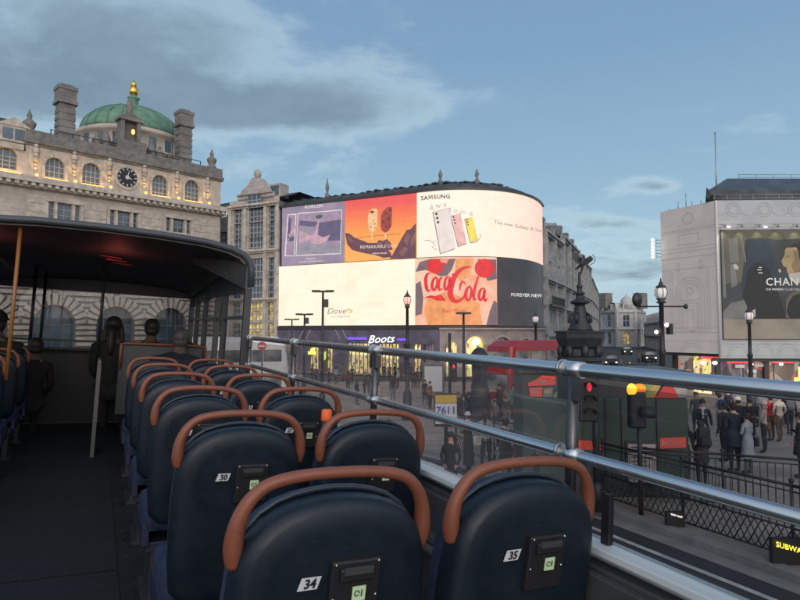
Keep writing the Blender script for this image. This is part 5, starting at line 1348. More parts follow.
# ============================================================ LAMP POSTS AND MASTS
def base_pt(px,z,dz=.1): p=rz((px-400)/600*z,z); p.z=gz(z)+dz; return p
def globe_lamp(px,z,ytop,label,glass,arms=False,grp='ornate lamp posts',base_r=.24,s=.7):
    p=base_pt(px,z); top=hgt(ytop,z)-p.z
    t=thing('street_lamp',label,'street lamp',p,group=grp)
    k=top/6.0 if top<6 else 1
    mb=MB(); bh=min(1.4,top*.25)
    mb.lathe((0,0,0),[(base_r*1.2,0),(base_r*1.2,.15),(base_r,.2),(base_r*.9,bh),(base_r*.6,bh+.1),(base_r*.45,bh+.2),(base_r*.4,top*.55),(base_r*.55,top*.56),(base_r*.35,top*.6),(base_r*.3,top-1.35*s),(base_r*.7,top-1.3*s),(base_r*.4,top-1.2*s),(base_r*.7,top-1.08*s)],12); mb.build('post','iron',t)
    mb=MB(); mb.lathe((0,0,top-1.08*s),[(a_*s,b_*s) for a_,b_ in((.16,0),(.27,.12),(.3,.32),(.26,.5),(.16,.6))],14); mb.build('lantern_globe',glass,t)
    mb=MB(); mb.lathe((0,0,top-.5*s),[(a_*s,b_*s) for a_,b_ in((.28,-.02),(.22,.08),(.1,.16),(.12,.24),(.05,.3),(.02,.5))],12)
    for j in range(6):
        a=math.pi*j/3; mb.tube([(r_*s*math.cos(a),r_*s*math.sin(a),top-h_*s) for r_,h_ in((.17,1.08),(.285,.93),(.31,.76),(.27,.56))],.012,4)
    mb.build('lantern_frame','iron',t)
    if arms:
        hA=hgt(306.5,z)-p.z; mb=MB(); mb.tube([RT*-.75+Vector((0,0,hA)),RT*.78+Vector((0,0,hA))],.028,6); mb.ball(RT*.8+Vector((0,0,hA)),(.07,.07,.09),8,6); mb.build('cross_arm','iron',t)
        mb=MB(); mb.ball(RT*-.78+Vector((0,0,hA+.22)),(.2,.12,.24),10,8); mb.build('round_loudspeaker','iron',t)
        mb=MB(); q=Vector((0,0,hgt(325,z)-p.z)); mb.ball(q+RT*.17,.07,8,6); mb.build('small_lamp','lamp_lit',t); mb=MB(); q=Vector((0,0,hgt(332,z)-p.z)); mb.ball(q-RT*.18,.06,8,6); mb.build('small_lamp','lamp_lit',t)
        mb=MB(); mb.box(RT*.25+Vector((0,0,hgt(329,z)-p.z)),(.15,.15,.35)); mb.build('control_box','iron',t)
    return t
globe_lamp(407.3,31.5,290,'ornate lamp post with a pinkish globe between the cream and red lettered screens','lamp_pink')
globe_lamp(661.5,19.5,278,'tall ornate lamp post with a cross arm beside the pale wrapped building','lamp_glass',arms=True,base_r=.24,s=.62)
globe_lamp(749,30,305,'ornate lamp post in front of the dark billboard','lamp_glass')
globe_lamp(535.5,40,311,'ornate lamp post in front of the nearly black screen','lamp_glass',base_r=.26)
def mast(px,z,ytop,label,arm,box):
    p=base_pt(px,z); top=hgt(ytop,z)-p.z; t=thing('traffic_mast',label,'mast',p,group='T-shaped masts in the square')
    mb=MB(); mb.tube([(0,0,0),(0,0,top)],[.11,.07],8); mb.lathe((0,0,0),[(.2,0),(.2,.9),(.12,1.0)],8); mb.build('pole','iron',t)
    mb=MB(); mb.tube([RT*-arm+Vector((0,0,top)),RT*arm+Vector((0,0,top))],.07,6); mb.box(RT*-arm*.8+Vector((0,0,top+.02)),(.5,.3,.14),Matrix.Rotation(-TH,3,'Z')); mb.box(RT*arm*.8+Vector((0,0,top+.02)),(.5,.3,.14),Matrix.Rotation(-TH,3,'Z')); mb.build('lamp_head','iron',t)
    if box: mb=MB(); mb.box(RT*.2+Vector((0,0,top-box)),(.28,.28,.5),Matrix.Rotation(-TH,3,'Z')); mb.build('camera_box','iron',t)
mast(322.8,38,291.5,'tallest T-shaped mast, standing before the cream screen',.55,.75)
mast(304.5,48,314.5,'middle T-shaped mast, left of the tallest one',.55,.5)
mast(292,60,319.5,'smallest and farthest T-shaped mast, at the left end of the cream screen',.6,0)
mast(463.5,38,313.5,'T-shaped mast in front of the peach lettered screen',.28,0)
# traffic signals
def signal(px,z,ytop,ylamp,label,lampm,lx=0,wid=.3,poletop=None,grp='traffic signals'):
    p=base_pt(px,z); t=thing('traffic_signal',label,'traffic light',p,group=grp); top=hgt(ytop,z)-p.z; hl_=hgt(ylamp,z)-p.z
    mb=MB(); mb.tube([(0,0,0),(0,0,top)],.07,8); mb.lathe((0,0,0),[(.13,0),(.13,.5),(.07,.6)],8); mb.build('pole','iron',t)
    Rz=Matrix.Rotation(-TH,3,'Z'); c=RT*lx*1.0-FH*.12
    mb=MB(); mb.box(c+Vector((0,0,hl_-.25)),(wid,.2,.95),Rz); mb.build('signal_head','black',t,bevel=.03)
    mb=MB(); 
    Nn=16; mb.prism([c-FH*.105+RT*.05*math.cos(2*math.pi*k/Nn)+Vector((0,0,hl_+.095*math.sin(2*math.pi*k/Nn))) for k in range(Nn)],-FH*.02); mb.build('lit_lens',lampm,t)
    mb=MB()
    for dz in(0,-.28,-.55):
        P=[c-FH*.1+RT*.12*math.cos(math.pi*k/10)+Vector((0,0,hl_+dz+.12*math.sin(math.pi*k/10))) for k in range(11)]
        for a,b in zip(P,P[1:]): mb.face([a,b,b-FH*.16,a-FH*.16])
    mb.build('visor','black',t)
    return t
signal(449.5,28,333,366,'dark signal post showing a red light, at the left end of the fountain steps','sig_red',lx=.17,wid=.3)
signal(594,12.9,372,386,'large dark signal head showing red in front of the green kiosk','sig_red',lx=-.2,wid=.42)
# amber beacon on a post
pz=12.6; p=base_pt(637,pz); t=thing('amber_beacon','glowing amber signal lamp on a dark post in front of the kiosk fascia','traffic light',p)
hl_=hgt(389.5,pz)-p.z
mb=MB(); mb.tube([(0,0,0),(0,0,hl_-.3)],.05,8); mb.build('pole','iron',t)
Rz=Matrix.Rotation(-TH,3,'Z')
mb=MB(); mb.box(Vector((0,0,hl_-.42))-RT*.05,(.34,.24,.75),Rz); mb.build('signal_head','black',t,bevel=.05)
mb=MB(); mb.ball(RT*-.16+Vector((0,0,hl_))-FH*.05,(.10,.10,.13),14,10); mb.build('lit_lens','sig_amber',t)
mb=MB(); mb.ball(RT*.03+Vector((0,0,hl_+.02))+FH*.02,(.13,.13,.10),12,8); mb.build('lit_hood','sig_orange',t)
mb=MB(); mb.lathe(RT*.1+Vector((0,0,hl_-.55))-FH*.2,[(.16,0),(.17,.1),(.12,.22)],12); mb.build('dark_lens','black',t)
# information pillar by the steps
p=base_pt(479,30); t=thing('information_pillar','tall dark round-topped pillar standing at the left end of the fountain steps','pillar',p); top=hgt(347,30)-p.z
mb=MB(); mb.lathe((0,0,0),[(.5,0),(.5,.25),(.42,.3),(.42,top-.55),(.5,top-.5),(.5,top-.4),(.4,top-.25),(.22,top-.08),(.05,top)],6,smooth=False); mb.build('drum','iron',t)
mb=MB(); mb.lathe((0,0,0),[(.43,.8),(.43,1.9)],14); mb.build('poster_band','dark_panel',t)
# yellow headed bus stop board
p,zb_=gp(446,468); t=thing('stop_board','white board with a yellow header and blue number on a dark post','sign',p); Rz=Matrix.Rotation(-TH,3,'Z')
h0=hgt(416,zb_)-p.z; h1_=hgt(403,zb_)-p.z; h2_=hgt(394,zb_)-p.z; ww=(457-436)*zb_/600
mb=MB(); mb.tube([(0,0,0),(0,0,h2_)],.05,8); mb.build('post','iron',t)
mb=MB(); mb.box(Vector((0,0,(h0-.25+h2_)/2))-FH*.07,(ww+.06,.05,h2_-h0+.31),Rz); mb.build('board_frame','iron',t)
mb=MB(); mb.box(Vector((0,0,(h0-.2+h1_)/2))-FH*.1,(ww,.03,h1_-h0+.2),Rz); pn=mb.build('board_panel','sign_white',t)
mb=MB(); textmesh(mb,'7611',lambda a,b:RT*a-FH*.12+Vector((0,0,(h0+h1_)/2-.02+b)),size=.28,bold=.008); mb.build('lettering','sign_blue',t)
mb=MB(); mb.box(Vector((0,0,(h1_+h2_)/2))-FH*.1,(ww,.03,h2_-h1_-.03),Rz); mb.build('board_header','sign_yellow',t)
# no entry sign
pz=33; p=base_pt(262.5,pz); t=thing('no_entry_sign','red and white round no entry sign in front of the white bus','sign',p); hc=hgt(346,pz)-p.z; rr=.24
mb=MB(); mb.tube([(0,0,0),(0,0,hc)],.04,6); mb.build('post','iron',t)
mb=MB(); mb.prism([-FH*.05+RT*rr*math.cos(2*math.pi*k/20)+Vector((0,0,hc+rr*math.sin(2*math.pi*k/20))) for k in range(20)],-FH*.02); mb.build('disc','kiosk_red',t)
mb=MB(); mb.box(Vector((0,0,hc))-FH*.085,(rr*1.4,.02,.09),Rz); mb.build('white_bar','sign_white',t)
# litter bin next to it and small cabinets
for px,z,wd,hh,lab in((259,34,.9,1.0,'dark street cabinet below the no entry sign'),(433,44,1.6,2.6,'grey street cabinet plastered with posters, left of the signal post')):
    p=base_pt(px,z); t=thing('street_cabinet',lab,'cabinet',p); mb=MB(); mb.box((0,0,hh/2),(wd,.6,hh),Rz); mb.build('body','iron' if z==34 else 'pale_panel',t,bevel=.03); mb=MB(); mb.box(-FH*.31+Vector((0,0,hh*.55)),(wd*.8,.02,hh*.7),Rz); mb.build('door','dark_panel' if z==34 else 'tag_white',t)
# ============================================================ KIOSK
k0,kz0=gp(522,0+505) ; kz=14.2
def KP(px): return rz((px-400)/600*kz,kz)
Ok,uk,nk,Lk=frame_uv(521,kz,686,kz-.3)
gk=gz(kz)+.1; Hk=lambda py:h_at(Ok,uk,600,py); Ak=lambda px:a_at(Ok,uk,px)
t=thing('kiosk','dark green street kiosk with a coloured fascia, red strips and a white notice','kiosk',Ok+uk*Lk/2+Vector((0,0,gk))); bpy.context.view_layer.update()
kt=t
def kp(mb,name,m,**k): return attach(mb.build(name,m,None,**k),kt)
mb=MB(); mb.fbox(Ok,uk,nk,0,Lk,gk,Hk(398),-2.0,0); kp(mb,'body','kiosk_green',bevel=.03)
mb=MB(); mb.fbox(Ok,uk,nk,-.06,Lk+.06,Hk(373),Hk(370.5),-2.1,.12); mb.fbox(Ok,uk,nk,.02,Lk-.02,Hk(398),Hk(373),-1.95,-.03); kp(mb,'roof','dark_panel')
def kpoly(m,off,*ps,name='fascia_picture'):
    mb=MB()
    for p in ps: mb.prism([Ok+uk*Ak(x)+nk*off+Vector((0,0,h_at(Ok,uk,x,y))) for x,y in p],nk*-.01)
    return kp(mb,name,m)
for nm,c in(('kf_green',(.16,.24,.07)),('kf_ochre',(.36,.25,.06)),('kf_pink',(.5,.22,.2)),('kf_maroon',(.24,.035,.06)),('kf_grey',(.25,.25,.23)),('kf_blue',(.15,.17,.22))): mat(nm,c,.5,var=.25,scale=3)
kpoly('kf_maroon',.012,[(528,384),(555,384),(555,376),(540,376)],[(652,398),(666,380),(672,398)])
kpoly('kiosk_red_lit',.02,[(527,383),(532,381),(541,375.5),(554,376.5),(554.5,385),(527,386)],[(528,388),(541,387),(541,396.5),(529,396.5)])
kpoly('kf_pink',.028,[(530,389),(539,388.5),(539,390),(530,390.5)],[(530,392),(538,391.5),(538,393),(530,393.5)],[(538,381),(544,379),(545,382),(539,384)])
kpoly('kf_blue',.012,[(542,388),(552,387),(551,396.5),(542,397)])
kpoly('kf_green',.02,[(552,394),(557,391),(559,397),(552,397.5)],[(636,397),(638,382),(650,376),(655,376),(645,397)])
kpoly('kf_ochre',.026,[(643,397.5),(656,377),(664,376),(652,397.5)],[(543,390),(550,389),(550,393),(543,394)])
kpoly('kiosk_red',.022,[(654,397.5),(664,382),(670,384),(676,398)])
kpoly('kf_grey',.018,[(664,376),(686,376),(684,397.5),(676,397.5),(670,384)])
kpoly('kiosk_red_lit',.03,[(575,440),(601,441),(601,450),(575,449)],[(656,438),(682,437),(682,447.5),(656,448.5)],name='red_strip')
mb=MB(); textmesh(mb,'NEWS',lambda a,b:Ok+uk*(Ak(668.5)+a)+nk*.04+Vector((0,0,Hk(442.5)+b)),size=.17,bold=.006); kp(mb,'lettering','kf_pink')
mb=MB(); mb.fbox(Ok,uk,nk,Ak(622.5),Ak(653),Hk(486),Hk(440),.01,.05); kp(mb,'notice_frame','dark_panel')
mb=MB()
for y0,y1 in((443,449.5),(452,481)): mb.fbox(Ok,uk,nk,Ak(624.5),Ak(651.5),Hk(y1),Hk(y0),.05,.07)
kp(mb,'notice','pale_notice' if 'pale_notice' in M else mat('pale_notice',(.42,.38,.35),.6))
mb=MB()
for y in(446,456,460,464): mb.fbox(Ok,uk,nk,Ak(627),Ak(648-(y%7)),Hk(y+.5),Hk(y-.5),.07,.075)
mb.tube([Ok+uk*(Ak(630)+.09*math.cos(a*.6))+nk*.08+Vector((0,0,Hk(475)+.09*math.sin(a*.6))) for a in range(9)],.008,4)
kp(mb,'notice_marks','dark_panel')
mb=MB(); mb.fbox(Ok,uk,nk,0,Lk,gk,gk+.5,0,.05)
for px in(575,604,620,655): mb.fbox(Ok,uk,nk,Ak(px)-.03,Ak(px)+.03,gk+.5,Hk(398),0,.045)
kp(mb,'plinth_and_ribs','dark_panel')
# ============================================================ FENCES
def fence(name,label,p0,p1,h,lattice,grp=None,step=.13):
    p0=Vector(p0);p1=Vector(p1); L_=(p1-p0).length; u_=(p1-p0).normalized()
    t=thing(name,label,'railing',(*p0,G(*p0)+.1),group=grp); b=lambda s,z:(u_.x*s,u_.y*s,z+G(p0.x+u_.x*s,p0.y+u_.y*s)-G(*p0))
    n=max(1,round(L_/2.0)); lo=.55 if lattice else .12
    for k in range(n+1): s=L_*k/n; mb=MB(); mb.tube([b(s,0),b(s,h+.06)],.03,6); mb.ball(b(s,h+.08),.045,6,5); mb.build('fence_post','iron',t)
    for k in range(n):
        s0,s1=L_*k/n,L_*(k+1)/n
        mb=MB(); mb.tube([b(s0,h),b(s1,h)],.028,6); mb.tube([b(s0,h-.1),b(s1,h-.1)],.014,5); mb.tube([b(s0,lo),b(s1,lo)],.02,5)
        m_=int((s1-s0)/step)
        for i in range(1,m_): s=s0+(s1-s0)*i/m_; mb.tube([b(s,lo),b(s,h-.1)],.011,4)
        if lattice:
            mb.tube([b(s0,.08),b(s1,.08)],.018,5); q=lo-.08; c=int((s1-s0)/(q*.55))
            for i in range(c):
                a0=s0+(s1-s0)*i/c; a1=s0+(s1-s0)*(i+1)/c
                mb.tube([b(a0,.08),b(a1,lo)],.013,4); mb.tube([b(a1,.08),b(a0,lo)],.013,4)
                mm=(a0+a1)/2; mb.tube([b(a0,(lo+.08)/2),b(mm,lo)],.01,4); mb.tube([b(mm,.08),b(a1,(lo+.08)/2)],.01,4); mb.tube([b(a0,(lo+.08)/2),b(mm,.08)],.01,4); mb.tube([b(mm,lo),b(a1,(lo+.08)/2)],.01,4)
        mb.build('fence_panel','iron',t)
    return t
fence('guard_rail','black iron guard railing with a lattice foot along the road kerb',(KX+.55,4.0),(KX+.55,16.5),1.25,True)
f0,_=gp(640,500); f1,_=gp(805,521)
fence('guard_rail','plain black picket railing between the kerb railing and the crowd',(f0.x,f0.y),(f1.x+.4,f1.y),1.15,False)
# small lit sign boxes behind the lattice
def ledbox(px,py,z,w_,h_,m,text,lab):
    p=rz((px-400)/600*z,z); p.z=hgt(py,z); t=thing('lit_display',lab,'display',(p.x,p.y,gz(z)+.1)); hh=p.z-gz(z)-.1
    mb=MB(); mb.box((0,0,hh/2+h_*.5),(w_*1.1,.10,hh+h_*.9),Rz); mb.build('casing','black',t)
    mb=MB(); textmesh(mb,text,lambda a,b:RT*a-FH*.09+Vector((0,0,hh+b-a*.28)),size=h_*.8,bold=.001); mb.build('lit_text',m,t)
ledbox(780,546.5,10.0,.5,.15,'led_yellow','SUBWAY','low black box with a bright yellow lit word at the kerb railing')
ledbox(670,514.5,11.9,.32,.06,'led_white','WAY OUT','low dark box with tiny white lit letters under the kiosk end')
# ============================================================ BUSES IN THE STREET
def double_decker(label,px_a,za,px_b,zb,body,H_=4.4,top_py=None,open_top=False):
    a=rz((px_a-400)/600*za,za); b=rz((px_b-400)/600*zb,zb); d=(b-a).normalized(); L_=(b-a).length
    c=(a+b)/2; g=gz((za+zb)/2); t=thing('double_decker_bus',label,'bus',(c.x,c.y,g),math.atan2(d.y,d.x))
    n=2.5
    hl2=L_/2
    # body profile with rounded ends and shoulders
    mb=MB(); ring=[]
    prof=[(hl2-.25,.35),(hl2,.6),(hl2,2.2),(hl2-.08,3.2),(hl2-.25,H_-.35),(hl2-.7,H_)]
    def R8(hx,wy,z):
        r=min(.35,wy*.4); P=[]
        for sx,sy,a0 in((1,1,0),(-1,1,90),(-1,-1,180),(1,-1,270)):
            for q in range(4): a=R_(a0+q*30); P.append(Vector((sx*(hx-r)+r*math.cos(a),sy*(wy-r)+r*math.sin(a),z)))
        return P
    rings=[R8(hx,1.25 if z<H_-.4 else (1.2 if z<H_-.1 else .95),z) for hx,z in prof]
    for i in range(len(rings)-1):
        for j in range(16): mb.face([rings[i][j],rings[i][(j+1)%16],rings[i+1][(j+1)%16],rings[i+1][j]],False)
    mb.face(rings[0]); mb.face(rings[-1]); mb.build('body',body,t,bevel=0)
    for sy in(-1,1):
        for z0_,z1_,nm in((1.35,2.15,'bus_window'),(2.95,3.75,'bus_window')):
            mb=MB(); k=max(3,int(L_/1.5)); w_=(L_-1.0)/k
            for i in range(k): mb.box((-hl2+.5+w_*(i+.5),sy*1.245,(z0_+z1_)/2),(w_-.09,.03,z1_-z0_))
            mb.build(nm,'bus_glass',t)
    for sx in(-1,1):
        mb=MB(); mb.box((sx*(hl2-.06),0,3.3),(.16,2.1,.8)); mb.box((sx*(hl2+.0),0,1.75),(.03,2.1,1.1)); mb.build('windscreen','bus_glass',t)
        for sy in(-1,1): mb=MB(); mb.ball((sx*hl2,sy*.95,.85),(.05,.13,.1),8,6); mb.build('headlight','lamp_glass' if sx>0 else 'kiosk_red',t)
    mb=MB(); mb.box((hl2-.02,0,2.5),(.08,1.3,.3)); mb.build('destination_display','led_yellow' if body=='bus_red' else 'black',t)
    for x in(-hl2+2.2,hl2-2.4):
        for sy in(-1,1):
            mb=MB(); mb.tube([(x,sy*1.0,.48),(x,sy*1.27,.48)],.48,18); wh_=mb.build('wheel','tyre',t); mb=MB(); mb.tube([(x,sy*1.2,.48),(x,sy*1.29,.48)],.24,12); mb.build('rim','grey_metal',wh_)
    return t
def taxi(label,px,z,ang,bodym='black',lit=True):
    p=base_pt(px,z,.0); t=thing('taxi',label,'taxi',p,ang,group='black taxis in the street')
    mb=MB(); prof_=[(-2.2,.35),(-2.25,.8),(-2.1,1.0),(-1.55,1.08),(-1.2,1.62),(.75,1.66),(1.25,1.12),(2.1,.98),(2.25,.7),(2.2,.35)]
    L0=[Vector((x,-.86+(.12 if z_>1.1 else 0),z_)) for x,z_ in prof_]; L1=[Vector((v.x,-v.y,v.z)) for v in L0]
    mb.face(L0); mb.face(L1)
    for i in range(len(prof_)): j=(i+1)%len(prof_); mb.face([L0[i],L0[j],L1[j],L1[i]])
    mb.build('body',bodym,t,bevel=.05)
    for sy in(-1,1):
        mb=MB(); mb.prism([(-1.15,sy*.80,1.12),(-1.0,sy*.765,1.52),(-.2,sy*.765,1.55),(-.2,sy*.80,1.12)],(0,sy*.02,0)); mb.build('side_window','bus_glass',t)
        mb=MB(); mb.prism([(-.12,sy*.80,1.12),(-.12,sy*.765,1.55),(.66,sy*.765,1.55),(1.05,sy*.80,1.12)],(0,sy*.02,0)); mb.build('side_window','bus_glass',t)
        for x,m_ in((2.24,'lamp_lit'),(-2.26,'red_lit')): mb=MB(); mb.ball((x,sy*.66,.74),(.05,.13,.09),8,6); mb.build('headlight' if x>0 else 'tail_light',m_,t)
        for x in(-1.4,1.4):
            mb=MB(); mb.tube([(x,sy*.66,.33),(x,sy*.88,.33)],.33,16); wh=mb.build('wheel','tyre',t); mb=MB(); mb.tube([(x,sy*.84,.33),(x,sy*.895,.33)],.18,10); mb.build('rim','grey_metal',wh)
    mb=MB(); mb.prism([(.80,-.70,1.60),(.80,.70,1.60),(1.22,.74,1.16),(1.22,-.74,1.16)],(.03,0,.02)); mb.build('windscreen','bus_glass',t)
    if lit: mb=MB(); mb.box((.5,0,1.73),(.12,.5,.13)); mb.build('roof_sign','sig_orange',t)
taxi('black taxi with a glowing orange roof sign, nearest in the street right of the fountain',634,62,-TH+2.7)
taxi('dark car with bright headlights farther up the street than the orange signed taxi',612,84,-TH-2.0,lit=False)
taxi('small dark car at the far end of the street left of the tall lamp',648,98,-TH-1.8,lit=False)
taxi('farthest small dark car below the pale corner building',626,128,-TH-1.8,lit=False)
double_decker('red double decker bus passing behind the fountain, under the black screen',495,37.5,590,42.5,'bus_red')
double_decker('white double decker bus behind the no entry sign, below the mauve screen',170,39,286,42,'bus_white',4.6)
# ============================================================ TOUR BUS (the one we ride on)
HB_=-1.34
Bz=lambda h: CH+h
bus=thing('tour_bus','open top tour bus deck with dark floor, chrome rails and dark canopy','bus',(0,0,Bz(HB_))); BUS.append(bus)
def bp_(mb,name,m,par=None,**k):
    mb.v=[Vector((v[0],v[1],v[2]-HB_)) for v in mb.v]   # v given as (X,Y,h rel. camera)
    return mb.build(name,m,par or bus,**k)
Y0,Y1=-2.2,9.0; XL,XR=-1.32,1.2
mb=MB(); mb.box(((XL+XR)/2,(Y0+Y1)/2,HB_-.03),(XR-XL+.02,Y1-Y0,.06)); bp_(mb,'deck_floor','deck')
mb=MB()
for k in range(5): mb.box((-.2,1.2+k*1.6,HB_+.0045),(.78,1.585,.003))
bp_(mb,'aisle_mat',mat('aisle_mat',(.008,.011,.013),.65,var=.3,scale=22,bump=.5))
LED=-.537; RT_=-.084; RL_=-.325
for X,s_ in((XR,1),(XL-.04,-1)):
    mb=MB(); mb.box((X+s_*.03,(Y0+Y1)/2,(HB_+LED-.05)/2),(.05,Y1-Y0,LED-.05-HB_)); 
    mb.box((X-s_*.012,(Y0+Y1)/2,LED-.13),(.03,Y1-Y0,.14)); mb.box((X-s_*.035,(Y0+Y1)/2,LED-.21),(.05,Y1-Y0,.03))
    mb.tube([(X-s_*.06,Y0,LED-.245),(X-s_*.06,Y1,LED-.245)],.018,8); bp_(mb,'side_panel','side_grey',bevel=.004)
    mb=MB(); mb.box((X+s_*.035,(Y0+Y1)/2,LED-.012),(.062,Y1-Y0,.02)); mb.box((X+s_*.075,(Y0+Y1)/2,LED-.06),(.02,Y1-Y0,.12)); bp_(mb,'ledge','alu_paint',bevel=.003)
# outer skin of the bus body down to the road
mb=MB()
for X in(XR+.095,XL-.135): mb.box((X,(Y0+Y1)/2,(LED-.12-CH+.35)/2),(.02,Y1-Y0+.4,-(-CH+.35)+LED-.12))
bp_(mb,'outer_panel','bus_red')
mb=MB()
posts=[-.05,1.322,2.69,4.06,5.43]
for X in(XR+.03,):
    mb.tube([(X,Y0,RT_),(X,5.5,RT_)],.0192,14)
    bp_(mb,'top_rail','alu')
    mb=MB(); mb.tube([(X,Y0,RL_),(X,5.5,RL_)],.0165,14); bp_(mb,'lower_rail','alu')
    mb=MB()
    for y in posts:
        for dz_,r_ in((RT_,.0245),(RL_,.0215)): mb.tube([(X,y-.035,dz_),(X,y+.035,dz_)],r_,14); mb.tube([(X,y+.04,dz_),(X,y+.048,dz_)],r_+.003,14)
    bp_(mb,'rail_joint','alu')
    for y in posts:
        mb=MB(); mb.tube([(X,y,RT_-.02),(X,y,LED)],.017,12); mb.box((X,y+.012,RT_-.052),(.03,.075,.07)); mb.box((X+.004,y,LED+.005),(.06,.09,.012)); bp_(mb,'rail_post','post_metal' if 'post_metal' in M else mat('post_metal',(.10,.10,.105),.3,metal=.8))
    for y in (1.2,-.15,2.55,3.92):
        mb=MB(); mb.box((X+.02,y,LED+.065),(.018,.026,.13)); 
        for d in(-.014,.014): mb.ball((X+.02,y+d,LED+.133),.004,6,4)
        bp_(mb,'glass_clamp','black')
mb=MB(); X=XL-.03; mb.tube([(X,Y0,RT_),(X,5.5,RT_)],.0205,12); mb.tube([(X,Y0,RL_),(X,5.5,RL_)],.0175,12)
for y in posts: mb.tube([(X,y,RT_),(X,y,LED)],.015,8)
bp_(mb,'left_rail','alu')
for i,(a,b) in enumerate(zip([Y0]+posts,posts)):
    mb=MB(); mb.box((XR+.052,(a+b)/2,(RT_-.03+LED)/2+.0),(.006,b-a-.03,RT_-.03-LED-.01)); bp_(mb,'side_glass_pane','side_glass_dark' if i<2 else 'side_glass')
# canopy
prof=[(-1.36,.40),(-1.355,.56),(-1.33,.62),(-1.27,.675),(-1.15,.715),(-.9,.752),(-.5,.782),(-.05,.792),(.4,.785),(.8,.765),(1.02,.73),(1.13,.69),(1.19,.635),(1.215,.56),(1.22,.40)]
def shell(mb,prof,y0,y1,th,dip=0.0,dy=6):
    ys=[y0+(y1-y0)*k/dy for k in range(dy+1)]
    def P(p,y,o): 
        t=(y-y0)/(y1-y0); return Vector((p[0]*(1-o*.012),y,p[1]-o*th-dip*t*t))
    for o,flip in((0,0),(1,1)):
        for a,b in zip(ys,ys[1:]):
            for p,q in zip(prof,prof[1:]): mb.face([P(p,a,o),P(q,a,o),P(q,b,o),P(p,b,o)],True)
    for y in(y0,y1):
        for p,q in zip(prof,prof[1:]): mb.face([P(p,y,0),P(q,y,0),P(q,y,1),P(p,y,1)])
CY0,CY1=5.5,9.15
mb=MB(); shell(mb,prof,CY0,CY1,.03,.10); bp_(mb,'canopy_roof','canopy_out')
mb=MB(); shell(mb,[(x*.985,h-.032) for x,h in prof[2:-2]],CY0+.02,CY1-.02,.03,.2); bp_(mb,'canopy_lining','canopy_in')
mb=MB(); mb.tube([Vector((x,CY0+.0,h-.02)) for x,h in prof],.03,8); bp_(mb,'canopy_edge','canopy_out')
# sloping inner cheek on the right and left
for s_,X in((1,XR),(-1,XL)):
    mb=MB(); mb.prism([(X,CY0+.02,.60),(X,CY1,.52),(X,CY1,.38),(X,CY0+.5,.33),(X,CY0+.02,.31)],(-s_*.03,0,0)); bp_(mb,'canopy_side_beam','canopy_out')
    mb=MB(); mb.prism([(X-s_*.031,CY0+.03,.60),(X-s_*.031,CY0+.03,.36),(X-s_*.5,CY0+1.2,.74)],(0,.02,0)); bp_(mb,'canopy_brace','side_grey')
    for y,wd in((CY0+.03,.07),(CY0+1.1,.05),(CY0+1.55,.05),(7.9,.06),(8.6,.06)):
        mb=MB(); mb.box((X+s_*.0,y,(.36+LED)/2),(.06,wd,.36-LED)); bp_(mb,'side_pillar','dark_panel',bevel=.006)
    mb=MB(); mb.box((X,(CY0+CY1)/2,.10),(.035,CY1-CY0,.03)); mb.box((X,(CY0+CY1)/2,LED+.06),(.04,CY1-CY0,.03)); bp_(mb,'window_bar','dark_panel')
    for a,b in((CY0+.07,CY0+1.07),(CY0+1.58,7.87),(7.93,8.57)):
        mb=MB(); mb.box((X+s_*.01,(a+b)/2,(.34+LED)/2),(.006,b-a,.34-LED)); bp_(mb,'side_window','wind_glass')
# front end
mb=MB(); mb.box(((XL+XR)/2,Y1+.04,(HB_-.36)/2),(XR-XL+.05,.06,-.36-HB_)); mb.box(((XL+XR)/2,Y1-.08,-.37),(XR-XL,.3,.03)); bp_(mb,'front_panel','black')
mb=MB(); mb.box(((XL+XR)/2,Y1+.02,.50),(XR-XL+.05,.08,.22)); mb.box(((XL+XR)/2,Y1+.0,-.27),(XR-XL,.03,.03))
for x in(XL+.02,XR-.02): mb.box((x,Y1+.02,.0),(.07,.06,1.0)); 
bp_(mb,'windscreen_frame','dark_panel')
mb=MB(); mb.box(((XL+XR)/2,Y1+.06,.03),(XR-XL,.008,.8)); bp_(mb,'windscreen','wind_glass')
# grab poles
def bpole(x,y,h0,h1,m,r=.017,pts=None): mb=MB(); mb.tube(pts or [(x,y,h0),(x,y,h1)],r,10); bp_(mb,'grab_pole',m)
bpole(-.61,5.6,-.5,.72,'handle_yellow',.015); bpole(-.69,8.1,-.5,.62,'black',.018); bpole(-.615,8.5,-.5,.6,'black',.018); bpole(.02,7.0,-.35,.62,'black',.016)
bpole(0,0,0,0,'handle_yellow',.02,[(-1.15,5.55,.68),(-1.0,7.0,.62),(-.85,8.0,.5)])
# red reflections on the canopy lining, built as dimly glowing strips
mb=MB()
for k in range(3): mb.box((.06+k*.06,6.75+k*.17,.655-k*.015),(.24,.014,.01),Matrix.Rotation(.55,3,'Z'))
bp_(mb,'red_glow_strip','red_glow')
mb=MB(); mb.box((-1.12,6.2,.62),(.05,1.4,.02)); bp_(mb,'red_glow_strip','red_glow')
l=bpy.data.lights.new('canopy_red_fill','AREA'); l.size=.12; l.energy=.5; l.color=(1,.2,.16); lo=bpy.data.objects.new('canopy_red_fill',l); COL.objects.link(lo); lo.parent=bus; lo.location=(.12,6.7,.45-HB_); lo.rotation_euler=(R_(180),0,0)  # red area light added under the canopy to tint its lining
l=bpy.data.lights.new('canopy_red_fill','AREA'); l.size=.1; l.energy=.5; l.color=(1,.15,.10); lo=bpy.data.objects.new('canopy_red_fill',l); COL.objects.link(lo); lo.parent=bus; lo.location=(-.95,6.2,.4-HB_); lo.rotation_euler=(R_(180),0,0)  # second added red light, washing the left of the lining
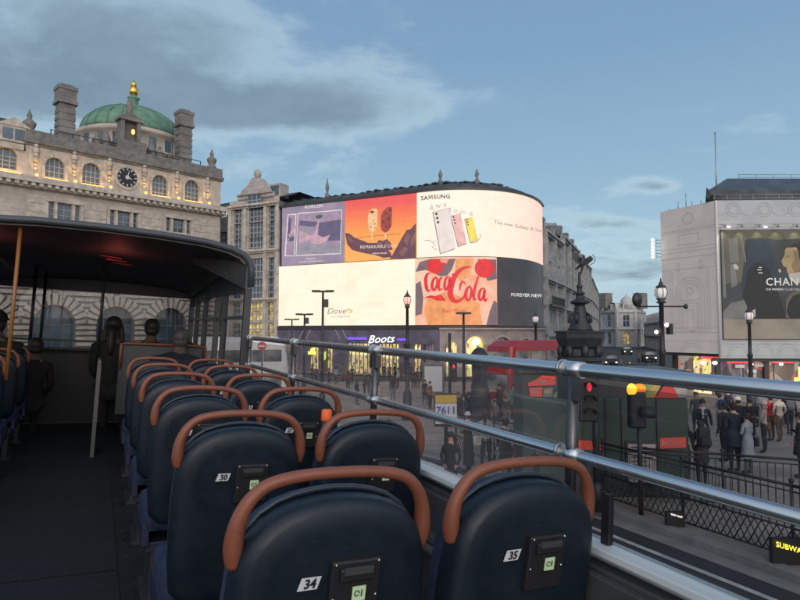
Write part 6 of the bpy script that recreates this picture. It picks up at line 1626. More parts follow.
# partition and stair guard in front of the last row
mb=MB(); mb.box((.04,6.9,-.87),(.035,.5,.93)); mb.tube([(.04,6.6,-.40),(.04,7.2,-.40)],.016,8); bp_(mb,'stair_partition','pale_panel')
mb=MB(); mb.box((.66,7.25,-.62),(.86,.035,.75)); bp_(mb,'bulkhead','side_grey')
mb=MB(); mb.tube([(.24,7.2,-.5),(.24,7.2,-.235),(.3,7.2,-.225),(1.05,7.2,-.225),(1.12,7.2,-.24),(1.12,7.2,-.5)],.017,8); bp_(mb,'bulkhead_rail','handle')
# ------------------------------------------------------------ seats
def outline(w=1.0,top=0.0):
    R=[(.0,.995),(.045,.9925),(.09,.985),(.13,.972),(.165,.950),(.192,.920),(.208,.885),(.217,.84),(.222,.76),(.222,.66),(.217,.54),(.205,.44),(.16,.40),(.08,.395),(0,.395)]
    pts=[(x*w,z+top) for x,z in R]; return pts+[(-x,z) for x,z in pts[-2:0:-1]]
def lean(v): return Vector((v[0],v[1]-(v[2]-.45)*.14,v[2]))
def seat_proto(detail=True):
    root=thing('bus_seat','x','bus seat',(0,0,0))
    mb=MB(); o=outline(); n_=len(o); zc_=.70
    rings=[(.72,-.052,.80),(.88,-.049,.925),(.955,-.040,.972),(.988,-.022,.993),(1,0,1),(1,.022,1)]
    ks=[]
    for sx,y,sz in rings:
        ks.append(len(mb.v)); mb.v+=[lean((x*sx,y,zc_+(z-zc_)*sz)) for x,z in o]
    for a,b in zip(ks,ks[1:]):
        for j in range(n_): mb.f.append((a+j,a+(j+1)%n_,b+(j+1)%n_,b+j)); mb.m.append(0); mb.sm.append(True)
    mb.f.append(tuple(ks[0]+j for j in range(n_))); mb.m.append(0); mb.sm.append(True)
    mb.build('seat_back','seat_shell',root)
    mb=MB(); oo=[p for p in outline(1.0,.006)]; 
    ks=[]
    for sx,y,sz in((.985,.023,.985),(1.0,.034,1.0),(.985,.065,.99),(.9,.085,.94),(.7,.09,.8)):
        ks.append(len(mb.v)); mb.v+=[lean((x*sx,y,zc_+(z-zc_)*sz)) for x,z in oo]
    for a,b in zip(ks,ks[1:]):
        for j in range(n_): mb.f.append((a+j,a+(j+1)%n_,b+(j+1)%n_,b+j)); mb.m.append(0); mb.sm.append(True)
    mb.f.append(tuple(ks[-1]+j for j in range(n_))); mb.m.append(0); mb.sm.append(True)
    mb.build('back_cushion','seat_fabric',root)
    mb=MB(); top=[(x,z) for x,z in outline(.985,.008) if z>.86]; top.sort(key=lambda p:p[0]); mb.tube([lean((x,.026,z)) for x,z in top],.0055,6); mb.build('piping','seat_rim',root)
    mb=MB()
    H=[(.211,.865,.018),(.2155,.895,.022),(.215,.93,.0205),(.207,.965,.0175),(.190,.995,.0155),(.163,1.018,.0145),(.125,1.030,.0138),(.08,1.036,.0133),(.03,1.0385,.013)]
    H2_=[]
    for i in range(len(H)-1):
        a_,b_,c_,d_=H[max(0,i-1)],H[i],H[i+1],H[min(len(H)-1,i+2)]
        for q in range(3):
            t=q/3; H2_.append(tuple(.5*(2*b_[j]+(c_[j]-a_[j])*t+(2*a_[j]-5*b_[j]+4*c_[j]-d_[j])*t*t+(3*b_[j]-a_[j]-3*c_[j]+d_[j])*t**3) for j in range(3)))
    H2_.append(H[-1]); H=H2_
    pts=[(x,z,r) for x,z,r in H]+[(-x,z,r) for x,z,r in H[::-1]]
    mb.tube([lean((x,.0,z)) for x,z,r in pts],[r*.92 for *_,r in pts],14); mb.build('grab_handle','handle',root)
    mb=MB(); mb.box((0,.25,.40),(.43,.44,.11)); mb.build('seat_cushion','seat_fabric',root,bevel=.03,)
    mb=MB(); mb.box((-.205,.24,.33),(.035,.40,.10)); mb.box((.205,.24,.33),(.035,.40,.10)); mb.box((0,.24,.27),(.40,.36,.05)); mb.build('seat_base','blue_side',root,bevel=.006)
    mb=MB(); 
    for x in(-.15,.15): mb=MB(); mb.box((x,.22,.13),(.045,.3,.26)); mb.box((x,.22,.01),(.1,.36,.02)); mb.build('seat_leg','dark_panel',root)
    if detail:
        P=lambda x,y,z:lean((x,y,z))
        mb=MB(); R3=Matrix.Rotation(math.atan(.14),3,'X')
        mb.box(P(.030,-.058,.812),(.112,.022,.13),R3); mb.box(P(.030,-.068,.850),(.078,.022,.028),R3); bx=mb.build('service_box','black',root,bevel=.004)
        mb=MB(); mb.box(P(.030,-.0795,.858),(.064,.004,.014),R3); mb.build('tray','side_grey',bx)
        mb=MB()
        for x,z in((-.018,.870),(.078,.870),(-.018,.80),(.078,.80)): mb.ball(P(x,-.07,z),.003,6,4)
        mb.build('screw','alu',bx)
        mb=MB(); mb.box(P(.038,-.0725,.808),(.030,.002,.030),R3); st_=mb.build('sticker','tag_green',bx)
        mb=MB(); mb.tube([P(.033+.0055*math.cos(t*.7),-.075,.809+.0055*math.sin(t*.7)) for t in range(9)],.001,4); mb.box(P(.0435,-.075,.809),(.002,.001,.014),R3); mb.build('sticker_mark','black',st_)
    return root
protoA=seat_proto(); 
memo={c.name:[k for k in bpy.data.objects if k.parent==c] for c in bpy.data.objects}
def numtag(root,num):
    mb=MB(); R3=Matrix.Rotation(math.atan(.14),3,'X'); sh=.004
    c=lean((-.068,-.0565,.835))
    mb.prism([c+R3@Vector((x+sh*(1 if z>0 else -1),0,z)) for x,z in((-.021,-.0125),(.021,-.0125),(.021,.0125),(-.021,.0125))],(0,-.002,0)); tg=mb.build('number_tag','tag_white',root)
    mb=MB(); textmesh(mb,str(num),lambda a,b:c+R3@Vector((a,-.0035,b)),size=.026,bold=.0009,shear=.15); mb.build('number','black',tg)
first=True
ords=['nearest','second','third','fourth','fifth','sixth']
for k in range(6):
    for ci,(xc,cname) in enumerate(((.468,'aisle side'),(.955,'rail side'))):
        r_=protoA if first else copy_tree(protoA,None,memo); first=False
        num=34-4*k+ci if k else 34+ci
        r_.location=(xc,1.248+.9*k,Bz(HB_)); r_.scale=(.95,1,1); BUS.append(r_)
        numtag(r_,num)
        if k==0: lab='nearest aisle side seat back, numbered 34, with an orange brown grab handle' if ci==0 else 'nearest rail side seat back, numbered 35, at the lower right of the deck'
        else: lab=f'{cname} navy seat in the {ords[k]} row from the camera'
        tag(r_,lab,'bus seat','navy bus seats with orange handles')
for k in range(4,8):
    r_=copy_tree(protoA,None,memo); r_.location=(-.84,1.248+.9*k,Bz(HB_)); BUS.append(r_)
    tag(r_,'navy seat left of the aisle, '+["nearest of the four","second of four from the camera","third of four from the camera","farthest of the four, by the windscreen"][k-4],'bus seat','navy bus seats with orange handles')
# an orange cap seen between the rail side seats
t=thing('orange_bottle','small bright orange bottle cap showing above a rail side seat by the rail','bottle',(1.0,2.72,Bz(HB_)+.44)); BUS.append(t)
mb=MB(); mb.lathe((0,0,0),[(.035,0),(.037,.02),(.037,.40),(.02,.45),(.02,.47)],14); mb.build('bottle_body','seat_rim',t)
mb=MB(); mb.lathe((0,0,.47),[(.024,0),(.026,.01),(.025,.05),(.018,.056)],14); mb.build('bottle_cap',mat('cap_orange',(.8,.13,.02),.5),t)
# ============================================================ PEOPLE
PC={}
def pm(c,rough=.85):
    key=tuple(round(x,3) for x in c)
    if key not in PC:
        nm='cloth_%d'%len(PC); mat(nm,c,rough,var=.2,scale=6); PC[key]=nm
    return PC[key]
def person(label,loc,height=1.72,face=0.0,top=(.03,.03,.035),bot=(.03,.035,.05),skin=(.42,.25,.17),hair=(.02,.015,.012),shoe=(.03,.03,.03),pose='stand',stride=.0,arms='down',hairstyle='short',coat=0.0,hood=None,hat=None,group='people in the square',bulk=1.0,scarf=None,seed=0,bus_person=False,seatz=.45,lean_=0.0):
    r=random.Random(seed*7+int(height*1000))
    if arms=='down' and pose!='sit': arms=['down','pocket','down','phone','pocket','front'][seed%6]
    tw=r.uniform(-.05,.05); hipx=r.uniform(-.03,.03)
    nodes=[];edges=[];regs={}
    def nd(p,rad,reg,par=None):
        nodes.append((Vector(p),rad,reg)); i=len(nodes)-1
        if par is not None: edges.append((par,i)); regs[(par,i)]=reg
        return i
    sit=pose=='sit'
    pz=.95 if not sit else .58
    ln=lean_
    T=lambda x,y,z:(x+hipx*(1.4-z),y+(z-pz)*ln+tw*x,z)
    b=bulk
    dz=pz-.95
    pel=nd((0,0,pz),.135*b,'bot'); 
    wa=nd(T(0,0,1.10+dz),.118*b,'top',pel); ch=nd(T(0,0,1.28+dz),.128*b,'top',wa); uc=nd(T(0,-.005,1.41+dz),.115*b,'top',ch); nk=nd(T(0,.0,1.50+dz),.052,'skin',uc)
    hb=nd(T(0,.018,1.585+dz),.066,'skin',nk); hm=nd(T(0,.022,1.655+dz),.079,'skin',hb); ht=nd(T(0,.008,1.72+dz),.055,'skin',hm)
    hands=[]
    for s in(-1,1):
        sw_=stride*s
        sh=nd(T(.165*s*b,-.005,1.405+dz),.060*b,'top',uc)
        if arms=='down': el=T(.215*s*b,-.02-sw_*.35,1.14+dz); wr=T(.225*s*b,.06-sw_*.7,.90+dz)
        elif arms=='front': el=T(.21*s,.03,1.15+dz); wr=T(.08*s,.24,1.17+dz)
        elif arms=='phone': el=T(.21*s,.02,1.16+dz); wr=(T(.06*s,.25,1.30+dz) if s>0 else T(.2*s,.12,1.02+dz))
        elif arms=='pocket': el=T(.24*s,-.05,1.15+dz); wr=T(.17*s,.09,.98+dz)
        elif arms=='lap': el=T(.2*s,.02,1.14+dz); wr=T(.1*s,.26,.98+dz)
        e_=nd(el,.046*b,'top',sh); w1=nd(wr,.032,'top',e_)
        d=(Vector(wr)-Vector(el)).normalized(); h1_=Vector(wr)+d*.05; nd(h1_,(.034),'skin',w1)
        hands.append((Vector(wr)+d*.06,d,s))
        hx=.085*s
        hp=nd((hx,0,pz-.06),.105*b,'bot',pel)
        if sit: kn=(hx*1.2,.42,pz-.04); an=(hx*1.2,.40,.09); 
        else:
            ky=.10*abs(stride)+ (sw_*.45); kn=(hx*1.05,ky+.01,.50); an=(hx*1.05,sw_*1.0-.02*(stride!=0),.085+(.08 if sw_<-.1 else 0))
        th=nd(tuple((Vector((hx,0,pz-.06))*.55+Vector(kn)*.45)),.083*b,'bot',hp)
        k_=nd(kn,.060*b,'bot',th); cf=nd(tuple(Vector(kn)*.65+Vector(an)*.35+Vector((0,-.02,0))),.056,'bot',k_); a_=nd(an,.040,'bot',cf)
        a2=nd((an[0],an[1]+.01,an[2]-.035),.045,'shoe',a_); nd((an[0]*1.05,an[1]+.16,max(.035,an[2]-.05)),.036,'shoe',a2)
    me=skin_mesh([(n[0],n[1]) for n in nodes],edges,0,1)
    bm=bmesh.new(); bm.from_mesh(me); 
    rid={'top':0,'bot':1,'skin':2,'shoe':3}
    seg=[(nodes[a][0],nodes[b_][0],rid[regs[(a,b_)]],(nodes[a][1]+nodes[b_][1])/2) for a,b_ in edges]
    for f in bm.faces:
        c=f.calc_center_median(); best=9;bi=0
        for A_,B_,ri,rd_ in seg:
            ab=B_-A_; t_=max(0,min(1,(c-A_).dot(ab)/max(1e-9,ab.length_squared))); dd=(c-(A_+ab*t_)).length-rd_*.5
            if dd<best: best=dd;bi=ri
        f.material_index=bi; f.smooth=True
    for v in bm.verts:
        if abs(v.co.x)<.17*b+.03 and v.co.z>pz-.1 and v.co.z<1.46+dz: v.co.y*=.82
    # face details and fingers, same mesh
    ex=MB(); ex.cur=2
    hc=Vector(T(0,.022,1.655+dz))
    ex.ball(hc+Vector((0,.084,-.012)),(.011,.018,.018),8,6)
    for s in(-1,1): ex.ball(hc+Vector((.078*s,-.004,-.01)),(.01,.018,.027),8,6)
    ex.cur=4
    for s in(-1,1): ex.ball(hc+Vector((.028*s,.073,.012)),(.011,.008,.007),8,5)
    ex.cur=5; ex.ball(hc+Vector((0,.074,-.045)),(.022,.008,.006),8,5)
    ex.cur=2
    for p_,d,s in hands:
        u1,w1=rot_frame(d)
        side=Vector((0,1,0)); side=(side-d*side.dot(d)); side=side.normalized() if side.length>.1 else u1
        curl=Vector((-s,0,0))
        for i,(off,ln2) in enumerate(((-.024,.058),(-.008,.07),(.008,.074),(.024,.066))):
            q=p_+side*off+d*.02; ex.tube([q,q+d*ln2*.5+curl*.006,q+d*ln2*.9+curl*.026],[.0085,.008,.006],6)
        q=p_+side*.028-d*.02; ex.tube([q,q+side*.025+d*.02,q+side*.03+d*.05],[.01,.009,.007],6)
    k0=len(bm.verts); vs=[bm.verts.new(v) for v in ex.v]
    for fi,f in enumerate(ex.f):
        try: nf=bm.faces.new([vs[i] for i in f]); nf.material_index=ex.m[fi]; nf.smooth=True
        except ValueError: pass
    sc=height/1.76
    bmesh.ops.scale(bm,vec=(sc,sc,sc),verts=bm.verts[:])
    bm.to_mesh(me); bm.free()
    for m_ in(pm(top),pm(bot),pm(skin,.55),pm(shoe,.6),'black',pm((.3,.1,.08))): me.materials.append(M[m_])
    o=bpy.data.objects.new('person',me); COL.objects.link(o); o.location=loc; o.rotation_euler=(0,0,face)
    tag(o,label,'person',group)
    if bus_person: BUS.append(o)
    def child(mb,nm,m_,sub=0):
        mb.v=[Vector(v)*sc for v in mb.v]; return mb.build(nm,m_,o,subd=sub)
    hair_m=pm(hair,.6)
    if hood is not None:
        mb=MB(); mb.ball(hc+Vector((0,-.025,.012)),(.105,.112,.128),12,9); mb.ball(hc+Vector((0,-.04,-.12)),(.12,.1,.07),10,6); child(mb,'hood',pm(hood))
    elif hat is not None:
        mb=MB(); mb.ball(hc+Vector((0,-.006,.045)),(.094,.102,.085),12,8); mb.tube([hc+Vector((.094*math.cos(t*.5),-.006+.102*math.sin(t*.5),.03)) for t in range(13)],.012,6); child(mb,'hat',pm(hat))
        mb=MB(); mb.ball(hc+Vector((0,-.03,-.03)),(.086,.07,.08),10,7); child(mb,'hair',hair_m)
    else:
        mb=MB(); mb.ball(hc+Vector((0,-.02,.03)),(.092,.098,.092),12,9)
        if hairstyle=='long':
            mb.tube([hc+Vector((0,-.05,.0)),hc+Vector((0,-.075,-.1)),hc+Vector((0,-.09,-.22)),hc+Vector((0,-.10,-.34))],[.082,.085,.08,.045],10,flat=.55)
            for s in(-1,1): mb.tube([hc+Vector((.07*s,-.01,.03)),hc+Vector((.088*s,.0,-.07)),hc+Vector((.095*s,.01,-.2)),hc+Vector((.085*s,.02,-.3))],[.025,.03,.032,.012],8)
        elif hairstyle=='bun': mb.ball(hc+Vector((0,-.1,.06)),.045,8,6)
        else: mb.ball(hc+Vector((0,-.045,-.025)),(.083,.06,.07),10,7)
        child(mb,'hair',hair_m)
    if coat>0:   # coat skirt / long hem below the waist
        mb=MB(); zt_=1.12+dz; prof_=[(.145*b,zt_),(.165*b,1.0+dz),(.175*b,.92+dz),(.19*b,max(.2,.92+dz-coat*.6)),(.205*b,max(.15,.92+dz-coat))]
        ks=[]; S_=16
        for rr,z in prof_:
            ks.append(len(mb.v))
            for j in range(S_):
                a=2*math.pi*j/S_; wob=1+.05*math.sin(a*5+seed)*(1 if z<.9 else 0); mb.v.append(Vector((rr*math.cos(a)*wob,rr*.80*math.sin(a)*wob+stride*.12*(1.1-z),z)))
        for A_,B_ in zip(ks,ks[1:]):
            for j in range(S_): mb.f.append((A_+j,A_+(j+1)%S_,B_+(j+1)%S_,B_+j)); mb.m.append(0); mb.sm.append(True)
        child(mb,'coat_skirt',pm(top))
    if scarf is not None:
        mb=MB(); mb.tube([Vector(T(.075*math.cos(t*.7),.07*math.sin(t*.7),1.49+dz)) for t in range(10)],.03,8); mb.box(Vector(T(.03,.12,1.34+dz)),(.06,.03,.28)); child(mb,'scarf',pm(scarf))
    if not sit or True:   # jacket hem, collar
        mb=MB(); mb.tube([Vector(T(.062*math.cos(t*.7),.058*math.sin(t*.7)-.005,1.475+dz)) for t in range(10)],.016,6); child(mb,'collar',pm(top))
    return o
def backpack(label,o,col,h=.42,strap=None):
    hh=o.dimensions.z; t=thing('backpack',label,'backpack',o.location+Matrix.Rotation(o.rotation_euler.z,3,'Z')@Vector((0,-.19,1.02)),o.rotation_euler.z)
    mb=MB(); mb.box((0,0,h/2),(.3,.17,h)); mb.build('bag_body',pm(col),t,bevel=.06,subd=0)
    mb=MB(); mb.box((0,-.1,.12),(.22,.06,.18)); mb.build('pocket',pm(col),t,bevel=.02)
    mb=MB()
    for s in(-1,1): mb.tube([(.1*s,.06,.05),(.12*s,.1,.1),(.11*s,.13,h-.02),(.09*s,.18,h+.04),(.1*s,.26,h-.05),(.12*s,.27,.2),(.12*s,.12,.06)],.013,6)
    mb.build('strap',pm(strap or (.3,.3,.3)),t); return t
AWAY=-TH      # facing rotation so +Y local points away from the camera
def pz(px,py,z=None): 
    if z is None: return gp(px,py)[0]
    return base_pt(px,z)
K=(.018,.018,.022); NV=(.02,.028,.05); JN=(.07,.095,.14); GY=(.12,.12,.125); BR=(.07,.05,.04); CRM=(.45,.40,.33); BG=(.33,.27,.22)
people=[
 # middle distance
 ('man in dark hooded top and pale jeans striding left of the ornate lamp post',(393,402.5),1.74,AWAY,dict(top=(.03,.028,.035),bot=(.12,.14,.15),stride=.22,hood=(.03,.028,.035))),
 ('woman in a dark coat walking alone just right of the ornate lamp post base',(425,404),1.64,AWAY+2.8,dict(top=K,bot=(.06,.07,.09),coat=.32,stride=.1,hairstyle='long')),
 ('left of the pair in dark clothes behind the lamp post, near the shop fronts',(413.5,389.5),1.72,AWAY+3,dict(top=(.03,.025,.03),bot=K,stride=.12)),
 ('right of the pair in dark clothes behind the lamp post, near the shop fronts',(417.5,389),1.78,AWAY+3,dict(top=(.04,.03,.03),bot=(.05,.03,.03),stride=.1)),
 ('person in maroon top at the back left of the lamp post group',(389.5,381.5),1.7,AWAY,dict(top=(.10,.03,.04),bot=K)),
 ('person in black at the back between the maroon top and the brown coat',(395,381),1.74,AWAY+1,dict(top=K,bot=K,coat=.2)),
 ('person in a brown coat at the back just left of the lamp post',(401,381.5),1.66,AWAY+2,dict(top=BR,bot=K,coat=.35,hairstyle='long')),
 ('left of two dark figures beside a rail post, before the yellow shop window',(364.5,394),1.7,AWAY+2,dict(top=(.04,.045,.05),bot=K,coat=.3)),
 ('right of two dark figures beside a rail post, before the yellow shop window',(369,395.5),1.62,AWAY+2.5,dict(top=(.05,.05,.06),bot=GY,hairstyle='long')),
 ('dark figure waiting below the yellow lit sign, behind the rails',(322,388),1.72,AWAY+1,dict(top=K,bot=K,coat=.3)),
 ('dark figure under the rail between two mast poles',(357,405),1.66,AWAY-1,dict(top=(.03,.03,.04),bot=GY,hairstyle='long')),
 ('person in a grey jacket walking near the poster cabinet',(437,392),1.72,AWAY+1.2,dict(top=GY,bot=K,stride=.12)),
 ('person in a black coat just left of the signal post by the steps',(444,388),1.68,AWAY+2,dict(top=K,bot=K,coat=.3)),
 ('small figure in black at the shop window left of the maroon top',(384,380.5),1.7,AWAY,dict(top=K,bot=K)),
 ('small figure in plum at the shop window right of the lamp post',(410,379.5),1.64,AWAY,dict(top=(.08,.03,.05),bot=K,coat=.2)),
 ('small figure in grey green farther right of the lamp post at the shops',(421,379.8),1.74,AWAY+1,dict(top=(.07,.08,.07),bot=K)),
 ('small figure in tan at the shops under the violet neon sign',(428,380),1.7,AWAY+2,dict(top=(.2,.15,.11),bot=K)),
 ('small figure in black by the leftmost lit shop opening',(312,382),1.7,AWAY+2,dict(top=K,bot=K)),
 ('small figure in dark blue left of the pair beside the rail post',(352,384),1.7,AWAY+.5,dict(top=NV,bot=K)),
 # near group
 ('person in a white head scarf and long black coat on the near pavement',(468.5,468),1.64,AWAY+1.0,dict(top=K,bot=K,coat=.7,hat=(.55,.57,.6),arms='front')),
 ('woman with long dark hair and pale top walking beside the white head scarf',(486,468),1.68,AWAY-.4,dict(top=(.30,.29,.28),bot=K,hairstyle='long',stride=.12)),
 ('person in a black puffer jacket seen from behind, right of the long haired woman',(506,480),1.66,AWAY,dict(top=K,bot=K,bulk=1.2,hairstyle='short')),
 ('young woman with long dark hair facing the bus, cut off by the white ledge',(451,500),1.62,AWAY+3.0,dict(top=K,bot=K,hairstyle='long',arms='pocket')),
 ('man in dark top and pale jeans at the left edge of the kiosk',(524,442),1.74,AWAY+.2,dict(top=(.02,.025,.035),bot=(.25,.28,.31),arms='phone')),
 ('person in black crouched low against the green kiosk front',(538,494),1.25,AWAY+.6,dict(top=K,bot=K,arms='front',bulk=1.15)),
 # right crowd
 ('woman in black facing the bus at the right end of the kiosk',(685,487),1.66,AWAY+3.0,dict(top=K,bot=K,arms='front',hairstyle='long')),
 ('person with a pale face peering over behind the navy suit',(697,436),1.74,AWAY+2.6,dict(top=(.05,.06,.07),bot=K)),
 ('man in navy jacket over a white shirt, left in the crowd',(704,458),1.76,AWAY+2.9,dict(top=NV,bot=K,scarf=(.5,.5,.5))),
 ('person in a dark coat wearing a pale strapped backpack by the picket railing',(702,487),1.6,AWAY-.1,dict(top=(.03,.032,.036),bot=K,coat=.25,hair=(.03,.025,.02))),
 ('person in a lilac top seen from behind in the crowd',(720.5,434),1.66,AWAY,dict(top=(.33,.28,.36),bot=GY)),
 ('person in a black puffer jacket between the lilac top and the big navy coat',(726,462),1.7,AWAY+.5,dict(top=(.022,.024,.028),bot=K,bulk=1.25)),
 ('tall man in a big navy coat seen from behind in the crowd',(735,472),1.86,AWAY,dict(top=(.014,.02,.035),bot=(.014,.018,.03),bulk=1.2,coat=.25)),
 ('person in a white cap behind the tall navy coat',(739.5,450),1.74,AWAY+.3,dict(top=K,bot=K,hat=(.6,.58,.52))),
 ('person in a pale denim jacket and grey skirt beside the tall navy coat',(748.5,474),1.62,AWAY+.4,dict(top=(.25,.28,.33),bot=(.08,.085,.09),coat=.45,arms='front')),
 ('person in black behind the pale denim jacket',(751,450),1.72,AWAY,dict(top=K,bot=K,bulk=1.1)),
 ('woman in a beige hooded top and long black skirt',(765,453),1.66,AWAY+.8,dict(top=BG,bot=K,hood=BG,arms='front',coat=0)),
 ('person in a bright red jacket behind the cream jacket',(771.5,441),1.68,AWAY+.3,dict(top=(.42,.02,.025),bot=BR)),
 ('person in a cream jacket with a cross body strap and brown trousers',(780,441.5),1.74,AWAY+.1,dict(top=CRM,bot=(.10,.065,.05),hair=(.015,.012,.01),stride=.08)),
 ('man in a navy jacket walking away at the right end of the crowd',(790,436),1.78,AWAY-.3,dict(top=NV,bot=(.03,.03,.04),stride=.15)),
 ('person in black at the right edge, nearer than the rest of the crowd',(801,478),1.68,AWAY+1.0,dict(top=K,bot=K,coat=.3)),
 ('small dark figure at the back between the lilac top and the lamp base',(729,424),1.66,AWAY+2,dict(top=(.05,.04,.05),bot=K)),
 ('small figure in grey at the back left of the red jacket',(758,427),1.66,AWAY+1,dict(top=GY,bot=K)),
 ('small figure in olive at the back right of the cream jacket',(787,425),1.7,AWAY+2,dict(top=(.08,.08,.05),bot=K)),
]
DEFER=[]
extra=[('plum',(.10,.03,.06),'by the leftmost lit opening',316,384),('tan',(.22,.15,.10),'between the two smaller masts',298,386),('black',K,'beside the tallest mast foot',329,387),('pale grey',(.3,.3,.3),'just right of the tallest mast foot',336,384),
 ('olive',(.09,.09,.05),'below the plain cream screen middle',343,382),('maroon',(.14,.03,.03),'right of the tallest mast on the far kerb',348,391),('navy',NV,'left of the striding man',378,386),('cream',CRM,'behind the striding man',398,388),
 ('charcoal',GY,'farther right than the lamp base',432,397),('rust',(.25,.08,.04),'left of the stop board header',430,409)]
extra2=[('cream',CRM,'in the side street beside the orange signed taxi',645,62),('black',K,'in the side street below the wrapped building edge',655,58),('rust',(.25,.08,.04),'in the side street right of the fountain',607,66),('grey',(.25,.25,.25),'in the side street between the parked cars',620,74),('navy',NV,'at the corner under the wrapped sheeting',658,66),('tan',(.22,.15,.1),'farthest up the side street',638,90)]
for nm_,c_,wh_,px_,z_ in extra2:
    p_=base_pt(px_,z_,0); extra_o=None; DEFER.append((f'small {nm_} clad figure {wh_}',p_,c_,px_))
for nm_,c_,wh_,px_,py_ in extra: people.append((f'small {nm_} clad figure {wh_}',(px_,py_),1.62+.02*(px_%8),AWAY+(px_%6),dict(top=c_,bot=K,coat=.25*(px_%2),hairstyle='long' if px_%3==0 else 'short',stride=.12*(px_%2))))
PO=[]
for i,(lab,(px,py),hh,fc,kw) in enumerate(people):
    kw=dict(kw); skin=[(.42,.25,.17),(.50,.33,.25),(.28,.16,.10)][i%3]
    kw.setdefault('skin',skin); PO.append(person(lab,pz(px,py),hh,fc,seed=i,**kw))
for o in PO[:19]: o['group']='people in the square'
for o in PO:
    if o.location.x<KX: o.location.z-=.1   # standing on the carriageway, not the raised paving
for lab,p_,c_,px_ in DEFER: person(lab,p_,1.7,AWAY+px_%6,top=c_,bot=K,seed=px_,coat=.2*(px_%2))
b1=backpack('black backpack with pale straps on the person nearest the picket railing',PO[28],(.03,.03,.032),.46,(.55,.55,.53))
t=thing('shoulder_bag','white shoulder bag carried by the long haired woman with a white hem','bag',PO[20].location+Vector((0,0,.72))+RT*-.22); mb=MB(); mb.box((0,0,.13),(.30,.12,.26)); mb.build('bag_body',pm((.5,.5,.48)),t,bevel=.03); mb=MB(); mb.tube([(-.1,0,.26),(-.05,.02,.6),(.1,.03,.66),(.12,0,.26)],.01,5); mb.build('strap',pm((.5,.5,.48)),t)
def handbag(label,o,col,side=1):
    q=Matrix.Rotation(o.rotation_euler.z,3,'Z'); t=thing('shoulder_bag',label,'bag',o.location+q@Vector((.25*side,.02,.72)),o.rotation_euler.z)
    mb=MB(); mb.box((0,0,.12),(.11,.30,.24)); mb.build('bag_body',pm(col),t,bevel=.03); mb=MB(); mb.tube([(0,-.12,.22),(-.07*side,-.05,.6),(-.08*side,.05,.62),(0,.12,.22)],.01,6); mb.build('strap',pm(col),t)
handbag('tan shoulder bag on the woman in the beige hooded top',PO[35],(.22,.12,.06),1); handbag('black shoulder bag on the pale denim jacket',PO[33],(.02,.02,.02),1); handbag('brown shoulder bag on the person in the cream jacket',PO[37],(.10,.05,.03),-1); handbag('red shoulder bag on the black puffer jacket near the kiosk',PO[21],(.25,.02,.02),1)
backpack('grey backpack on the man in navy at the right end of the crowd',PO[38],(.10,.10,.11),.42); backpack('dark blue backpack on the person in the lilac top',PO[29],(.03,.04,.09),.40)
# people on the fountain steps
stepz=[(458,30.5,1,1.7,(.03,.03,.035)),(463,30.2,1,1.6,(.05,.04,.05)),(468.5,30.8,2,1.68,(.025,.03,.03)),(499,30.6,2,1.7,(.03,.03,.035)),(505,30.3,0,0,(.06,.05,.06)),(513,30.0,2,1.76,(.03,.20,.13)),(521,30.6,3,1.6,(.45,.30,.30)),(528,30.2,0,0,(.08,.06,.06)),(494,30.2,0,0,(.10,.09,.10)),(517,30.9,0,0,(.28,.22,.2)),(487,30.6,2,1.68,(.05,.03,.03)),(534,31.2,2,1.7,K)]
names_=['person in black at the left end of the fountain steps, beside the signal post','second person from the left on the fountain steps, in a plum jacket','person in dark green black on the steps just left of the round-topped pillar','person in black standing on the steps just right of the pillar','person in plum sitting on the steps left of the green jacket','man in a green jacket standing on the fountain steps','person in a pink top standing on the steps right of the green jacket','person in brown sitting on the steps nearest the kiosk','person in grey sitting low on the steps right of the pillar','person in tan sitting beside the green jacket','person in maroon black standing close to the pillar','person in black standing on the steps above the kiosk roof']
for (px,z,lv,hh,c),lab in zip(stepz,names_):
    p=rz((px-400)/600*z,z); d=math.hypot(p.x-fx.x,p.y-fx.y)
    lvl=0
    for k in range(5):
        if d<6.9-k*.55-.08: lvl=k+1
    p.z=GF+lvl*.2
    if hh: person(lab,p,hh,AWAY+rng.uniform(2,4),top=c,bot=K,seed=int(px),coat=.2 if int(px)%2 else 0,hairstyle='long' if int(px)%3==0 else 'short',group='people on the fountain steps')
    else: person(lab,p-Vector((0,0,.13)),1.6,AWAY+math.pi+rng.uniform(-.5,.5),top=c,bot=GY,pose='sit',arms='lap',seed=int(px),group='people on the fountain steps')
# passengers
def pax(lab,X,Y,hh,face,dz=0,**k):
    k.setdefault('skin',(.10,.065,.05))
    return person(lab,(X,Y,Bz(HB_)+dz-.09),hh,face,pose='sit',arms='lap',group='passengers under the canopy',bus_person=True,**k)
pax('passenger in a dark cap left of the aisle, beside the yellow pole',-.95,7.5,1.8,0,.05,top=(.006,.006,.008),bot=K,hat=(.006,.006,.008),bulk=1.25,seed=81)
pax('passenger with a dark bag near the windscreen, left of the aisle',-.62,8.0,1.55,.2,-.03,top=(.01,.007,.007),bot=K,seed=82)
pax('passenger in black by the aisle pole, at the front right seats',.17,8.15,1.86,-.2,.02,top=(.006,.006,.008),bot=K,hairstyle='long',seed=83,bulk=1.1)
pax('passenger in black in the middle of the front right seats',.62,8.3,1.86,-.1,.02,top=(.006,.006,.009),bot=K,seed=84,bulk=1.1)
pax('large grey haired passenger in a navy jacket, nearest under the canopy',.80,6.95,1.78,-.4,-.02,top=(.009,.013,.022),bot=K,hair=(.06,.055,.055),seed=85,bulk=1.45,lean_=.1)
pax('small passenger by the right hand window, behind the canopy pillar',1.0,7.75,1.62,0,-.05,top=(.008,.008,.009),bot=K,seed=86)
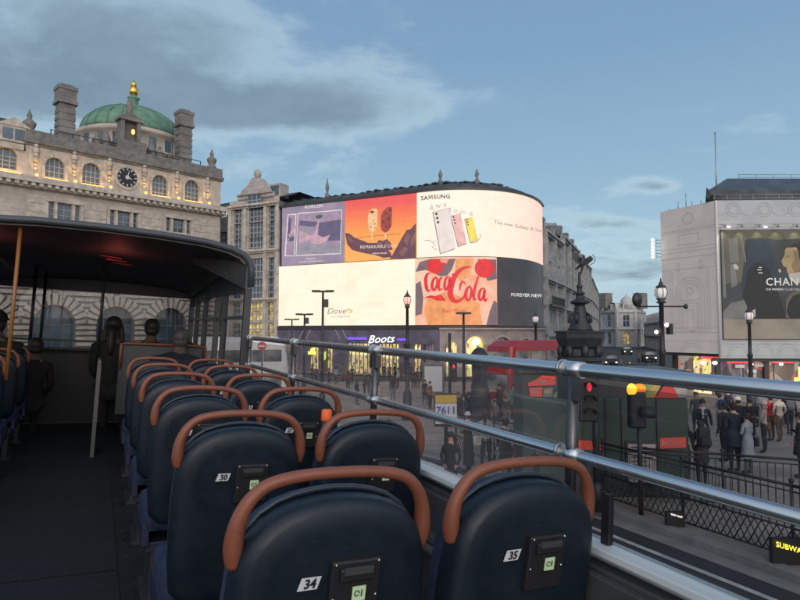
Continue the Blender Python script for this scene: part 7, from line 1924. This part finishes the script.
# ============================================================ TILT THE BUS (road camber and slope)
Tm=Matrix.Translation((.43,0,CH))@Matrix.Rotation(R_(3.0),4,'Y')@Matrix.Rotation(math.atan(7/600),4,'X')@Matrix.Translation((-.43,0,-CH))
bpy.context.view_layer.update()
for o in BUS: o.matrix_basis=Tm@o.matrix_basis
# ============================================================ SPLIT grouped pieces into parts of their own
def split_parts(o):
    bm=bmesh.new(); bm.from_mesh(o.data); bm.verts.ensure_lookup_table(); bm.faces.ensure_lookup_table()
    n=len(bm.verts); par=list(range(n))
    def f(i):
        while par[i]!=i: par[i]=par[par[i]]; i=par[i]
        return i
    for e in bm.edges: a,b=f(e.verts[0].index),f(e.verts[1].index); par[a]=b
    # weld coincident points
    seen={}
    for v in bm.verts:
        k=tuple(round(c,4) for c in v.co)
        if k in seen: par[f(v.index)]=f(seen[k])
        else: seen[k]=v.index
    isl={}
    for v in bm.verts: isl.setdefault(f(v.index),[]).append(v)
    boxes=[]
    for k,vs in isl.items(): boxes.append([[min(v.co[i] for v in vs)-.004 for i in range(3)],[max(v.co[i] for v in vs)+.004 for i in range(3)],{k}])
    ch=True
    while ch:
        ch=False
        for i in range(len(boxes)):
            for j in range(i+1,len(boxes)):
                A_,B_=boxes[i],boxes[j]
                if all(A_[0][q]<=B_[1][q] and B_[0][q]<=A_[1][q] for q in range(3)):
                    boxes[i]=[[min(A_[0][q],B_[0][q]) for q in range(3)],[max(A_[1][q],B_[1][q]) for q in range(3)],A_[2]|B_[2]]; boxes.pop(j); ch=True; break
            if ch: break
    bm.free()
    if len(boxes)<2 or len(boxes)>100: return
    me0=o.data; base=re.sub(r'\.\d+$','',o.name)
    for i,B_ in enumerate(boxes):
        b=bmesh.new(); b.from_mesh(me0); b.verts.ensure_lookup_table()
        bmesh.ops.delete(b,geom=[v for v in b.verts if f(v.index) not in B_[2]],context='VERTS')
        me=bpy.data.meshes.new(base); b.to_mesh(me); b.free()
        for m_ in me0.materials: me.materials.append(m_)
        if i==0: o.data=me; first_=o
        else:
            c=o.copy(); c.data=me; COL.objects.link(c); c.parent=o.parent; c.matrix_parent_inverse=o.matrix_parent_inverse.copy()
import re
SPL=('rail_joint','window_surround','screen_surround','roof_equipment','pilaster','small_lamp','floodlight','ceiling_lamp','fascia_sign','shop_poster','roof_spike','finial','shop_sign','mullion','screw','picture_shape','bus_window','left_rail','outer_panel','side_skirt','carved_figure','phone_camera','rock_picture','lolly_topping','seat_leg','red_strip','notice','red_glow_strip','lamp_head','visor','chimney','windscreen','window_bar','picture_ground','shopfront_stripe','doodle','aisle_mat','wings','bow','carved_finial','rear_corner')
have={c.name for c in bpy.data.objects if c.parent}
for o in [o for o in bpy.data.objects if o.type=='MESH' and re.sub(r'\.\d+$','',o.name) in SPL and not [k for k in o.children]]:
    if o.data.users>1: continue
    split_parts(o)
# ============================================================ CAMERA / RENDER
cd=bpy.data.cameras.new('camera'); cam=bpy.data.objects.new('camera',cd); COL.objects.link(cam); scn.camera=cam
cd.sensor_width=36; cd.lens=36*F_/800; cd.clip_start=.05; cd.clip_end=4000
cam.location=CAM
Rm=Matrix((RT,UP,-FW)).transposed(); cam.rotation_euler=Rm.to_euler()
scn.view_settings.view_transform='Standard'; scn.view_settings.look='None'; scn.view_settings.exposure=0; scn.view_settings.gamma=1
scn.render.engine='CYCLES'
scn.cycles.max_bounces=6; scn.cycles.transparent_max_bounces=16
